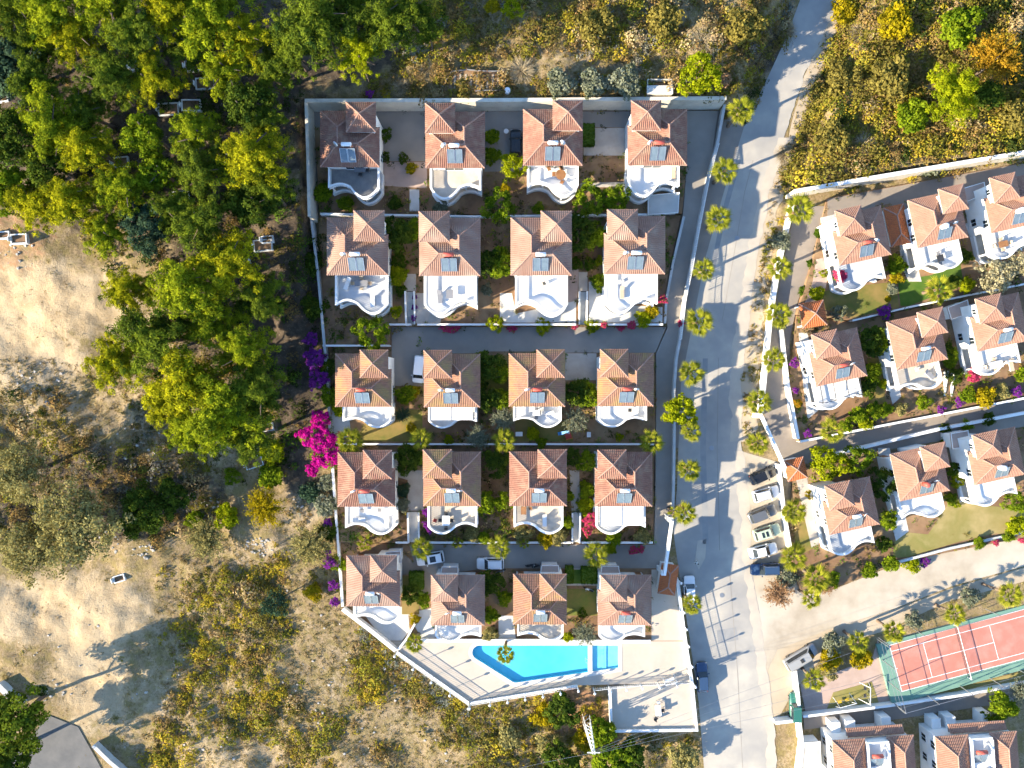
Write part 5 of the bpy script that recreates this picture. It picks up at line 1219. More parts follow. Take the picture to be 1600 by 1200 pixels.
SH = [
 ('clipped green shrub in the planter right of {r1h1}',602,211,10,'hedge','round'),('small round shrub beside {r1h1}\'s corner',601,246,8,'dark_leaf','round'),('small round shrub on the paved yard',631,247,8,'dark_leaf','round'),('yellowish shrub left of {r1h2}\'s pink patio',643,262,9,'yellow_leaf','bushy'),
 ('green shrub left of the black car, upper one',769,214,12,'green_leaf','bushy'),('green shrub left of the black car, lower one',770,243,12,'green_leaf','bushy'),('yellow bush below {r1h3}\'s left corner',789,294,8,'yellow_leaf','bushy'),('dark spiky shrub below {r1h1}',617,318,10,'dark_leaf','bushy'),('green shrub at the left below {r1h1}',505,302,15,'green_leaf','bushy'),('dim shrub right below {r1h1}\'s terrace',541,318,12,'green_leaf','bushy'),
 ('pale green shrub below {r1h2}',690,324,11,'olive_leaf','bushy'),('small green shrub below {r1h3}',841,326,9,'green_leaf','bushy'),('dark clipped shrub right of {r2h1}',624,408,12,'hedge','round'),('yellow-green shrub right of {r2h1}\'s terrace door',622,431,14,'lime_leaf','bushy'),('square light green shrub at the first stair',626,453,8,'hedge','round'),('lime round shrub beside {r2h1}\'s lower balcony',618,487,9,'lime_leaf','round'),
 ('grey-green shrub right of {r2h2}\'s terrace',760,452,9,'olive_leaf','bushy'),('dark shrub at {r2h3}\'s right corner',899,412,10,'hedge','round'),('clipped shrub on the path left of {r2h4}',922,412,9,'hedge','round'),('small lime shrub touching {r2h4}',937,408,7,'lime_leaf','round'),('bright spiky shrub left of {r2h4}\'s terrace',937,440,13,'green_leaf','bushy'),
 ('round lime shrub on the lane wall, leftmost',774,506,12,'lime_leaf','round'),('round lime shrub on the lane wall, middle',849,509,12,'lime_leaf','round'),('round lime shrub on the lane wall, rightmost',926,510,11,'lime_leaf','round'),('tall yellow-green shrub at the lane corner, upper',1018,487,11,'yellow_leaf','bushy'),('tall yellow-green shrub at the lane corner, lower',1006,499,12,'lime_leaf','bushy'),
 ('shrub in deep shade beside the second row\'s wall, upper',488,410,16,'dark_leaf','bushy'),('shrub in deep shade beside the second row\'s wall, lower',490,480,18,'dark_leaf','bushy'),('green hedge plant left of {r3h1}, upper',514,574,14,'dark_leaf','bushy'),('green hedge plant left of {r3h1}, lower',517,620,16,'green_leaf','bushy'),('lime shrub at {r3h1}\'s lower left corner',530,641,11,'lime_leaf','bushy'),
 ('dark shrub between {r3h1} and the white van',632,617,15,'green_leaf','bushy'),('yellow hedge left of {r3h2}',647,612,9,'yellow_leaf','bushy'),('yellow shrub left of {r3h2}\'s garden',642,668,8,'yellow_leaf','bushy'),('round lime ball shrub below {r3h2}',701,688,7,'lime_leaf','round'),('lime shrub below {r3h3}',832,678,10,'lime_leaf','bushy'),('round lime ball shrub below {r3h4}',967,683,6,'lime_leaf','round'),('green shrub on the wall below {r3h3}',846,692,8,'green_leaf','bushy'),
 ('grey hedge right of {r4h1}, upper half',629,766,10,'teal_leaf','bushy'),('grey hedge right of {r4h1}, lower half',629,788,10,'olive_leaf','bushy'),('khaki shrub below {r4h2}',738,834,12,'khaki_leaf','bushy'),('green shrub below {r4h2}, right side',756,840,10,'green_leaf','bushy'),('small shrub right of {r4h3}',890,776,8,'green_leaf','bushy'),('shrub right of {r4h3}\'s terrace',887,816,10,'green_leaf','bushy'),('khaki shrub below {r4h3}, left',818,834,14,'khaki_leaf','bushy'),('yellow shrub below {r4h3}, middle',853,841,13,'yellow_leaf','bushy'),('olive shrub below {r4h3}, right',872,838,13,'khaki_leaf','bushy'),
 ('green shrub left of {r4h4}, upper',917,766,12,'green_leaf','bushy'),('green shrub left of {r4h4}, lower',915,790,12,'lime_leaf','bushy'),('shrub below {r4h4}\'s curved terrace',960,840,12,'green_leaf','bushy'),('green shrub on the wall below {r4h4}',952,856,10,'lime_leaf','bushy'),('shrub right below {r4h4}',1005,838,11,'khaki_leaf','bushy'),
 ('teal shrub left of {r4h1}, upper',484,770,16,'teal_leaf','bushy'),('grey flowering shrub left of {r4h1}',508,790,18,'olive_leaf','bushy'),('dark shrub left of {r4h1}\'s terrace',512,830,14,'dark_leaf','bushy'),('pale shrub under the magenta flowers',508,756,13,'olive_leaf','bushy'),('large khaki bush below the grey flowering shrub',485,852,32,'khaki_leaf','wispy'),('yellow bush beside the lowest purple flowers',490,926,13,'yellow_leaf','bushy'),('green shrub left of {r5h1}',528,880,12,'green_leaf','bushy'),
 ('green shrub left of {r5h2}',661,938,11,'green_leaf','bushy'),('green shrub right of {r5h2}, upper',788,935,11,'green_leaf','bushy'),('green shrub right of {r5h2}, lower',768,962,11,'green_leaf','bushy'),('pale shrub right of {r5h2}\'s terrace',766,990,11,'khaki_leaf','bushy'),('lime shrub left of {r5h3}\'s right terrace end',888,996,8,'lime_leaf','bushy'),('small green shrub on the lawn right of {r5h3}',910,958,7,'hedge','round'),('dry yellow shrub right of {r5h1}',648,968,8,'yellow_leaf','bushy'),
 ('hedge plant left of {RA}',1279,365,8,'hedge','bushy'),('lime shrub below {RA}, left',1276,459,11,'lime_leaf','bushy'),('round lime shrub beside {RA}\'s path',1287,427,6,'lime_leaf','round'),('shrub right of {RA}\'s terrace',1400,415,14,'green_leaf','bushy'),('yellow shrub right below {RA}',1401,434,10,'yellow_leaf','bushy'),('small grey tree shrub beside the gazebo',1310,489,11,'olive_leaf','round'),('yellow flower bush in {RA}\'s garden',1387,467,5,'yellow_leaf','bushy'),('grey shrub at {RA}\'s garden edge',1394,452,9,'olive_leaf','bushy'),
 ('green hedge right of {RB}\'s terrace',1511,445,12,'lime_leaf','bushy'),('hedge below {RA}\'s drive wall, upper',1268,412,7,'hedge','bushy'),('hedge below {RA}\'s drive wall, lower',1256,455,8,'hedge','bushy'),('yellow-green bush below {RF}',1540,620,16,'yellow_leaf','bushy'),('dark shrub left of {RF}\'s terrace',1492,588,12,'dark_leaf','round'),('leafy shrub left of {RF}',1487,553,11,'green_leaf','bushy'),('shrub right of {RD}',1362,583,15,'green_leaf','bushy'),('lime shrub below {RD}',1340,648,13,'green_leaf','bushy'),('green shrub above {RE}\'s stair',1379,600,7,'lime_leaf','bushy'),('shrub beside the lane below {RD}',1365,642,12,'green_leaf','bushy'),
 ('dark round shrub left of {RI}',1487,734,11,'hedge','round'),('lime clipped shrub left of {RI}',1496,753,9,'lime_leaf','round'),('pale lime shrub at the lawn\'s top',1494,788,6,'lime_leaf','round'),('green shrub at the lawn\'s top left',1486,780,9,'green_leaf','bushy'),('lime shrub at the right edge of the dry lawn',1592,822,16,'lime_leaf','bushy'),('green shrub at the lower right of the dry lawn',1575,838,9,'green_leaf','bushy'),('shrub below the dry lawn, left',1425,882,12,'lime_leaf','bushy'),('shrub below the dry lawn, middle',1530,850,9,'green_leaf','bushy'),('yellow ball shrub beside {RG}\'s path',1266,773,7,'yellow_leaf','round'),('shrub below {RG}\'s balconies',1358,893,11,'green_leaf','bushy'),('shrub between {RG} and the dry lawn',1392,880,13,'green_leaf','bushy'),('hedge above {RI}, left',1478,670,9,'dark_leaf','bushy'),('hedge above {RI}, middle',1510,664,9,'green_leaf','bushy'),('hedge above {RI}, right',1545,656,10,'dark_leaf','bushy'),('round shrub in {RH}\'s back yard',1475,692,7,'hedge','round'),
 ('low shrub on the lane wall below {RD}, left',1322,664,10,'green_leaf','bushy'),('low shrub on the lane wall below {RD}, right',1352,660,11,'lime_leaf','bushy'),('shrub left of {RE}\'s terrace, lower',1384,640,11,'green_leaf','bushy'),('shrub below {RE}, left',1408,638,10,'khaki_leaf','bushy'),('shrub below {RE}, right',1444,628,11,'green_leaf','bushy'),('dark shrub right of {RD}, upper',1356,606,14,'dark_leaf','bushy'),('green shrub right of {RE}, upper',1480,545,11,'dark_leaf','bushy'),('green shrub right of {RE}, lower',1484,566,10,'green_leaf','bushy'),('shrub right of {RF} at the edge',1598,585,12,'green_leaf','bushy'),('shrub below {RF}, left of the yellow bush',1512,618,12,'green_leaf','bushy'),('shrub below {RF}, right of the yellow bush',1565,612,12,'khaki_leaf','bushy'),('dark shrub right of {RB}',1506,400,12,'dark_leaf','bushy'),('dark shrub below {RB}, right',1490,440,11,'dark_leaf','bushy'),('shrub below {RG}, left',1300,905,12,'green_leaf','bushy'),('dark shrub right of {RG}, lower',1382,850,12,'dark_leaf','bushy'),
 ('rusty brown bush at the parking area\'s lower end',1216,926,23,'rusty_leaf','wispy'),('grey-green bush beside the dark blue parked car',1227,904,16,'olive_leaf','bushy'),('rusty brush beside the small corner palm',1290,915,14,'rusty_leaf','wispy'),('grey bush beside the camper van',1303,1004,17,'olive_leaf','bushy'),('yellow hedge below the camper van, left',1298,1030,17,'yellow_leaf','bushy'),('yellow hedge below the camper van, right',1345,1028,17,'yellow_leaf','bushy'),('olive hedge under the yellow hedge',1296,1048,13,'khaki_leaf','bushy'),
 ('grey shrub at the court\'s upper side, left',1427,968,13,'olive_leaf','bushy'),('grey shrub at the court\'s upper side, right',1515,932,14,'olive_leaf','bushy'),('grey bush on the slope above the right estate\'s wall',1447,256,18,'olive_leaf','bushy'),('grey bush on the verge by the second right palm',1222,376,15,'olive_leaf','bushy'),
 ('silver oleander above the top wall, left one',875,130,20,'olive_leaf','bushy'),('silver oleander above the top wall, middle one',927,130,20,'olive_leaf','bushy'),('silver oleander above the top wall, right one',978,128,23,'olive_leaf','bushy'),('rusty bush beside the bright tree above the wall',1130,125,12,'rusty_leaf','bushy'),('yellow bush at the top edge of the dry slope',769,10,11,'yellow_leaf','bushy'),
 ('straw coloured tussock above the top wall',626,132,17,'straw','spray'),('big straw tussock on the dry slope near the road',1099,62,26,'straw','spray'),('straw tussock right of the net garden',815,108,26,'straw','spray'),('pale straw tussock on the upper right slope',1345,50,18,'straw','spray'),('leaning straw tussock beside the main road',1228,240,19,'straw','spray'),('straw tussock above the right estate\'s wall',1350,225,24,'straw','spray'),('straw tussock at the top beside the road',1230,45,18,'straw','spray'),
 ('yellow bush on the upper right slope near its top edge',1400,34,26,'yellow_leaf','bushy'),('yellow bush left of that slope\'s pale tussock',1318,18,18,'yellow_leaf','bushy'),('olive bush in the middle of the upper right slope',1392,120,30,'gold_leaf','bushy'),('olive bush left on the upper right slope, near the road',1318,120,24,'gold_leaf','bushy'),('dark olive bush above the right estate\'s wall, left part',1300,215,26,'gold_leaf','bushy'),('olive green bush left of the lime pine',1424,180,26,'green_leaf','bushy'),('green bush at the upper right corner',1500,40,30,'green_leaf','bushy'),('golden bush at the upper right edge below the orange tree',1588,180,24,'gold_leaf','bushy'),('green bush right of the lime pine',1545,150,22,'dark_leaf','bushy'),('brown-olive bush at the top middle of the dry slope',930,40,26,'gold_leaf','bushy'),('olive bush on the dry slope left of its big tussock',1040,30,26,'gold_leaf','bushy'),('brushy khaki bush on the dry slope near the road bank',1160,40,28,'gold_leaf','bushy'),
 ('golden yellow bush beside the wood\'s lower end',412,792,30,'yellow_leaf','wispy'),('yellow-green shrub at the wood\'s lower corner, upper',424,706,19,'lime_leaf','bushy'),('dark green shrub at the wood\'s lower corner',424,744,20,'green_leaf','bushy'),('deep green round shrub near the fallen tombs',364,746,13,'green_leaf','round'),('lime shrub left of the golden yellow bush',353,809,19,'lime_leaf','bushy'),('khaki bush left of the lime shrub',322,840,32,'khaki_leaf','wispy'),('green low shrub at the hollow\'s right end',306,812,14,'green_leaf','bushy'),
 ('yellow-orange bush below the pool deck',850,1118,18,'yellow_leaf','bushy'),('yellow bush beside the pylon',913,1155,17,'yellow_leaf','bushy'),('olive bush below the pool deck\'s corner',795,1152,18,'khaki_leaf','bushy'),('yellow bush left of the bottom dark tree',858,1165,20,'khaki_leaf','bushy'),
]
for lab, x, y, r, lf, kd in SH: shrub(lab.format(**V), x, y, r * 1.17, lf, kd, group='garden and slope shrubs', h=(1.3 if kd == 'spray' else None))
def hedge_box(label, px, py, wx, wy, h, rz=0.0):
    p = G(px, py, h); rg = np.random.default_rng(int(px)); n = int(wx * wy * 70 + (wx + wy) * h * 60)
    t = thing('clipped_hedge', label, 'hedge', p, rz, 'clipped hedges')
    C = rg.uniform(-1, 1, (n, 3)); f = rg.random(n); C[:, 2] = np.where(f < .55, rg.uniform(.85, 1.05, n), rg.uniform(0, 1, n))
    s = f >= .55; k = rg.integers(0, 2, n); sg = np.where(rg.random(n) < .5, -1, 1); C[s & (k == 0), 0] = sg[s & (k == 0)]; C[s & (k == 1), 1] = sg[s & (k == 1)]
    C = C * np.array([wx / 2, wy / 2, h]); N = unit(rg.normal(size=(n, 3)) * .6 + np.array([0, 0, 1]))
    link('foliage', quad_mesh('foliage', leaves(C, N, .24, .17, rg), rg.normal(.45, .22, n)), 'hedge', t)
    part('core', MB().bx(-wx / 2 + .1, wx / 2 - .1, -wy / 2 + .1, wy / 2 - .1, 0, h - .1), 'lawn_green', t)
hedge_box('dark clipped hedge block right of the top row\'s third villa', 920, 209, 1.8, 3.2, 1.3)
hedge_box('dark clipped hedge left of the bottom row\'s second villa', 650, 908, 2.2, 2.6, 1.4)
hedge_box('clipped hedge right of the bottom row\'s third villa', 890, 899, 1.2, 2.6, 1.3)
hedge_box('clipped hedge left of the bottom row\'s rightmost villa', 921, 900, 2.4, 2.5, 1.3)
# bougainvilleas: one plant each, its flowers in several masses
def boug(label, masses, leaf, h=1.8, under='green_leaf'):
    b0 = G(masses[0][0], masses[0][1], h * .5); t = thing('bougainvillea', label, 'flowers', b0, 0, 'bougainvilleas')
    for x, y, r in masses:
        b = G(x, y, h * .6); R = r / 10 * .97; q = b - b0
        link('flower_mass', fol('flower', rnd.randrange(3)), leaf, t, (q.x, q.y, q.z + h * .6), rnd.uniform(0, 6), (R, R, min(R, h * .55)))
        link('foliage', fol('sparse', rnd.randrange(3)), under, t, (q.x, q.y, q.z + h * .48), rnd.uniform(0, 6), (R * .98, R * .98, min(R, h * .5)))
boug('huge magenta bougainvillea left of the third and fourth rows', [(500,656,18),(490,682,25),(506,690,24),(508,710,26),(488,734,12),(520,716,13)], 'magenta', 3.2)
boug('deep purple bougainvillea in shade left of the third row', [(487,530,13),(492,560,19),(497,592,18)], 'purple', 3.0, 'dark_leaf')
boug('purple bougainvillea along the wall left of the bottom row', [(514,878,13),(521,915,10),(523,940,9),(512,860,8)], 'purple', 2.0)
boug('small magenta flowers left of the fourth row\'s leftmost terrace', [(512,817,9)], 'purple', 1.5)
boug('purple flowers climbing the stair below the second row', [(648,464,5),(648,480,6),(647,497,6)], 'purple', 1.4)
boug('pink flowers hanging over the lane wall below the second row', [(698,511,11),(712,511,9)], 'pinkred', 1.2)
boug('pink flowers on the lane wall at the second stair', [(898,509,7),(944,508,6)], 'pinkred', 1.2)
boug('pink flowers at the drive corner of the second row', [(1036,468,8)], 'pinkred', 1.4)
boug('pink flowers on the drive wall by the fifth palm', [(1064,505,6)], 'pinkred', 1.4)
boug('rose flowers on the lane wall, low between round shrubs', [(800,512,9),(970,511,8),(987,508,8)], 'pinkred', 1.0)
boug('purple flowers hanging on the fourth row\'s second villa terrace', [(667,800,8),(668,820,8),(672,830,5)], 'purple', 3.6)
boug('pink flowers beside the fourth row\'s rightmost terrace', [(925,812,15),(918,830,9)], 'pinkred', 1.8)
boug('red-pink flowers on the wall above the lower lane, right end', [(990,860,8),(1001,858,7)], 'pinkred', 1.3)
boug('pink and green flower pot on the right estate\'s top left terrace', [(1313,432,12)], 'pinkred', 4.6)
boug('purple spiky flowers between the right estate\'s top gardens', [(1382,487,12)], 'purple', 1.5)
boug('purple flowers on the wall left of the right estate\'s middle left villa', [(1241,568,9),(1243,610,6)], 'purple', 1.6)
boug('orange flowers on the wall near the right lane corner', [(1247,630,8)], 'orange_leaf', 1.6)
boug('purple flowers at the right lane corner', [(1262,677,8)], 'purple', 1.0)
boug('bright red-pink flowers left of the right estate\'s middle right terrace', [(1521,588,12)], 'pinkred', 3.2)
boug('purple flowers at the right edge above the lane', [(1588,612,10),(1500,628,9),(1470,640,8)], 'purple', 1.0)
boug('faint purple flowers below the dry lawn', [(1445,878,9)], 'purple', 1.0)
boug('pink flowers at the right edge of the dirt road', [(1597,842,8),(1556,848,6)], 'pinkred', .9)
boug('dark purple flowers above the top villas\' wall in shade', [(578,147,7)], 'purple', 1.2)

# ------------------------------------------------------------------ vehicles
def roof_rails(t, h, w, belt, roof):
    for s in (-1, 1): part('roof_rail', MB().bar((-.7 * h, s * w * .66, roof + .07), (.1 * h, s * w * .66, roof + .07), .05, .05), 'metal_grey', t)
def sunroof(t, h, w, belt, roof):
    for x in (-.42, -.12): part('sunroof', MB().bx(x * h - .2, x * h + .2, -.42, .42, roof + .034, roof + .05), 'glass', t)
def one_sunroof(t, h, w, belt, roof): part('sunroof', MB().bx(-.45 * h, -.02 * h, -.45, .45, roof + .034, roof + .05), 'glass', t)
def hatch_box(t, h, w, belt, roof):
    part('roof_hatch', MB().bx(-.55, -.05, -.3, .3, roof + .034, roof + .1), 'metal_dark', t)
    for s in (-1, 1): part('roof_rail', MB().bar((-.9 * h, s * w * .7, roof + .08), (.3 * h, s * w * .7, roof + .08), .05, .05), 'metal_grey', t)
car('black hatchback, topmost in the row of parked cars', 1193, 743, 23, 'car_black', 'hatch', 4.2)
car('white sport utility car with roof windows, second in the parked row', 1198, 772, 15, 'car_white', 'suv', 4.2, extra=roof_rails)
car('dark grey car, third in the parked row', 1192, 803, 22, 'car_grey', 'suv', 4.5)
car('pale green car with two sunroofs, fourth in the parked row', 1199, 832, 17, 'car_green', 'suv', 4.3, extra=sunroof)
car('white saloon car, fifth in the parked row', 1193, 861, 14, 'car_white', 'sedan', 4.5)
car('dark blue car facing left, lowest in the parked row', 1196, 890, 182, 'car_blue', 'suv', 4.5, extra=roof_rails)
car('white car at the kerb below the left gatehouse, under a palm', 1078, 921, 91, 'car_white', 'hatch', 4.1)
car('dark blue car beside the pool deck\'s road wall', 1098, 1059, 93, 'car_blue', 'hatch', 4.6)
car('white van beside the third row\'s second villa', 655, 577, 264, 'car_white', 'van', 4.2, 'parked_van')
car('white car with black sunroof under a palm in the lower lane', 672, 873, 190, 'car_white', 'suv', 4.3, extra=one_sunroof)
car('white estate car in the lower lane above the second bottom villa', 766, 881, 181, 'car_white', 'suv', 4.2, extra=roof_rails)
car('black car left of the top row\'s third villa', 806, 223, 90, 'car_black', 'hatch', 4.2)
car('grey camper van on the dirt beside the yellow hedge', 1252, 1027, 31, 'van_grey', 'van', 5.6, 'camper_van', extra=hatch_box)
car('narrow dark green open jeep beside the white wall', 1243, 1106, 91, 'car_teal', 'jeep', 4.6, 'jeep')
def scooter(label, px, py, ang, m='metal_dark'):
    t = thing('motor_scooter', label, 'scooter', G(px, py, .4), math.radians(ang), 'motor scooters')
    for x in (-.58, .6):
        o = part('wheel', MB().tube([(0, -.06, 0), (0, .06, 0)], [.26, .26], 14), 'tyre', t, loc=(x, 0, .26)); part('hub', MB().tube([(0, -.07, 0), (0, .07, 0)], [.12, .12], 8), 'rim', o)
    part('body', MB().tube([(-.75, 0, .52), (-.5, 0, .55), (0, 0, .4), (.3, 0, .42), (.48, 0, .8)], [.1, .17, .15, .12, .13], 8), m, t, True)
    part('seat', MB().tube([(-.7, 0, .76), (-.4, 0, .78), (-.02, 0, .74)], [.09, .15, .1], 8), 'tyre', t, True)
    part('handlebar', MB().tube([(.42, -.32, 1.02), (.48, 0, .98), (.42, .32, 1.02)], [.03, .035, .03], 6), 'metal_grey', t); part('headlight', MB().tube([(.55, 0, .86), (.62, 0, .86)], [.09, .08], 8), 'lamp_glass', t)
scooter('black motorbike parked in the lower lane, left one', 829, 883, 8); scooter('black motorbike parked in the lower lane, right one', 839, 884, 12)
scooter('pale scooter parked left of the bottom row\'s rightmost villa', 920, 921, 160, 'car_white'); scooter('scooter under the palm at the second bottom villa', 782, 893, 20, 'car_grey')

def cover(label, px, py):
    tag(part('manhole_cover', MB().tube([(0, 0, 0), (0, 0, .03)], [.38, .36], 16), 'metal_grey', None, loc=on_plane(px, py, .055)), label, 'manhole', 'manhole covers')
cover('round manhole cover in the upper main road', 1152, 372); cover('round manhole cover in the middle of the main road', 1112, 700); cover('round manhole cover near the road junction', 1128, 930)
t = thing('pool_ladder', 'steel ladder at the swimming pool\'s right end', 'ladder', P(916, 1030, DECK_Z), 0)
for y in (-.28, .28): part('rail', MB().tube([(.5, y, .03), (.5, y, .75), (.1, y, .85), (-.12, y, .6), (-.12, y, -.5)], [.03] * 5, 6), 'steel', t)
for z in (-.35, -.1): part('step', MB().bx(-.16, -.08, -.27, .27, z, z + .05), 'steel', t)
# ------------------------------------------------------------------ a person walking on the main road
def person(label, px, py, ang):
    b = G(px, py, 1.0); t = thing('person', label, 'person', b, math.radians(ang))
    J = {'pel': (0, 0, .95), 'che': (0, 0, 1.32), 'nek': (.02, 0, 1.5), 'hea': (.03, 0, 1.62), 'top': (.03, 0, 1.72), 'sl': (0, .19, 1.42), 'sr': (0, -.19, 1.42), 'el': (-.1, .25, 1.15), 'er': (.14, -.25, 1.16), 'hl': (-.02, .26, .9), 'hr': (.3, -.22, .95),
         'pl': (0, .1, .9), 'pr': (0, -.1, .9), 'kl': (.17, .1, .5), 'kr': (-.03, -.1, .5), 'al': (.12, .1, .08), 'ar': (-.3, -.1, .14), 'tl': (.32, .1, .04), 'tr': (-.14, -.1, .04)}
    R = {'pel': .15, 'che': .155, 'nek': .06, 'hea': .105, 'top': .075, 'sl': .075, 'sr': .075, 'el': .05, 'er': .05, 'hl': .04, 'hr': .04, 'pl': .1, 'pr': .1, 'kl': .065, 'kr': .065, 'al': .045, 'ar': .045, 'tl': .04, 'tr': .04}
    ks = list(J); E = [('pel', 'che'), ('che', 'nek'), ('nek', 'hea'), ('hea', 'top'), ('che', 'sl'), ('che', 'sr'), ('sl', 'el'), ('el', 'hl'), ('sr', 'er'), ('er', 'hr'), ('pel', 'pl'), ('pel', 'pr'), ('pl', 'kl'), ('kl', 'al'), ('al', 'tl'), ('pr', 'kr'), ('kr', 'ar'), ('ar', 'tr')]
    me = bpy.data.meshes.new('body'); me.from_pydata([J[k] for k in ks], [(ks.index(a), ks.index(c)) for a, c in E], []); me.update()
    o = bpy.data.objects.new('body', me); COL.objects.link(o); o.parent = t
    sk = o.modifiers.new('skin', 'SKIN')
    for i, k in enumerate(ks): me.skin_vertices[0].data[i].radius = (R[k], R[k]); me.skin_vertices[0].data[i].use_root = (i == 0)
    sb = o.modifiers.new('sub', 'SUBSURF'); sb.levels = sb.render_levels = 2
    m = mat('person_cloth', (.70, .69, .66), .9); me.materials.append(m)
    part('trousers', MB().tube([(0, .1, .98), (.16, .1, .52), (.12, .1, .12)], [.125, .085, .07], 10).tube([(0, -.1, .98), (-.03, -.1, .52), (-.27, -.1, .16)], [.125, .085, .07], 10), 'metal_dark', t, True)
    part('hair', MB().tube([(.0, 0, 1.6), (0, 0, 1.7), (.01, 0, 1.77)], [.115, .12, .05], 12), 'tyre', t, True)
person('person in white top and dark trousers walking on the main road', 1089, 880, 200)

# ------------------------------------------------------------------ terrace furniture
def at_terrace(code, px, py, up=.35):
    v, s = VILLAS[code]; z = v.location.z + FZ * s; p = P(px, py, z + up); p.z = z + .004; return p, v.rotation_euler.z
def table_mb(l, w, h=.72):
    mb = MB(); mb.bx(-l / 2, l / 2, -w / 2, w / 2, h, h + .05)
    for i in (-1, 1):
        for j in (-1, 1): mb.bx(i * (l / 2 - .08) - .03, i * (l / 2 - .08) + .03, j * (w / 2 - .08) - .03, j * (w / 2 - .08) + .03, 0, h)
    return mb
def chair_at(label, p, rz, m='fabric_beige', group='terrace chairs'):
    t = thing('chair', label, 'chair', p, rz, group)
    cpart('cseat', lambda: MB().bx(-.25, .25, -.25, .25, .4, .47), 'seat', m, t); cpart('cback', lambda: MB().bx(-.25, .25, .21, .27, .47, .95), 'backrest', m, t)
    for i in (-1, 1):
        for j in (-1, 1): cpart(('cleg', i, j), lambda: MB().bx(i * .21 - .025, i * .21 + .025, j * .2 - .025, j * .2 + .025, 0, .4), 'leg', 'metal_grey', t)
def table_set(where, p, rz, l, w, m, n=4, cm='fabric_beige'):
    t = thing('table', 'table ' + where, 'table', p, rz, 'terrace tables'); part('table_top', MB().bx(-l / 2, l / 2, -w / 2, w / 2, .7, .75), m, t)
    for i in (-1, 1):
        for j in (-1, 1): part('leg', MB().bx(i * (l / 2 - .1) - .03, i * (l / 2 - .1) + .03, j * (w / 2 - .1) - .03, j * (w / 2 - .1) + .03, 0, .698), 'metal_grey', t)
    c, s_ = math.cos(rz), math.sin(rz)
    sp = [(0, w / 2 + .3, 0, 'far side'), (0, -w / 2 - .3, math.pi, 'near side'), (l / 2 + .3, 0, -math.pi / 2, 'right end'), (-l / 2 - .3, 0, math.pi / 2, 'left end')][:n]
    for x, y, a, nm in sp: chair_at('chair at the %s of the table %s' % (nm, where), (p[0] + x * c - y * s_, p[1] + x * s_ + y * c, p[2]), rz + a, cm)
def lounger(label, p, rz, m='fabric_white'):
    t = thing('sun_lounger', label, 'lounger', p, rz, 'sun loungers')
    cpart('lfr', lambda: MB().bx(-.32, .32, -.95, .55, .28, .34), 'frame', 'metal_white', t); cpart('lcu', lambda: MB().bx(-.3, .3, -.93, .4, .342, .42), 'mattress', m, t)
    cpart('lbk', lambda: MB().add([(-.3, .4, .34), (.3, .4, .34), (.3, .95, .72), (-.3, .95, .72), (-.3, .36, .41), (.3, .36, .41), (.3, .91, .79), (-.3, .91, .79)], [(3, 2, 1, 0), (4, 5, 6, 7), (0, 1, 5, 4), (1, 2, 6, 5), (2, 3, 7, 6), (3, 0, 4, 7)]), 'headrest', m, t)
    for i in (-1, 1):
        for j in (-.8, .45): cpart(('lleg', i, j), lambda: MB().bx(i * .27 - .03, i * .27 + .03, j - .03, j + .03, 0, .28), 'leg', 'metal_white', t)
p, a = at_terrace('r2h1', 565, 443); table_set('on the second row\'s leftmost terrace', p, a, 1.9, .9, 'fabric_grey', 4)
p, a = at_terrace('r2h1', 543, 443); lounger('white lounger at the left of the second row\'s leftmost terrace', p, a - .4)
p, a = at_terrace('r2h1', 582, 470); lounger('white lounger at the front of the second row\'s leftmost terrace', p, a)
p, a = at_terrace('r2h2', 687, 464); lounger('grey lounger on the second row\'s second terrace, left', p, a + .1, 'fabric_grey')
p, a = at_terrace('r2h2', 703, 460); table_set('on the second row\'s second terrace', p, a, 1.0, 1.3, 'fabric_grey', 0)
p, a = at_terrace('r2h4', 972, 457); lounger('beige lounger on the second row\'s rightmost terrace', p, a, 'fabric_beige')
p, a = at_terrace('r2h4', 968, 441); chair_at('white chair on the second row\'s rightmost terrace', p, a + .5, 'fabric_white')
p, a = at_terrace('r2h3', 850, 443); chair_at('beige chair on the second row\'s third terrace', p, a + 2.0)
p, a = at_terrace('r1h3', 876, 274)
t = thing('round_table', 'round orange wooden table on the top row\'s third terrace', 'table', p, a); part('table_top', MB().tube([(0, 0, .7), (0, 0, .76)], [.75, .75], 24), 'wood', t); part('leg', MB().tube([(0, 0, 0), (0, 0, .7)], [.08, .06], 8), 'wood', t)
for k, (dx, dy) in enumerate(((-1.0, .1), (.1, 1.0), (.2, -1.0))): chair_at('%s chair at the round orange table' % ('left', 'far', 'near')[k], (p[0] + dx, p[1] + dy, p[2]), k * 2.1, 'wood')
p, a = at_terrace('r1h3', 858, 264); chair_at('wooden chair by the top row\'s third villa door', p, .4, 'wood')
p, a = at_terrace('r1h1', 563, 266); table_set('on the top row\'s leftmost dark terrace', p, a, 1.6, .7, 'fabric_grey', 3, 'metal_dark')
p, a = at_terrace('r1h4', 1052, 270); lounger('pale lounger on the top row\'s rightmost terrace', p, a, 'fabric_beige')
p, a = at_terrace('r3h3', 838, 645); table_set('on the third row\'s third terrace', p, a, 1.1, .8, 'fabric_white', 3, 'fabric_grey')
p, a = at_terrace('r3h3', 856, 645); lounger('white lounger on the third row\'s third terrace', p, a + 1.57)
p, a = at_terrace('r3h4', 984, 641); chair_at('dark armchair on the third row\'s rightmost terrace', p, a, 'metal_dark')
p, a = at_terrace('r3h4', 994, 641); lounger('white lounger on the third row\'s rightmost terrace', p, a)
p, a = at_terrace('r4h1', 566, 798); chair_at('left grey armchair on the fourth row\'s leftmost terrace', p, a, 'fabric_grey')
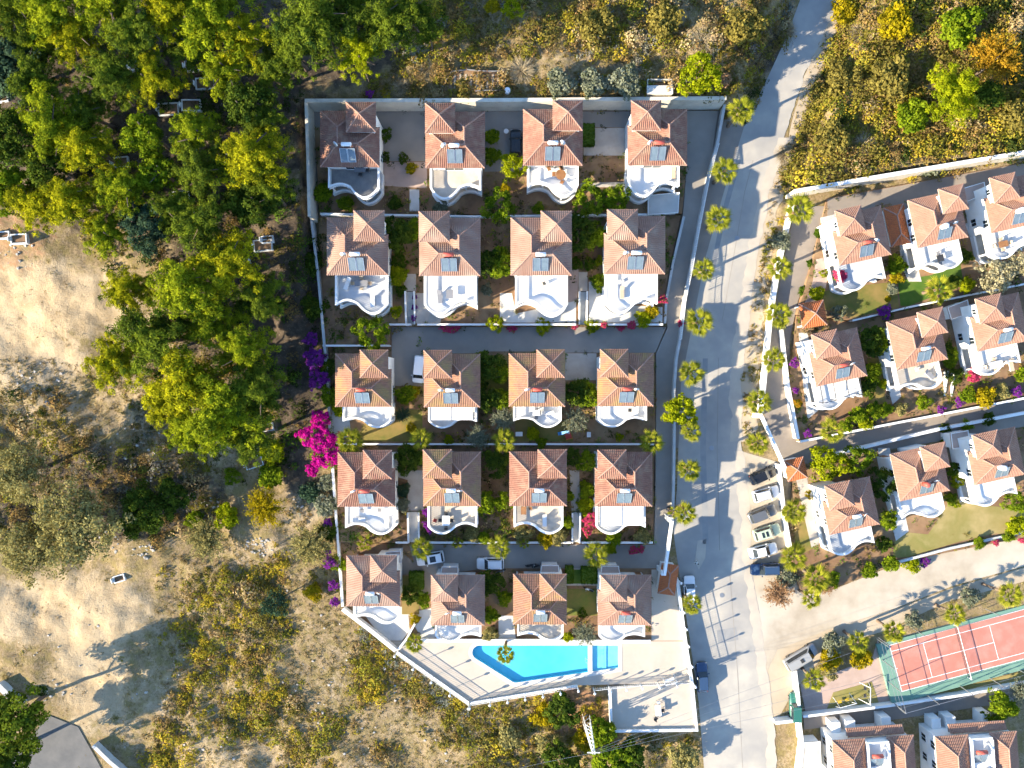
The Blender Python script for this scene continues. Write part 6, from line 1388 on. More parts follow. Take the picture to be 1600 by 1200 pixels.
p, a = at_terrace('r4h1', 593, 797); chair_at('right grey armchair on the fourth row\'s leftmost terrace', p, a, 'fabric_grey')
p, a = at_terrace('r4h1', 561, 812); lounger('blue-white lounger on the fourth row\'s leftmost terrace', p, a + 1.57)
p, a = at_terrace('r4h1', 604, 815); lounger('white lounger on the right of the fourth row\'s leftmost terrace', p, a)
p, a = at_terrace('r4h2', 697, 813); table_set('on the fourth row\'s second terrace', p, a, 1.1, 1.5, 'fabric_white', 4, 'metal_dark')
p, a = at_terrace('r4h2', 680, 813); chair_at('small chair by flowers on the fourth row\'s second terrace', p, a + 1.2, 'plastic_red')
p, a = at_terrace('r4h3', 851, 813); lounger('white lounger on the fourth row\'s third terrace', p, a)
p, a = at_terrace('r4h3', 818, 797); table_set('wooden, on the fourth row\'s third terrace', p, a + 1.57, 1.2, .8, 'wood', 0)
p, a = at_terrace('r4h3', 829, 794); chair_at('wooden chair by the fourth row\'s third villa door', p, a, 'wood')
p, a = at_terrace('RB', 1467, 404); table_set('on the right estate\'s top middle terrace', p, a, 1.0, 1.0, 'metal_dark', 2, 'fabric_grey')
p, a = at_terrace('RC', 1565, 382); table_set('on the right estate\'s top right terrace', p, a, 1.4, .9, 'wood', 4)
p, a = at_terrace('RE', 1432, 577); chair_at('white chair on the right estate\'s central terrace', p, a, 'fabric_white')
p, a = at_terrace('RE', 1452, 585); lounger('dark lounger on the right estate\'s central terrace', p, a + .6, 'fabric_grey')
p, a = at_terrace('RF', 1554, 570); table_set('on the right estate\'s middle right terrace', p, a, 2.0, 1.0, 'fabric_white', 4)
p, a = at_terrace('RF', 1580, 570); lounger('beige lounger on the right estate\'s middle right terrace', p, a, 'fabric_beige')
# lower terrace and pool deck pieces
b = G(1027, 1107); table_set('on the white lower terrace by the road', (b.x, b.y, b.z), .1, .9, 1.6, 'fabric_white', 0)
chair_at('black chair at the lower end of the white table by the road', tuple(G(1024, 1121)), 2.6, 'metal_dark'); chair_at('dark chair right of the white table by the road', tuple(G(1034, 1108)), -1.4, 'metal_dark'); chair_at('pale chair above the white table by the road', tuple(G(1028, 1096)), .3, 'fabric_white')
t = thing('garden_swing', 'white metal swing frame at the lower right of the pool deck', 'swing', G(1045, 1060), .3)
for x in (-.9, .9): part('frame_leg', MB().tube([(x, -.5, 0), (x, 0, 2.0), (x, .5, 0)], [.04, .04, .04], 6), 'metal_white', t)
part('cross_bar', MB().bar((-.95, 0, 2.02), (.95, 0, 2.02), .07, .07), 'metal_white', t); part('seat', MB().bx(-.7, .7, -.22, .22, .55, .6), 'metal_white', t)
def awning(label, code, x0, x1, y0, y1, m='fabric_white', z=2.35, legs='metal_white', rz=None, n=2, gap=.12):
    v, s = VILLAS[code]; sg = 1; t = thing('awning', label, 'awning', v.matrix_basis @ Vector((0, 0, FZ + .004)) if False else (v.location.x, v.location.y, v.location.z + FZ * s + .004), v.rotation_euler.z, 'terrace awnings', s)
    w = (x1 - x0 - gap * (n - 1)) / n
    for k in range(n):
        xa = x0 + k * (w + gap); part('fabric_panel', MB().add([(xa, y0, z - .25), (xa + w, y0, z - .25), (xa + w, y1, z + .05), (xa, y1, z + .05), (xa, y0, z - .28), (xa + w, y0, z - .28), (xa + w, y1, z + .02), (xa, y1, z + .02)], [(0, 1, 2, 3), (7, 6, 5, 4), (0, 4, 5, 1), (1, 5, 6, 2), (2, 6, 7, 3), (3, 7, 4, 0)]), m, t)
    for k in range(n + 1):
        x = x0 + k * (x1 - x0 + gap) / n - gap / 2; part('rafter', MB().bar((x, y0 - .1, z - .26), (x, y1, z + .05), .08, .1), legs, t); part('leg', MB().bx(x - .05, x + .05, y0 - .05, y0 + .05, 0, z - .31), legs, t)
    return t
awning('white two-panel awning on the third row\'s second terrace', 'r3h2', -3.3, 3.0, Y0 - 2.0, Y0 + .3, z=2.3, legs='metal_grey')
awning('white two-panel awning on the fourth row\'s rightmost terrace', 'r4h4', -3.3, 3.0, Y0 - 3.0, Y0 + .3, z=2.3, legs='metal_grey')
t = awning('open dark-framed pergola on the right estate\'s middle left terrace', 'RD', -3.3, 3.1, Y0 - 2.9, Y0 + .3, z=2.3, legs='metal_dark', n=3)
for c in [c for c in t.children if c.name.startswith('fabric_panel')]: bpy.data.objects.remove(c)
part('cross_bar', MB().bar((-3.5, Y0 - 2.95, 2.1), (3.3, Y0 - 2.95, 2.1), .08, .1), 'metal_dark', t)

# ------------------------------------------------------------------ play things, net, swings, pylon, tombs
def toy(name, label, px, py, parts_, rz=0.0):
    t = thing(name, label, 'toy', G(px, py, .3), rz)
    for nm, mb, m in parts_: part(nm, mb, m, t)
toy('play_slide', 'blue and white play slide in the third row\'s third garden', 882, 676, [('chute', MB().add([(-1, -.25, .1), (-1, .25, .1), (.6, .25, 1.0), (.6, -.25, 1.0), (-1, -.25, .02), (-1, .25, .02), (.6, .25, .92), (.6, -.25, .92)], [(3, 2, 1, 0), (4, 5, 6, 7), (0, 1, 5, 4), (1, 2, 6, 5), (2, 3, 7, 6), (3, 0, 4, 7)]), 'plastic_blue'), ('ladder', MB().bx(.62, .7, -.25, .25, 0, 1.3), 'fabric_white')], .2)
toy('play_house', 'orange play frame in the third row\'s third garden', 888, 681, [('frame', MB().bx(-.5, .5, -.5, -.42, 0, .9).bx(-.5, .5, .42, .5, 0, .9), 'plastic_orange'), ('floor', MB().bx(-.48, .48, -.41, .41, .3, .36), 'plastic_red')], .3)
toy('garden_stool', 'small white stool left of the third row\'s rightmost garden', 920, 679, [('seat', MB().bx(-.3, .3, -.4, .4, .38, .44), 'fabric_white'), ('leg', MB().bx(-.25, .25, -.3, .3, 0, .38), 'metal_white')])
toy('storage_box', 'white box below the third row\'s third villa', 811, 678, [('box', MB().bx(-.5, .5, -.3, .3, 0, .6), 'fabric_white'), ('lid', MB().bx(-.53, .53, -.33, .33, .602, .66), 'fabric_white')])
toy('water_basin', 'white basin on the yard left of the black car', 791, 206, [('rim', MB().tube([(0, 0, .3), (0, 0, .62)], [.25, .38], 12), 'marble'), ('foot', MB().tube([(0, 0, 0), (0, 0, .3)], [.2, .12], 8), 'marble')])
t = thing('tennis_net', 'tennis net stretched across the red court', 'net', court(10.55, 0)); t.rotation_euler = (0, 0, CA)
part('tape', MB().bx(-.03, .03, -.4, 7.95, .93, .99), 'paint_white', t)
for y in (-.45, 8.0): part('post', MB().tube([(0, y, 0), (0, y, 1.05)], [.05, .05], 8), 'metal_white', t)
mb = MB()
for k in range(43): mb.bx(-.006, .006, -.4 + k * .199, -.388 + k * .199, .02, .93)
for k in range(8): mb.bx(-.005, .005, -.4, 7.95, .05 + k * .115, .062 + k * .115)
part('mesh', mb, 'net', t)['kind'] = 'stuff'
sheet('court_yard', [(1300,1052),(1362,1030),(1372,1000),(1395,1100),(1260,1118),(1250,1070)], 'paving_pink', .10)
sheet('play_lawn', [(1302,1082),(1362,1065),(1374,1100),(1310,1110),(1292,1108)], 'lawn_dry', .13)
sheet('court_fringe', [(1396,1102),(1660,1032),(1660,1056),(1400,1104)], 'lawn_dry', .05)
def swing(label, px, py, rz, m):
    t = thing('swing_set', label, 'swing', G(px, py, 1.0), rz, 'playground swings')
    for x in (-1.3, 1.3): part('frame_leg', MB().tube([(x, -.8, 0), (x, 0, 2.2), (x, .8, 0)], [.05, .05, .05], 6), 'metal_white', t)
    part('cross_bar', MB().bar((-1.35, 0, 2.22), (1.35, 0, 2.22), .08, .08), 'metal_white', t)
    for x in (-.6, .6):
        part('seat', MB().bx(x - .28, x + .28, -.2, .2, .5, .56), m, t)
        for y in (-.25, .25): part('chain', MB().bar((x + y, 0, .55), (x + y, 0, 2.2), .025, .025), 'metal_grey', t)
swing('white swing frame with yellow seats beside the tennis court', 1320, 1097, CA, 'plastic_yellow'); swing('white swing frame with dark seats beside the tennis court', 1354, 1083, CA + 1.3, 'metal_dark')
def pylon(px, py, h):
    p = P(px, py, h - .8); p.z = tz(p.x, p.y) - .2; t = thing('lattice_pylon', 'pale steel lattice power pylon below the pool deck', 'pylon', p)
    hh = h; w = lambda f: .55 * (1 - f) + .14 * f
    for i in (-1, 1):
        for j in (-1, 1): part('leg', MB().bar((i * w(0), j * w(0), 0), (i * w(1), j * w(1), hh), .12, .12), 'metal_white', t)
    n = 9
    for k in range(n):
        f0, f1 = k / n, (k + 1) / n
        for (ax, ay), (bx_, by_) in (((-1, -1), (1, -1)), ((1, -1), (1, 1)), ((1, 1), (-1, 1)), ((-1, 1), (-1, -1))):
            part('brace', MB().bar((ax * w(f0), ay * w(f0), f0 * hh), (bx_ * w(f1), by_ * w(f1), f1 * hh), .06, .06), 'metal_white', t)
    part('cross_arm', MB().bar((-.9, 0, hh - .1), (.9, 0, hh - .1), .12, .12), 'metal_white', t)
    return Vector((p.x, p.y, p.z + hh))
top = pylon(928, 1177, 11.0)
def cable(label, a, b, sag=.6):
    pts = []
    for k in range(13):
        f = k / 12; q = a.lerp(b, f); q.z -= sag * 4 * f * (1 - f); pts.append(q)
    o = a.copy(); tag(part('power_cable', MB().tube([q - o for q in pts], [.016] * 13, 4), 'metal_grey', None, loc=o), label, 'cable', 'overhead cables')
cable('overhead cable crossing the road below the blue car, upper', top + Vector((-.8, 0, 0)), P(1330, 1020, 8.5)); cable('overhead cable crossing the road, second', top + Vector((-.3, 0, 0)), P(1345, 1040, 8.5)); cable('overhead cable crossing the road, third', top + Vector((.3, 0, 0)), P(1360, 1062, 8.5)); cable('overhead cable crossing the road, lowest', top + Vector((.8, 0, 0)), P(1375, 1085, 8.5))
cable('overhead cable leading left from the pylon', top, P(700, 1230, 9))
GRAVES = [(32,374,12,.05,'white framed tomb at the left edge of the clearing'),(8,368,9,.05,'broken tomb at the very left edge'),(412,384,14,.1,'larger white tomb enclosure at the wood\'s right edge'),(419,375,9,.1,'small white tomb above the larger enclosure'),(383,409,8,.3,'small dark-topped tomb left of the white enclosures'),(265,172,15,.05,'shaded grey tomb in the deep gap of the wood'),(300,166,14,0,'shaded pale tomb right of the grey one'),(322,132,14,.05,'pale tomb at the top of the deep gap'),(304,104,13,.1,'tomb just under the upper pines'),(214,104,10,.2,'half hidden tomb near the upper wood\'s middle'),(190,254,12,.1,'white tomb left of the middle clearing'),(355,248,10,.2,'white tomb glimpsed beside the middle pines'),(284,307,12,.1,'pale tomb above the blue-green tree\'s right side'),(398,722,14,.3,'grey tomb among the shrubs at the wood\'s lower end'),(418,668,10,.2,'pale tomb in shade at the wood\'s lower right'),(188,903,9,.3,'pale stone frame lying beside the sandy track'),(6,155,9,.1,'pale tomb at the left edge of the upper wood')]
for x, y, r, a, lab in GRAVES:
    b = G(x, y); t = thing('grave', lab, 'grave', b, a, 'graves'); w = r / 10; l = w * .62
    for q in ((-w, w, -l, -l + .16), (-w, w, l - .16, l), (-w, -w + .16, -l + .16, l - .16), (w - .16, w, -l + .16, l - .16)): part('kerb', MB().bx(*q, -.3, .45), 'marble', t)
    part('earth_fill', MB().bx(-w + .15, w - .15, -l + .15, l - .15, -.3, .25), 'soil', t); part('headstone', MB().bx(-w - .12, -w - .01, -.35, .35, -.2, .95), 'marble', t)
# net garden on the dry bank
t = thing('net_garden', 'brown fenced vegetable plot on the bank above the wall', 'garden plot', G(742, 127), 0)
OUTL = [(-5.0, -1.5), (-3.4, 1.2), (-1.2, 1.5), (1.8, 1.25), (4.3, 1.3), (4.6, .2), (4.3, -1.5), (0, -1.6)]
part('bed', MB().prism(OUTL, -.6, .3), 'soil', t)
for k in range(9): part('furrow', MB().bar((-3.0 + .8 * k, -1.2, .31), (-2.9 + .8 * k, .9, .31), .28, .08), 'sand', t)
for x, y in OUTL: part('stake', MB().tube([(x, y, -.4), (x + .05, y, 1.0)], [.05, .04], 6), 'wood', t)
for (xa, ya), (xb, yb) in zip(OUTL, OUTL[1:]): part('netting', MB().bar((xa, ya, .5), (xb, yb, .45), .05, .35), 'fabric_grey', t)
tag(part('barrel', MB().tube([(0, 0, 0), (0, 0, .1), (0, 0, .8), (0, 0, .9)], [.36, .42, .42, .38], 14), 'tank_white', None, True, loc=G(793, 144)), 'white barrel right of the fenced plot', 'barrel')

# ------------------------------------------------------------------ the two houses at the lower right
def duplex(label, xl, yt, zb=-.9):
    s = 10.7; p = P(xl, yt, zb + 5.3); p.z = zb; t = thing('semi_detached_house', label, 'house', p, math.radians(4), 'houses at the lower right'); W, Dp, ez = 12.2, 11.0, 5.3
    part('wall', MB().bx(.4, W - .4, -Dp + .4, -.4, -1.5, ez - .16), 'wall_white', t)
    for nm, xa, xb in (('left_roof', 0, 4.9), ('right_roof', 8.2, W)):
        r = part('roof', MB().bx(xa, xb, -Dp, 0, ez - .15, ez), 'eave', t); h = (xb - xa) / 2; rz_ = ez + h * .55
        a, b, c, d = (xa, -Dp, ez), (xb, -Dp, ez), (xb, 0, ez), (xa, 0, ez); e1, e2 = (xa + h, -Dp + h, rz_), (xa + h, -h, rz_)
        for q in (([a, b, e1], a, b), ([b, c, e2, e1], b, c), ([c, d, e2], c, d), ([d, a, e1, e2], d, a)): part('roof_slope', tiles(*q), 'tile_orange', r)['kind'] = 'stuff'
        part('ridge_tile_row', caps([(a, e1), (b, e1), (c, e2), (d, e2), (e1, e2)]), 'mortar', r)
    part('flat_roof', MB().bx(4.91, 8.19, -Dp, -.6, ez - .16, ez + .02), 'terrace_white', t)
    part('parapet', MB().bx(4.91, 8.19, -.6, -.35, ez - .16, ez + .7), 'white', t); part('parapet', MB().bx(4.92, 5.1, -5, -.61, ez + .02, ez + .9), 'white', t); part('parapet', MB().bx(8.0, 8.18, -5, -.61, ez + .02, ez + .9), 'white', t)
    r = part('porch_roof', MB().bx(2.6, 11.2, .0, 1.2, 4.2, 4.3), 'eave', t)
    part('roof_slope', tiles([(2.6, 1.2, 4.3), (11.2, 1.2, 4.3), (11.2, 0, 4.8), (2.6, 0, 4.8)], (11.2, 1.2, 4.3), (2.6, 1.2, 4.3)), 'tile_orange', r)['kind'] = 'stuff'
    for k in range(2):
        for j in range(2):
            o = part('solar_panel', MB().add([(-.45, -.8, 0), (.45, -.8, 0), (.45, .8, .8), (-.45, .8, .8), (-.45, -.8, -.06), (.45, -.8, -.06), (.45, .8, .74), (-.45, .8, .74)], [(0, 1, 2, 3), (7, 6, 5, 4), (0, 4, 5, 1), (1, 5, 6, 2), (2, 6, 7, 3), (3, 7, 4, 0)]), 'solar', t, loc=(5.7 + k * 1.0 + j * .0, -3.4 - j * 3.2, ez + .25))
    part('water_tank', MB().tube([(5.4, -2.2, ez + 1.2), (6.9, -2.2, ez + 1.2)], [.3, .3], 12), 'tank_red', t, True); part('water_tank', MB().tube([(7.3, -5.5, ez + .1), (7.3, -5.5, ez + 1.4)], [.4, .4], 14), 'tank_white', t, True)
    for k, x in enumerate((2.0, 4.2, 9.6)): part('entrance_block', MB().bx(x - .7, x + .7, -.38, 1.15 + .2 * k, -1.2, 2.3 + .2 * k), 'white', t)
    for y in (-2, -5, -8): add_window(t, (.4, y, 3.9), -math.pi / 2); add_window(t, (.4, y, 1.4), -math.pi / 2)
duplex('left of the two large white tiled houses at the lower right', 1300, 1157); duplex('right of the two large white tiled houses at the lower right', 1461, 1151)
sheet('lower_court_path', [(1256,1122),(1400,1104),(1660,1062),(1660,1085),(1400,1124),(1256,1140)], 'asphalt_brown', .12)
flat_hut('garden_store', 'flat beige roof left of the lower right houses', 'outbuilding', [(1256,1160),(1282,1158),(1284,1215),(1250,1215)], -.8, 2.4, 'terrace_beige')

# ------------------------------------------------------------------ ground cover: scrub, dry grass, stones (nobody could count these)
def pinp(poly, X, Y):
    c = np.zeros(X.shape, bool); n = len(poly); j = n - 1
    for i in range(n):
        xi, yi = poly[i]; xj, yj = poly[j]
        c ^= ((yi > Y) != (yj > Y)) & (X < (xj - xi) * (Y - yi) / (yj - yi + 1e-12) + xi); j = i
    return c
def base_bush(seed, n):
    rg = np.random.default_rng(seed); d = unit(rg.normal(size=(n, 3))); d[:, 2] = np.abs(d[:, 2]); k = 7
    lobes = unit(rg.normal(size=(k, 3)) * np.array([1, 1, .6])); lobes[:, 2] = np.abs(lobes[:, 2])
    i = rg.integers(0, k, n); C = lobes[i] * .62 + d * .42 * rg.uniform(.4, 1, (n, 1)); N = unit(d * .9 + rg.normal(size=(n, 3)) * .45 + np.array([0, 0, .25]))
    return leaves(C, N, rg.uniform(.22, .46, n), rg.uniform(.15, .29, n), rg)
def base_tuft(seed, n):
    rg = np.random.default_rng(seed); d = unit(rg.normal(size=(n, 3)) * np.array([1, 1, .4]) + np.array([0, 0, .6])); d[:, 2] = np.abs(d[:, 2]); ln = rg.uniform(.5, 1.05, n)
    return leaves(d * (ln * .5)[:, None], unit(np.cross(d, rg.normal(size=(n, 3)))), ln, .07, rg, d)
BUSH = [base_bush(k, 46) for k in range(6)]; BUSH_S = [base_bush(k + 20, 22) for k in range(6)]; BUSH_L = [np.concatenate([leaves(*(lambda rg, d: (d * rg.uniform(.55, 1, (230, 1)) * (1 + .25 * np.sin(4 * np.arctan2(d[:, 1:2], d[:, :1]) + k)), unit(d * .9 + rg.normal(size=(230, 3)) * .45), rg.uniform(.13, .25, 230), rg.uniform(.09, .17, 230), rg))((rg0 := np.random.default_rng(70 + k)), unit(np.abs(rg0.normal(size=(230, 3))) * np.array([1, 1, 1]) * np.sign(rg0.normal(size=(230, 3)) * np.array([1, 1, 0]) + np.array([0, 0, 1])))))]) for k in range(6)]
TUFT = [base_tuft(k, 34) for k in range(5)]
PAL = {'yel': (.37, .285, .03), 'ygr': (.235, .21, .028), 'oli': (.175, .145, .032), 'dgr': (.045, .062, .014), 'brn': (.24, .16, .055), 'tan': (.36, .265, .125), 'stw': (.42, .33, .17), 'grn': (.10, .165, .02), 'gry': (.21, .20, .15), 'sil': (.25, .255, .19)}
def noise2(x, y, s, seed):
    """value noise, two octaves, about -1..1"""
    r = np.random.default_rng(seed); out = np.zeros_like(x); amp = .68
    for o in range(3):
        g = r.uniform(-1, 1, (128, 128)); u = (x * s * 1.0 * 2 ** o + 37.3) % 127; v = (y * s * 1.0 * 2 ** o + 61.7) % 127
        i, j = np.floor(u).astype(int), np.floor(v).astype(int); fu, fv = u - i, v - j; fu = fu * fu * (3 - 2 * fu); fv = fv * fv * (3 - 2 * fv); i2, j2 = (i + 1) % 128, (j + 1) % 128
        out += amp * (g[i, j] * (1 - fu) * (1 - fv) + g[i2, j] * fu * (1 - fv) + g[i, j2] * (1 - fu) * fv + g[i2, j2] * fu * fv); amp *= .55
    return out
BARE = [ (70,470,150,72),(190,490,34,62),(40,560,105,50),(110,965,115,62),(130,1060,62,80),(860,104,150,13) ]
def scrub(label, poly, n, mixw, rr, patch=.0, pscale=.35, tuft=.3, seed=0, hscale=.8, large=.0, wob=0):
    rg = np.random.default_rng(900 + seed); xs = [p[0] for p in poly]; ys = [p[1] for p in poly]
    X = rg.uniform(min(xs), max(xs), n * 3); Y = rg.uniform(min(ys), max(ys), n * 3); ok = pinp(poly, X + wob * noise2(X / 10, Y / 10, .12, seed + 5) + rg.normal(0, wob * .35, len(X)), Y + wob * noise2(X / 10, Y / 10, .12, seed + 6))
    for cx, cy, rx, ry in BARE: ok &= ((X - cx) / rx) ** 2 + ((Y - cy) / ry) ** 2 > rg.uniform(.75, 1.2, len(X))
    wx, wy = (X - 800) / 10, (600 - Y) / 10; nn = noise2(wx, wy, pscale, seed); ok &= nn > patch + rg.normal(0, .12, len(X))
    X, Y, wx, wy, nn = X[ok][:n], Y[ok][:n], wx[ok][:n], wy[ok][:n], nn[ok][:n]
    z = terr(wx, wy); k = (H - z) / H; wx, wy = wx * k, wy * k; z = terr(wx, wy)
    keep = np.ones(len(wx), bool)
    for pl, _ in PADS: keep &= ~pinp(pl, wx, wy)
    wx, wy, z, nn = wx[keep], wy[keep], z[keep], nn[keep]; n = len(wx)
    names = list(mixw); w = np.array([mixw[q] for q in names], float); pt = noise2(wx, wy, .5, seed + 50)
    ci = np.array([rg.choice(len(names), p=w / w.sum()) for _ in range(n)]); Vs, Cs = [], []
    # plants of one kind grow together
    order = np.argsort(np.argsort(pt + rg.normal(0, .22, n))); cum = np.cumsum(w / w.sum()); ci = np.searchsorted(cum, (order + .5) / n)
    for i in range(n):
        R = rr[0] + (rr[1] - rr[0]) * rg.random() ** 2.2; big = rg.random() < large; R = rg.uniform(1.0, 2.1) if big else R; nm = names[min(ci[i], len(names) - 1)]; tf = nm in ('stw', 'tan') and rg.random() < tuft * 2.2 or rg.random() < tuft * .25
        B = BUSH_L[rg.integers(6)] if big else TUFT[rg.integers(5)] if tf else (BUSH if R > .45 else BUSH_S)[rg.integers(6)]
        a = rg.uniform(0, 6.28); ca, sa = math.cos(a), math.sin(a); M = np.array([[ca, -sa, 0], [sa, ca, 0], [0, 0, hscale * rg.uniform(.7, 1.25)]])
        Vs.append(B @ M.T * R + np.array([wx[i], wy[i], z[i] - .05])); c = np.array(PAL[nm]) * rg.uniform(.8, 1.16)
        Cs.append(c[None] * rg.uniform(.8, 1.2, (len(B), 1)) * rg.uniform(.9, 1.1, (len(B), 3)))
    o = link('scrub', quad_mesh('scrub', np.concatenate(Vs), col=np.concatenate(Cs)), 'scrub'); tag(o, label, 'scrub'); o['kind'] = 'stuff'
scrub('yellow-green and brown scrub on the slope below the estate', [(255,870),(330,848),(450,835),(525,930),(540,965),(620,1025),(735,1104),(905,1080),(950,1100),(955,1260),(190,1260),(260,1110),(245,960)], 6800, {'yel': 4, 'brn': 2.6, 'ygr': 4, 'tan': 2.2, 'oli': 2.6}, (.25, .95), -.06, .11, .25, 1, .8, .02, 26)
scrub('dry brown grass and brush on the bank above the top wall', [(560,152),(610,112),(690,-60),(1248,-60),(1225,60),(1175,140),(1130,147)], 4600, {'tan': 4, 'oli': 2.6, 'brn': 3.4, 'ygr': 1.6, 'stw': 1.8, 'yel': 1.2, 'gry': .8}, (.35, 1.15), -.55, .2, .55, 2, .8, .03)
scrub('dense olive and yellow scrub on the upper right slope', [(1336,-60),(1660,-60),(1660,232),(1240,294),(1222,285),(1250,205),(1278,120),(1315,30)], 4200, {'oli': 3.4, 'ygr': 2.8, 'brn': 3, 'yel': 2.0, 'tan': .7, 'dgr': .8}, (.4, 1.2), -.75, .16, .12, 3, .9, .075)
scrub('patchy dry plants on the stony slope at the left', [(-60,560),(150,560),(260,640),(345,690),(355,830),(200,850),(-60,850)], 2600, {'brn': 3, 'dgr': 2, 'tan': 2.6, 'oli': 1.6, 'gry': 2, 'ygr': 1.6}, (.25, .8), -.2, .18, .3, 4, .8, .02, 20)
scrub('weeds on the verge between road and right estate', [(1236,215),(1262,230),(1240,310),(1212,420),(1196,560),(1186,690),(1162,700),(1160,600),(1172,500),(1190,400),(1206,300)], 620, {'ygr': 2, 'oli': 2, 'tan': 2.5, 'brn': 1.5, 'yel': 1}, (.25, .75), -.2, .5, .3, 5)
scrub('weeds and brush below the lower terrace', [(740,1110),(950,1088),(955,1148),(1086,1148),(1098,1260),(740,1260)], 800, {'oli': 2.5, 'ygr': 2, 'brn': 2, 'dgr': 2, 'yel': 1.5}, (.3, .9), -.3, .4, .2, 6)
scrub('silvery sage strip along the slanting pool wall', [(548,978),(566,978),(640,1030),(736,1104),(745,1122),(720,1130),(640,1060),(565,1010)], 260, {'sil': 5, 'gry': 1.5, 'oli': .8}, (.4, .95), -.9, .4, .05, 7)
scrub('undergrowth on the floor of the wood', [(-60,-60),(470,-60),(470,160),(482,340),(500,640),(460,740),(360,760),(250,640),(190,560),(170,400),(100,330),(-60,330)], 3200, {'dgr': 4, 'grn': 2, 'oli': 1.5, 'brn': 2}, (.25, .85), -.5, .2, .2, 8, .8, .05)
scrub('sparse weeds round the sandy track', [(-60,880),(60,900),(220,900),(235,1010),(230,1140),(150,1260),(60,1120),(-60,1060)], 260, {'oli': 2, 'tan': 3, 'brn': 2, 'ygr': 1}, (.2, .55), .1, .5, .3, 9)
scrub('brush along the garden wall left of the lower rows', [(420,790),(470,770),(520,760),(530,930),(500,930),(450,850)], 220, {'oli': 3, 'ygr': 2, 'brn': 2, 'tan': 2, 'sil': 1}, (.25, .7), -.1, .5, .3, 10)
scrub('dry plants on the dirt road\'s banks', [(1240,1000),(1300,1008),(1390,980),(1490,938),(1660,892),(1660,915),(1480,952),(1390,998),(1300,1030),(1240,1040)], 220, {'tan': 3, 'oli': 2, 'ygr': 1, 'brn': 2}, (.2, .6), -.1, .5, .3, 11)
scrub('brush at the road\'s shady bank above the estate corner', [(1120,150),(1165,140),(1190,110),(1200,130),(1165,195),(1130,200)], 130, {'dgr': 3, 'oli': 2, 'brn': 1}, (.3, .8), -.5, .5, .2, 12)
BARE.clear()
scrub('small dry weeds on the sandy clearings at the left', [(-60,400),(180,400),(225,480),(190,560),(120,600),(-60,600)], 260, {'tan': 3, 'brn': 2, 'oli': 2, 'gry': 2}, (.12, .4), -.1, .3, .3, 13)
scrub('small dry weeds on the lower sandy track', [(-60,880),(220,890),(235,1010),(200,1140),(60,1120),(-60,1060)], 200, {'tan': 3, 'brn': 2, 'oli': 2}, (.12, .4), .05, .3, .3, 14)
def garden_cover(label, level, n, mixw, seed):
    """low plants, weeds and leaf litter over the open soil of one terrace"""
    rg = np.random.default_rng(1500 + seed); pts = [q for q in LEVELS if q[0] == level][0]; z = pts[1]; poly = px_poly(pts[2], z)
    x = rg.uniform(min(p[0] for p in poly), max(p[0] for p in poly), n * 3); y = rg.uniform(min(p[1] for p in poly), max(p[1] for p in poly), n * 3); ok = pinp(poly, x, y)
    for pl in PAVED: ok &= ~pinp(pl, x, y) | (rg.random(len(x)) < .015)
    for v, s in VILLAS.values():
        c, sn = math.cos(-v.rotation_euler.z), math.sin(-v.rotation_euler.z); dx, dy = x - v.location.x, y - v.location.y; lx, ly = (dx * c - dy * sn) / s, (dx * sn + dy * c) / s
        ok &= ~((abs(lx) < 4.0) & (ly < 4.2) & (ly > -8.2))
    ok &= noise2(x, y, .25, seed + 3) > rg.uniform(-.7, .25, len(x)); x, y = x[ok][:n], y[ok][:n]; names = list(mixw); w = np.array([mixw[q] for q in names], float); Vs, Cs = [], []
    pt = noise2(x, y, .5, seed + 9); od = np.argsort(np.argsort(pt + rg.normal(0, .3, len(x)))); ci = np.searchsorted(np.cumsum(w / w.sum()), (od + .5) / max(1, len(x)))
    for i in range(len(x)):
        R = .14 + .75 * rg.random() ** 2.4; B = (TUFT if rg.random() < .25 else BUSH_S)[rg.integers(5)]; a = rg.uniform(0, 6.28); ca, sa = math.cos(a), math.sin(a); M = np.array([[ca, -sa, 0], [sa, ca, 0], [0, 0, .8]])
        Vs.append(B @ M.T * R + np.array([x[i], y[i], z - .01])); Cs.append((np.array(PAL[names[min(ci[i], len(names) - 1)]]) * rg.uniform(.7, 1.25))[None] * rg.uniform(.65, 1.35, (len(B), 1)) * rg.uniform(.9, 1.1, (len(B), 3)))
    o = link('garden_weeds', quad_mesh('garden_weeds', np.concatenate(Vs), col=np.concatenate(Cs)), 'scrub'); tag(o, label, 'weeds'); o['kind'] = 'stuff'
GM = {'grn': 4, 'dgr': 4, 'ygr': 2, 'oli': 1.5, 'tan': 1.2, 'brn': 1}
for k, (lv, n, lab) in enumerate((('terrace_top', 1000, 'low plants in the top row gardens'), ('terrace_second', 1300, 'low plants in the second row gardens'), ('terrace_third', 1500, 'low plants in the third row gardens'), ('terrace_fourth', 1700, 'low plants in the fourth row gardens'), ('terrace_fifth', 800, 'low plants in the bottom row gardens'),
    ('right_terrace_top', 600, 'low plants in the right estate\'s top gardens'), ('right_terrace_middle', 900, 'low plants in the right estate\'s middle gardens'), ('right_terrace_low', 900, 'low plants in the right estate\'s lowest gardens'))): garden_cover(lab, lv, n, GM, k)
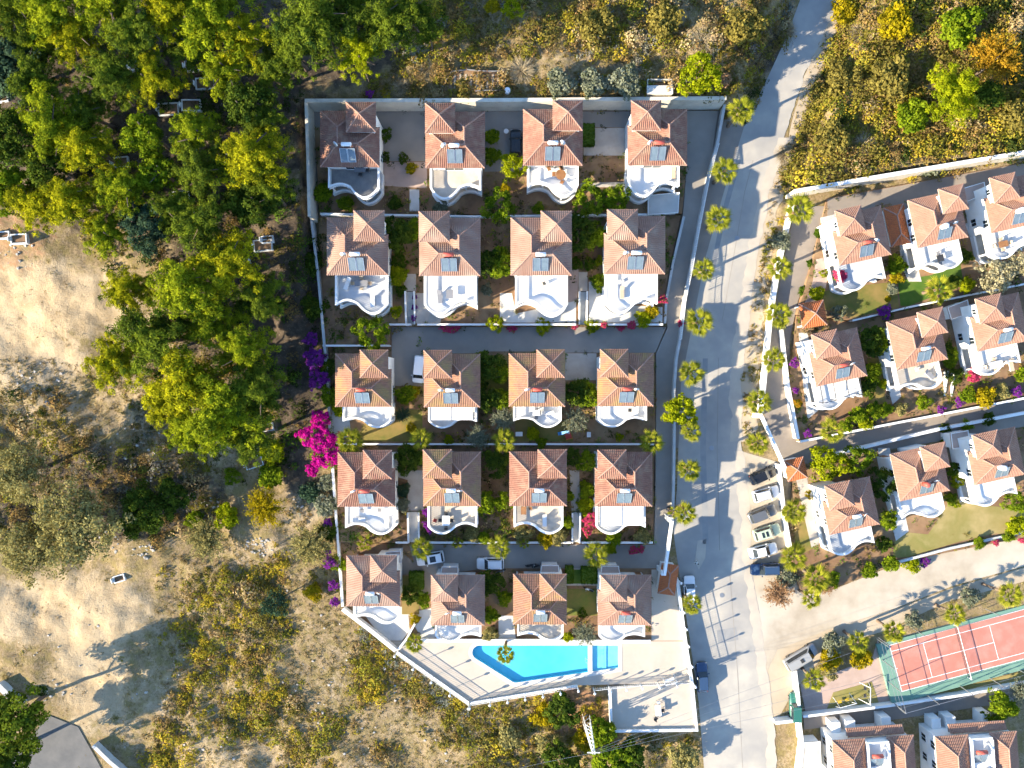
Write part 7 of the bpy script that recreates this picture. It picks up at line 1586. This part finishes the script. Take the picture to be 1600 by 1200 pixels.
def dry_grass(label, poly, n, seed, wob=0):
    rg = np.random.default_rng(2000 + seed); xs = [p[0] for p in poly]; ys = [p[1] for p in poly]; X = rg.uniform(min(xs), max(xs), n * 2); Y = rg.uniform(min(ys), max(ys), n * 2); ok = pinp(poly, X + wob * noise2(X / 10, Y / 10, .12, seed + 5) + rg.normal(0, wob * .35, len(X)), Y + wob * noise2(X / 10, Y / 10, .12, seed + 6)); X, Y = X[ok][:n], Y[ok][:n]
    wx, wy = (X - 800) / 10, (600 - Y) / 10; k = (H - terr(wx, wy)) / H; wx, wy = wx * k, wy * k; z = terr(wx, wy); keep = np.ones(len(wx), bool)
    for pl, _ in PADS: keep &= ~pinp(pl, wx, wy)
    wx, wy, z = wx[keep], wy[keep], z[keep]; n = len(wx); per = 12; d = unit(rg.normal(size=(n, per, 3)) * np.array([1, 1, .35]) + np.array([0, 0, .55])); d[..., 2] = np.abs(d[..., 2]); ln = rg.uniform(.18, .5, (n, per, 1))
    C = np.stack([wx, wy, z], -1)[:, None] + d * ln * .5 + rg.normal(0, .12, (n, per, 3)) * np.array([1, 1, 0]); D = d.reshape(-1, 3)
    pal = np.array([(.34, .26, .13), (.28, .21, .085), (.22, .17, .06), (.30, .25, .09), (.19, .135, .06)]); nn = noise2(wx, wy, .3, seed); ci = np.clip(((nn + 1) * 2.5 + rg.normal(0, .9, n)).astype(int), 0, 4)
    col = np.repeat(pal[ci], per, 0) * rg.uniform(.7, 1.3, (n * per, 1))
    o = link('dry_grass', quad_mesh('dry_grass', leaves(C.reshape(-1, 3), unit(np.cross(D, rg.normal(size=(n * per, 3)))), ln.reshape(-1), .07, rg, D), col=col), 'scrub'); tag(o, label, 'grass'); o['kind'] = 'stuff'
dry_grass('dry grass between the yellow scrub below the estate', [(255,870),(330,848),(450,835),(525,930),(540,965),(620,1025),(735,1104),(905,1080),(950,1100),(955,1260),(190,1260),(260,1110),(245,960)], 3600, 1, 34)
dry_grass('dry grass on the bank above the top wall', [(560,152),(610,112),(690,-60),(1248,-60),(1225,60),(1175,140),(1130,147)], 2600, 2)
dry_grass('dry grass on the upper right slope and its road edge', [(1320,-60),(1660,-60),(1660,232),(1240,294),(1212,285),(1235,205),(1264,120),(1300,30)], 2000, 3)
dry_grass('dry grass on the stony left slope', [(-60,560),(150,560),(260,640),(345,690),(355,830),(200,850),(-60,850)], 2500, 4, 20)
def stones(label, spots, seed):
    rg = random.Random(seed); mb = MB()
    for cx, cy, r, n in spots:
        for _ in range(n):
            a = rg.uniform(0, 6.28); d = r * math.sqrt(rg.random()); p = G(cx + math.cos(a) * d, cy + math.sin(a) * d * .7); s = rg.uniform(.1, .34); o = len(mb.v)
            top = [(p.x + math.cos(k * 1.05 + a) * s * rg.uniform(.5, .8), p.y + math.sin(k * 1.05 + a) * s * rg.uniform(.4, .7), p.z + s * rg.uniform(.4, .6)) for k in range(6)]
            bot = [(p.x + math.cos(k * 1.05 + a) * s * rg.uniform(.8, 1.1), p.y + math.sin(k * 1.05 + a) * s * rg.uniform(.7, 1), p.z - .1) for k in range(6)]
            mb.add(bot + top, [(6, 7, 8, 9, 10, 11)] + [(k, (k + 1) % 6, 6 + (k + 1) % 6, 6 + k) for k in range(6)])
    o = part('rubble', mb, 'stone', None); tag(o, label, 'rubble'); o['kind'] = 'stuff'
stones('pale rubble heaps on the slope left of the lower rows', [(405,855,22,40),(330,785,16,24),(222,860,20,20),(160,850,30,16),(70,600,50,24),(90,1080,30,18),(30,400,40,18),(250,700,80,40),(470,790,20,10)], 3)
stones('scattered field stones across the lower scrub', [(400,1000,150,40),(550,1100,120,40),(300,1130,120,30),(720,1150,60,20),(100,980,90,10)], 5)
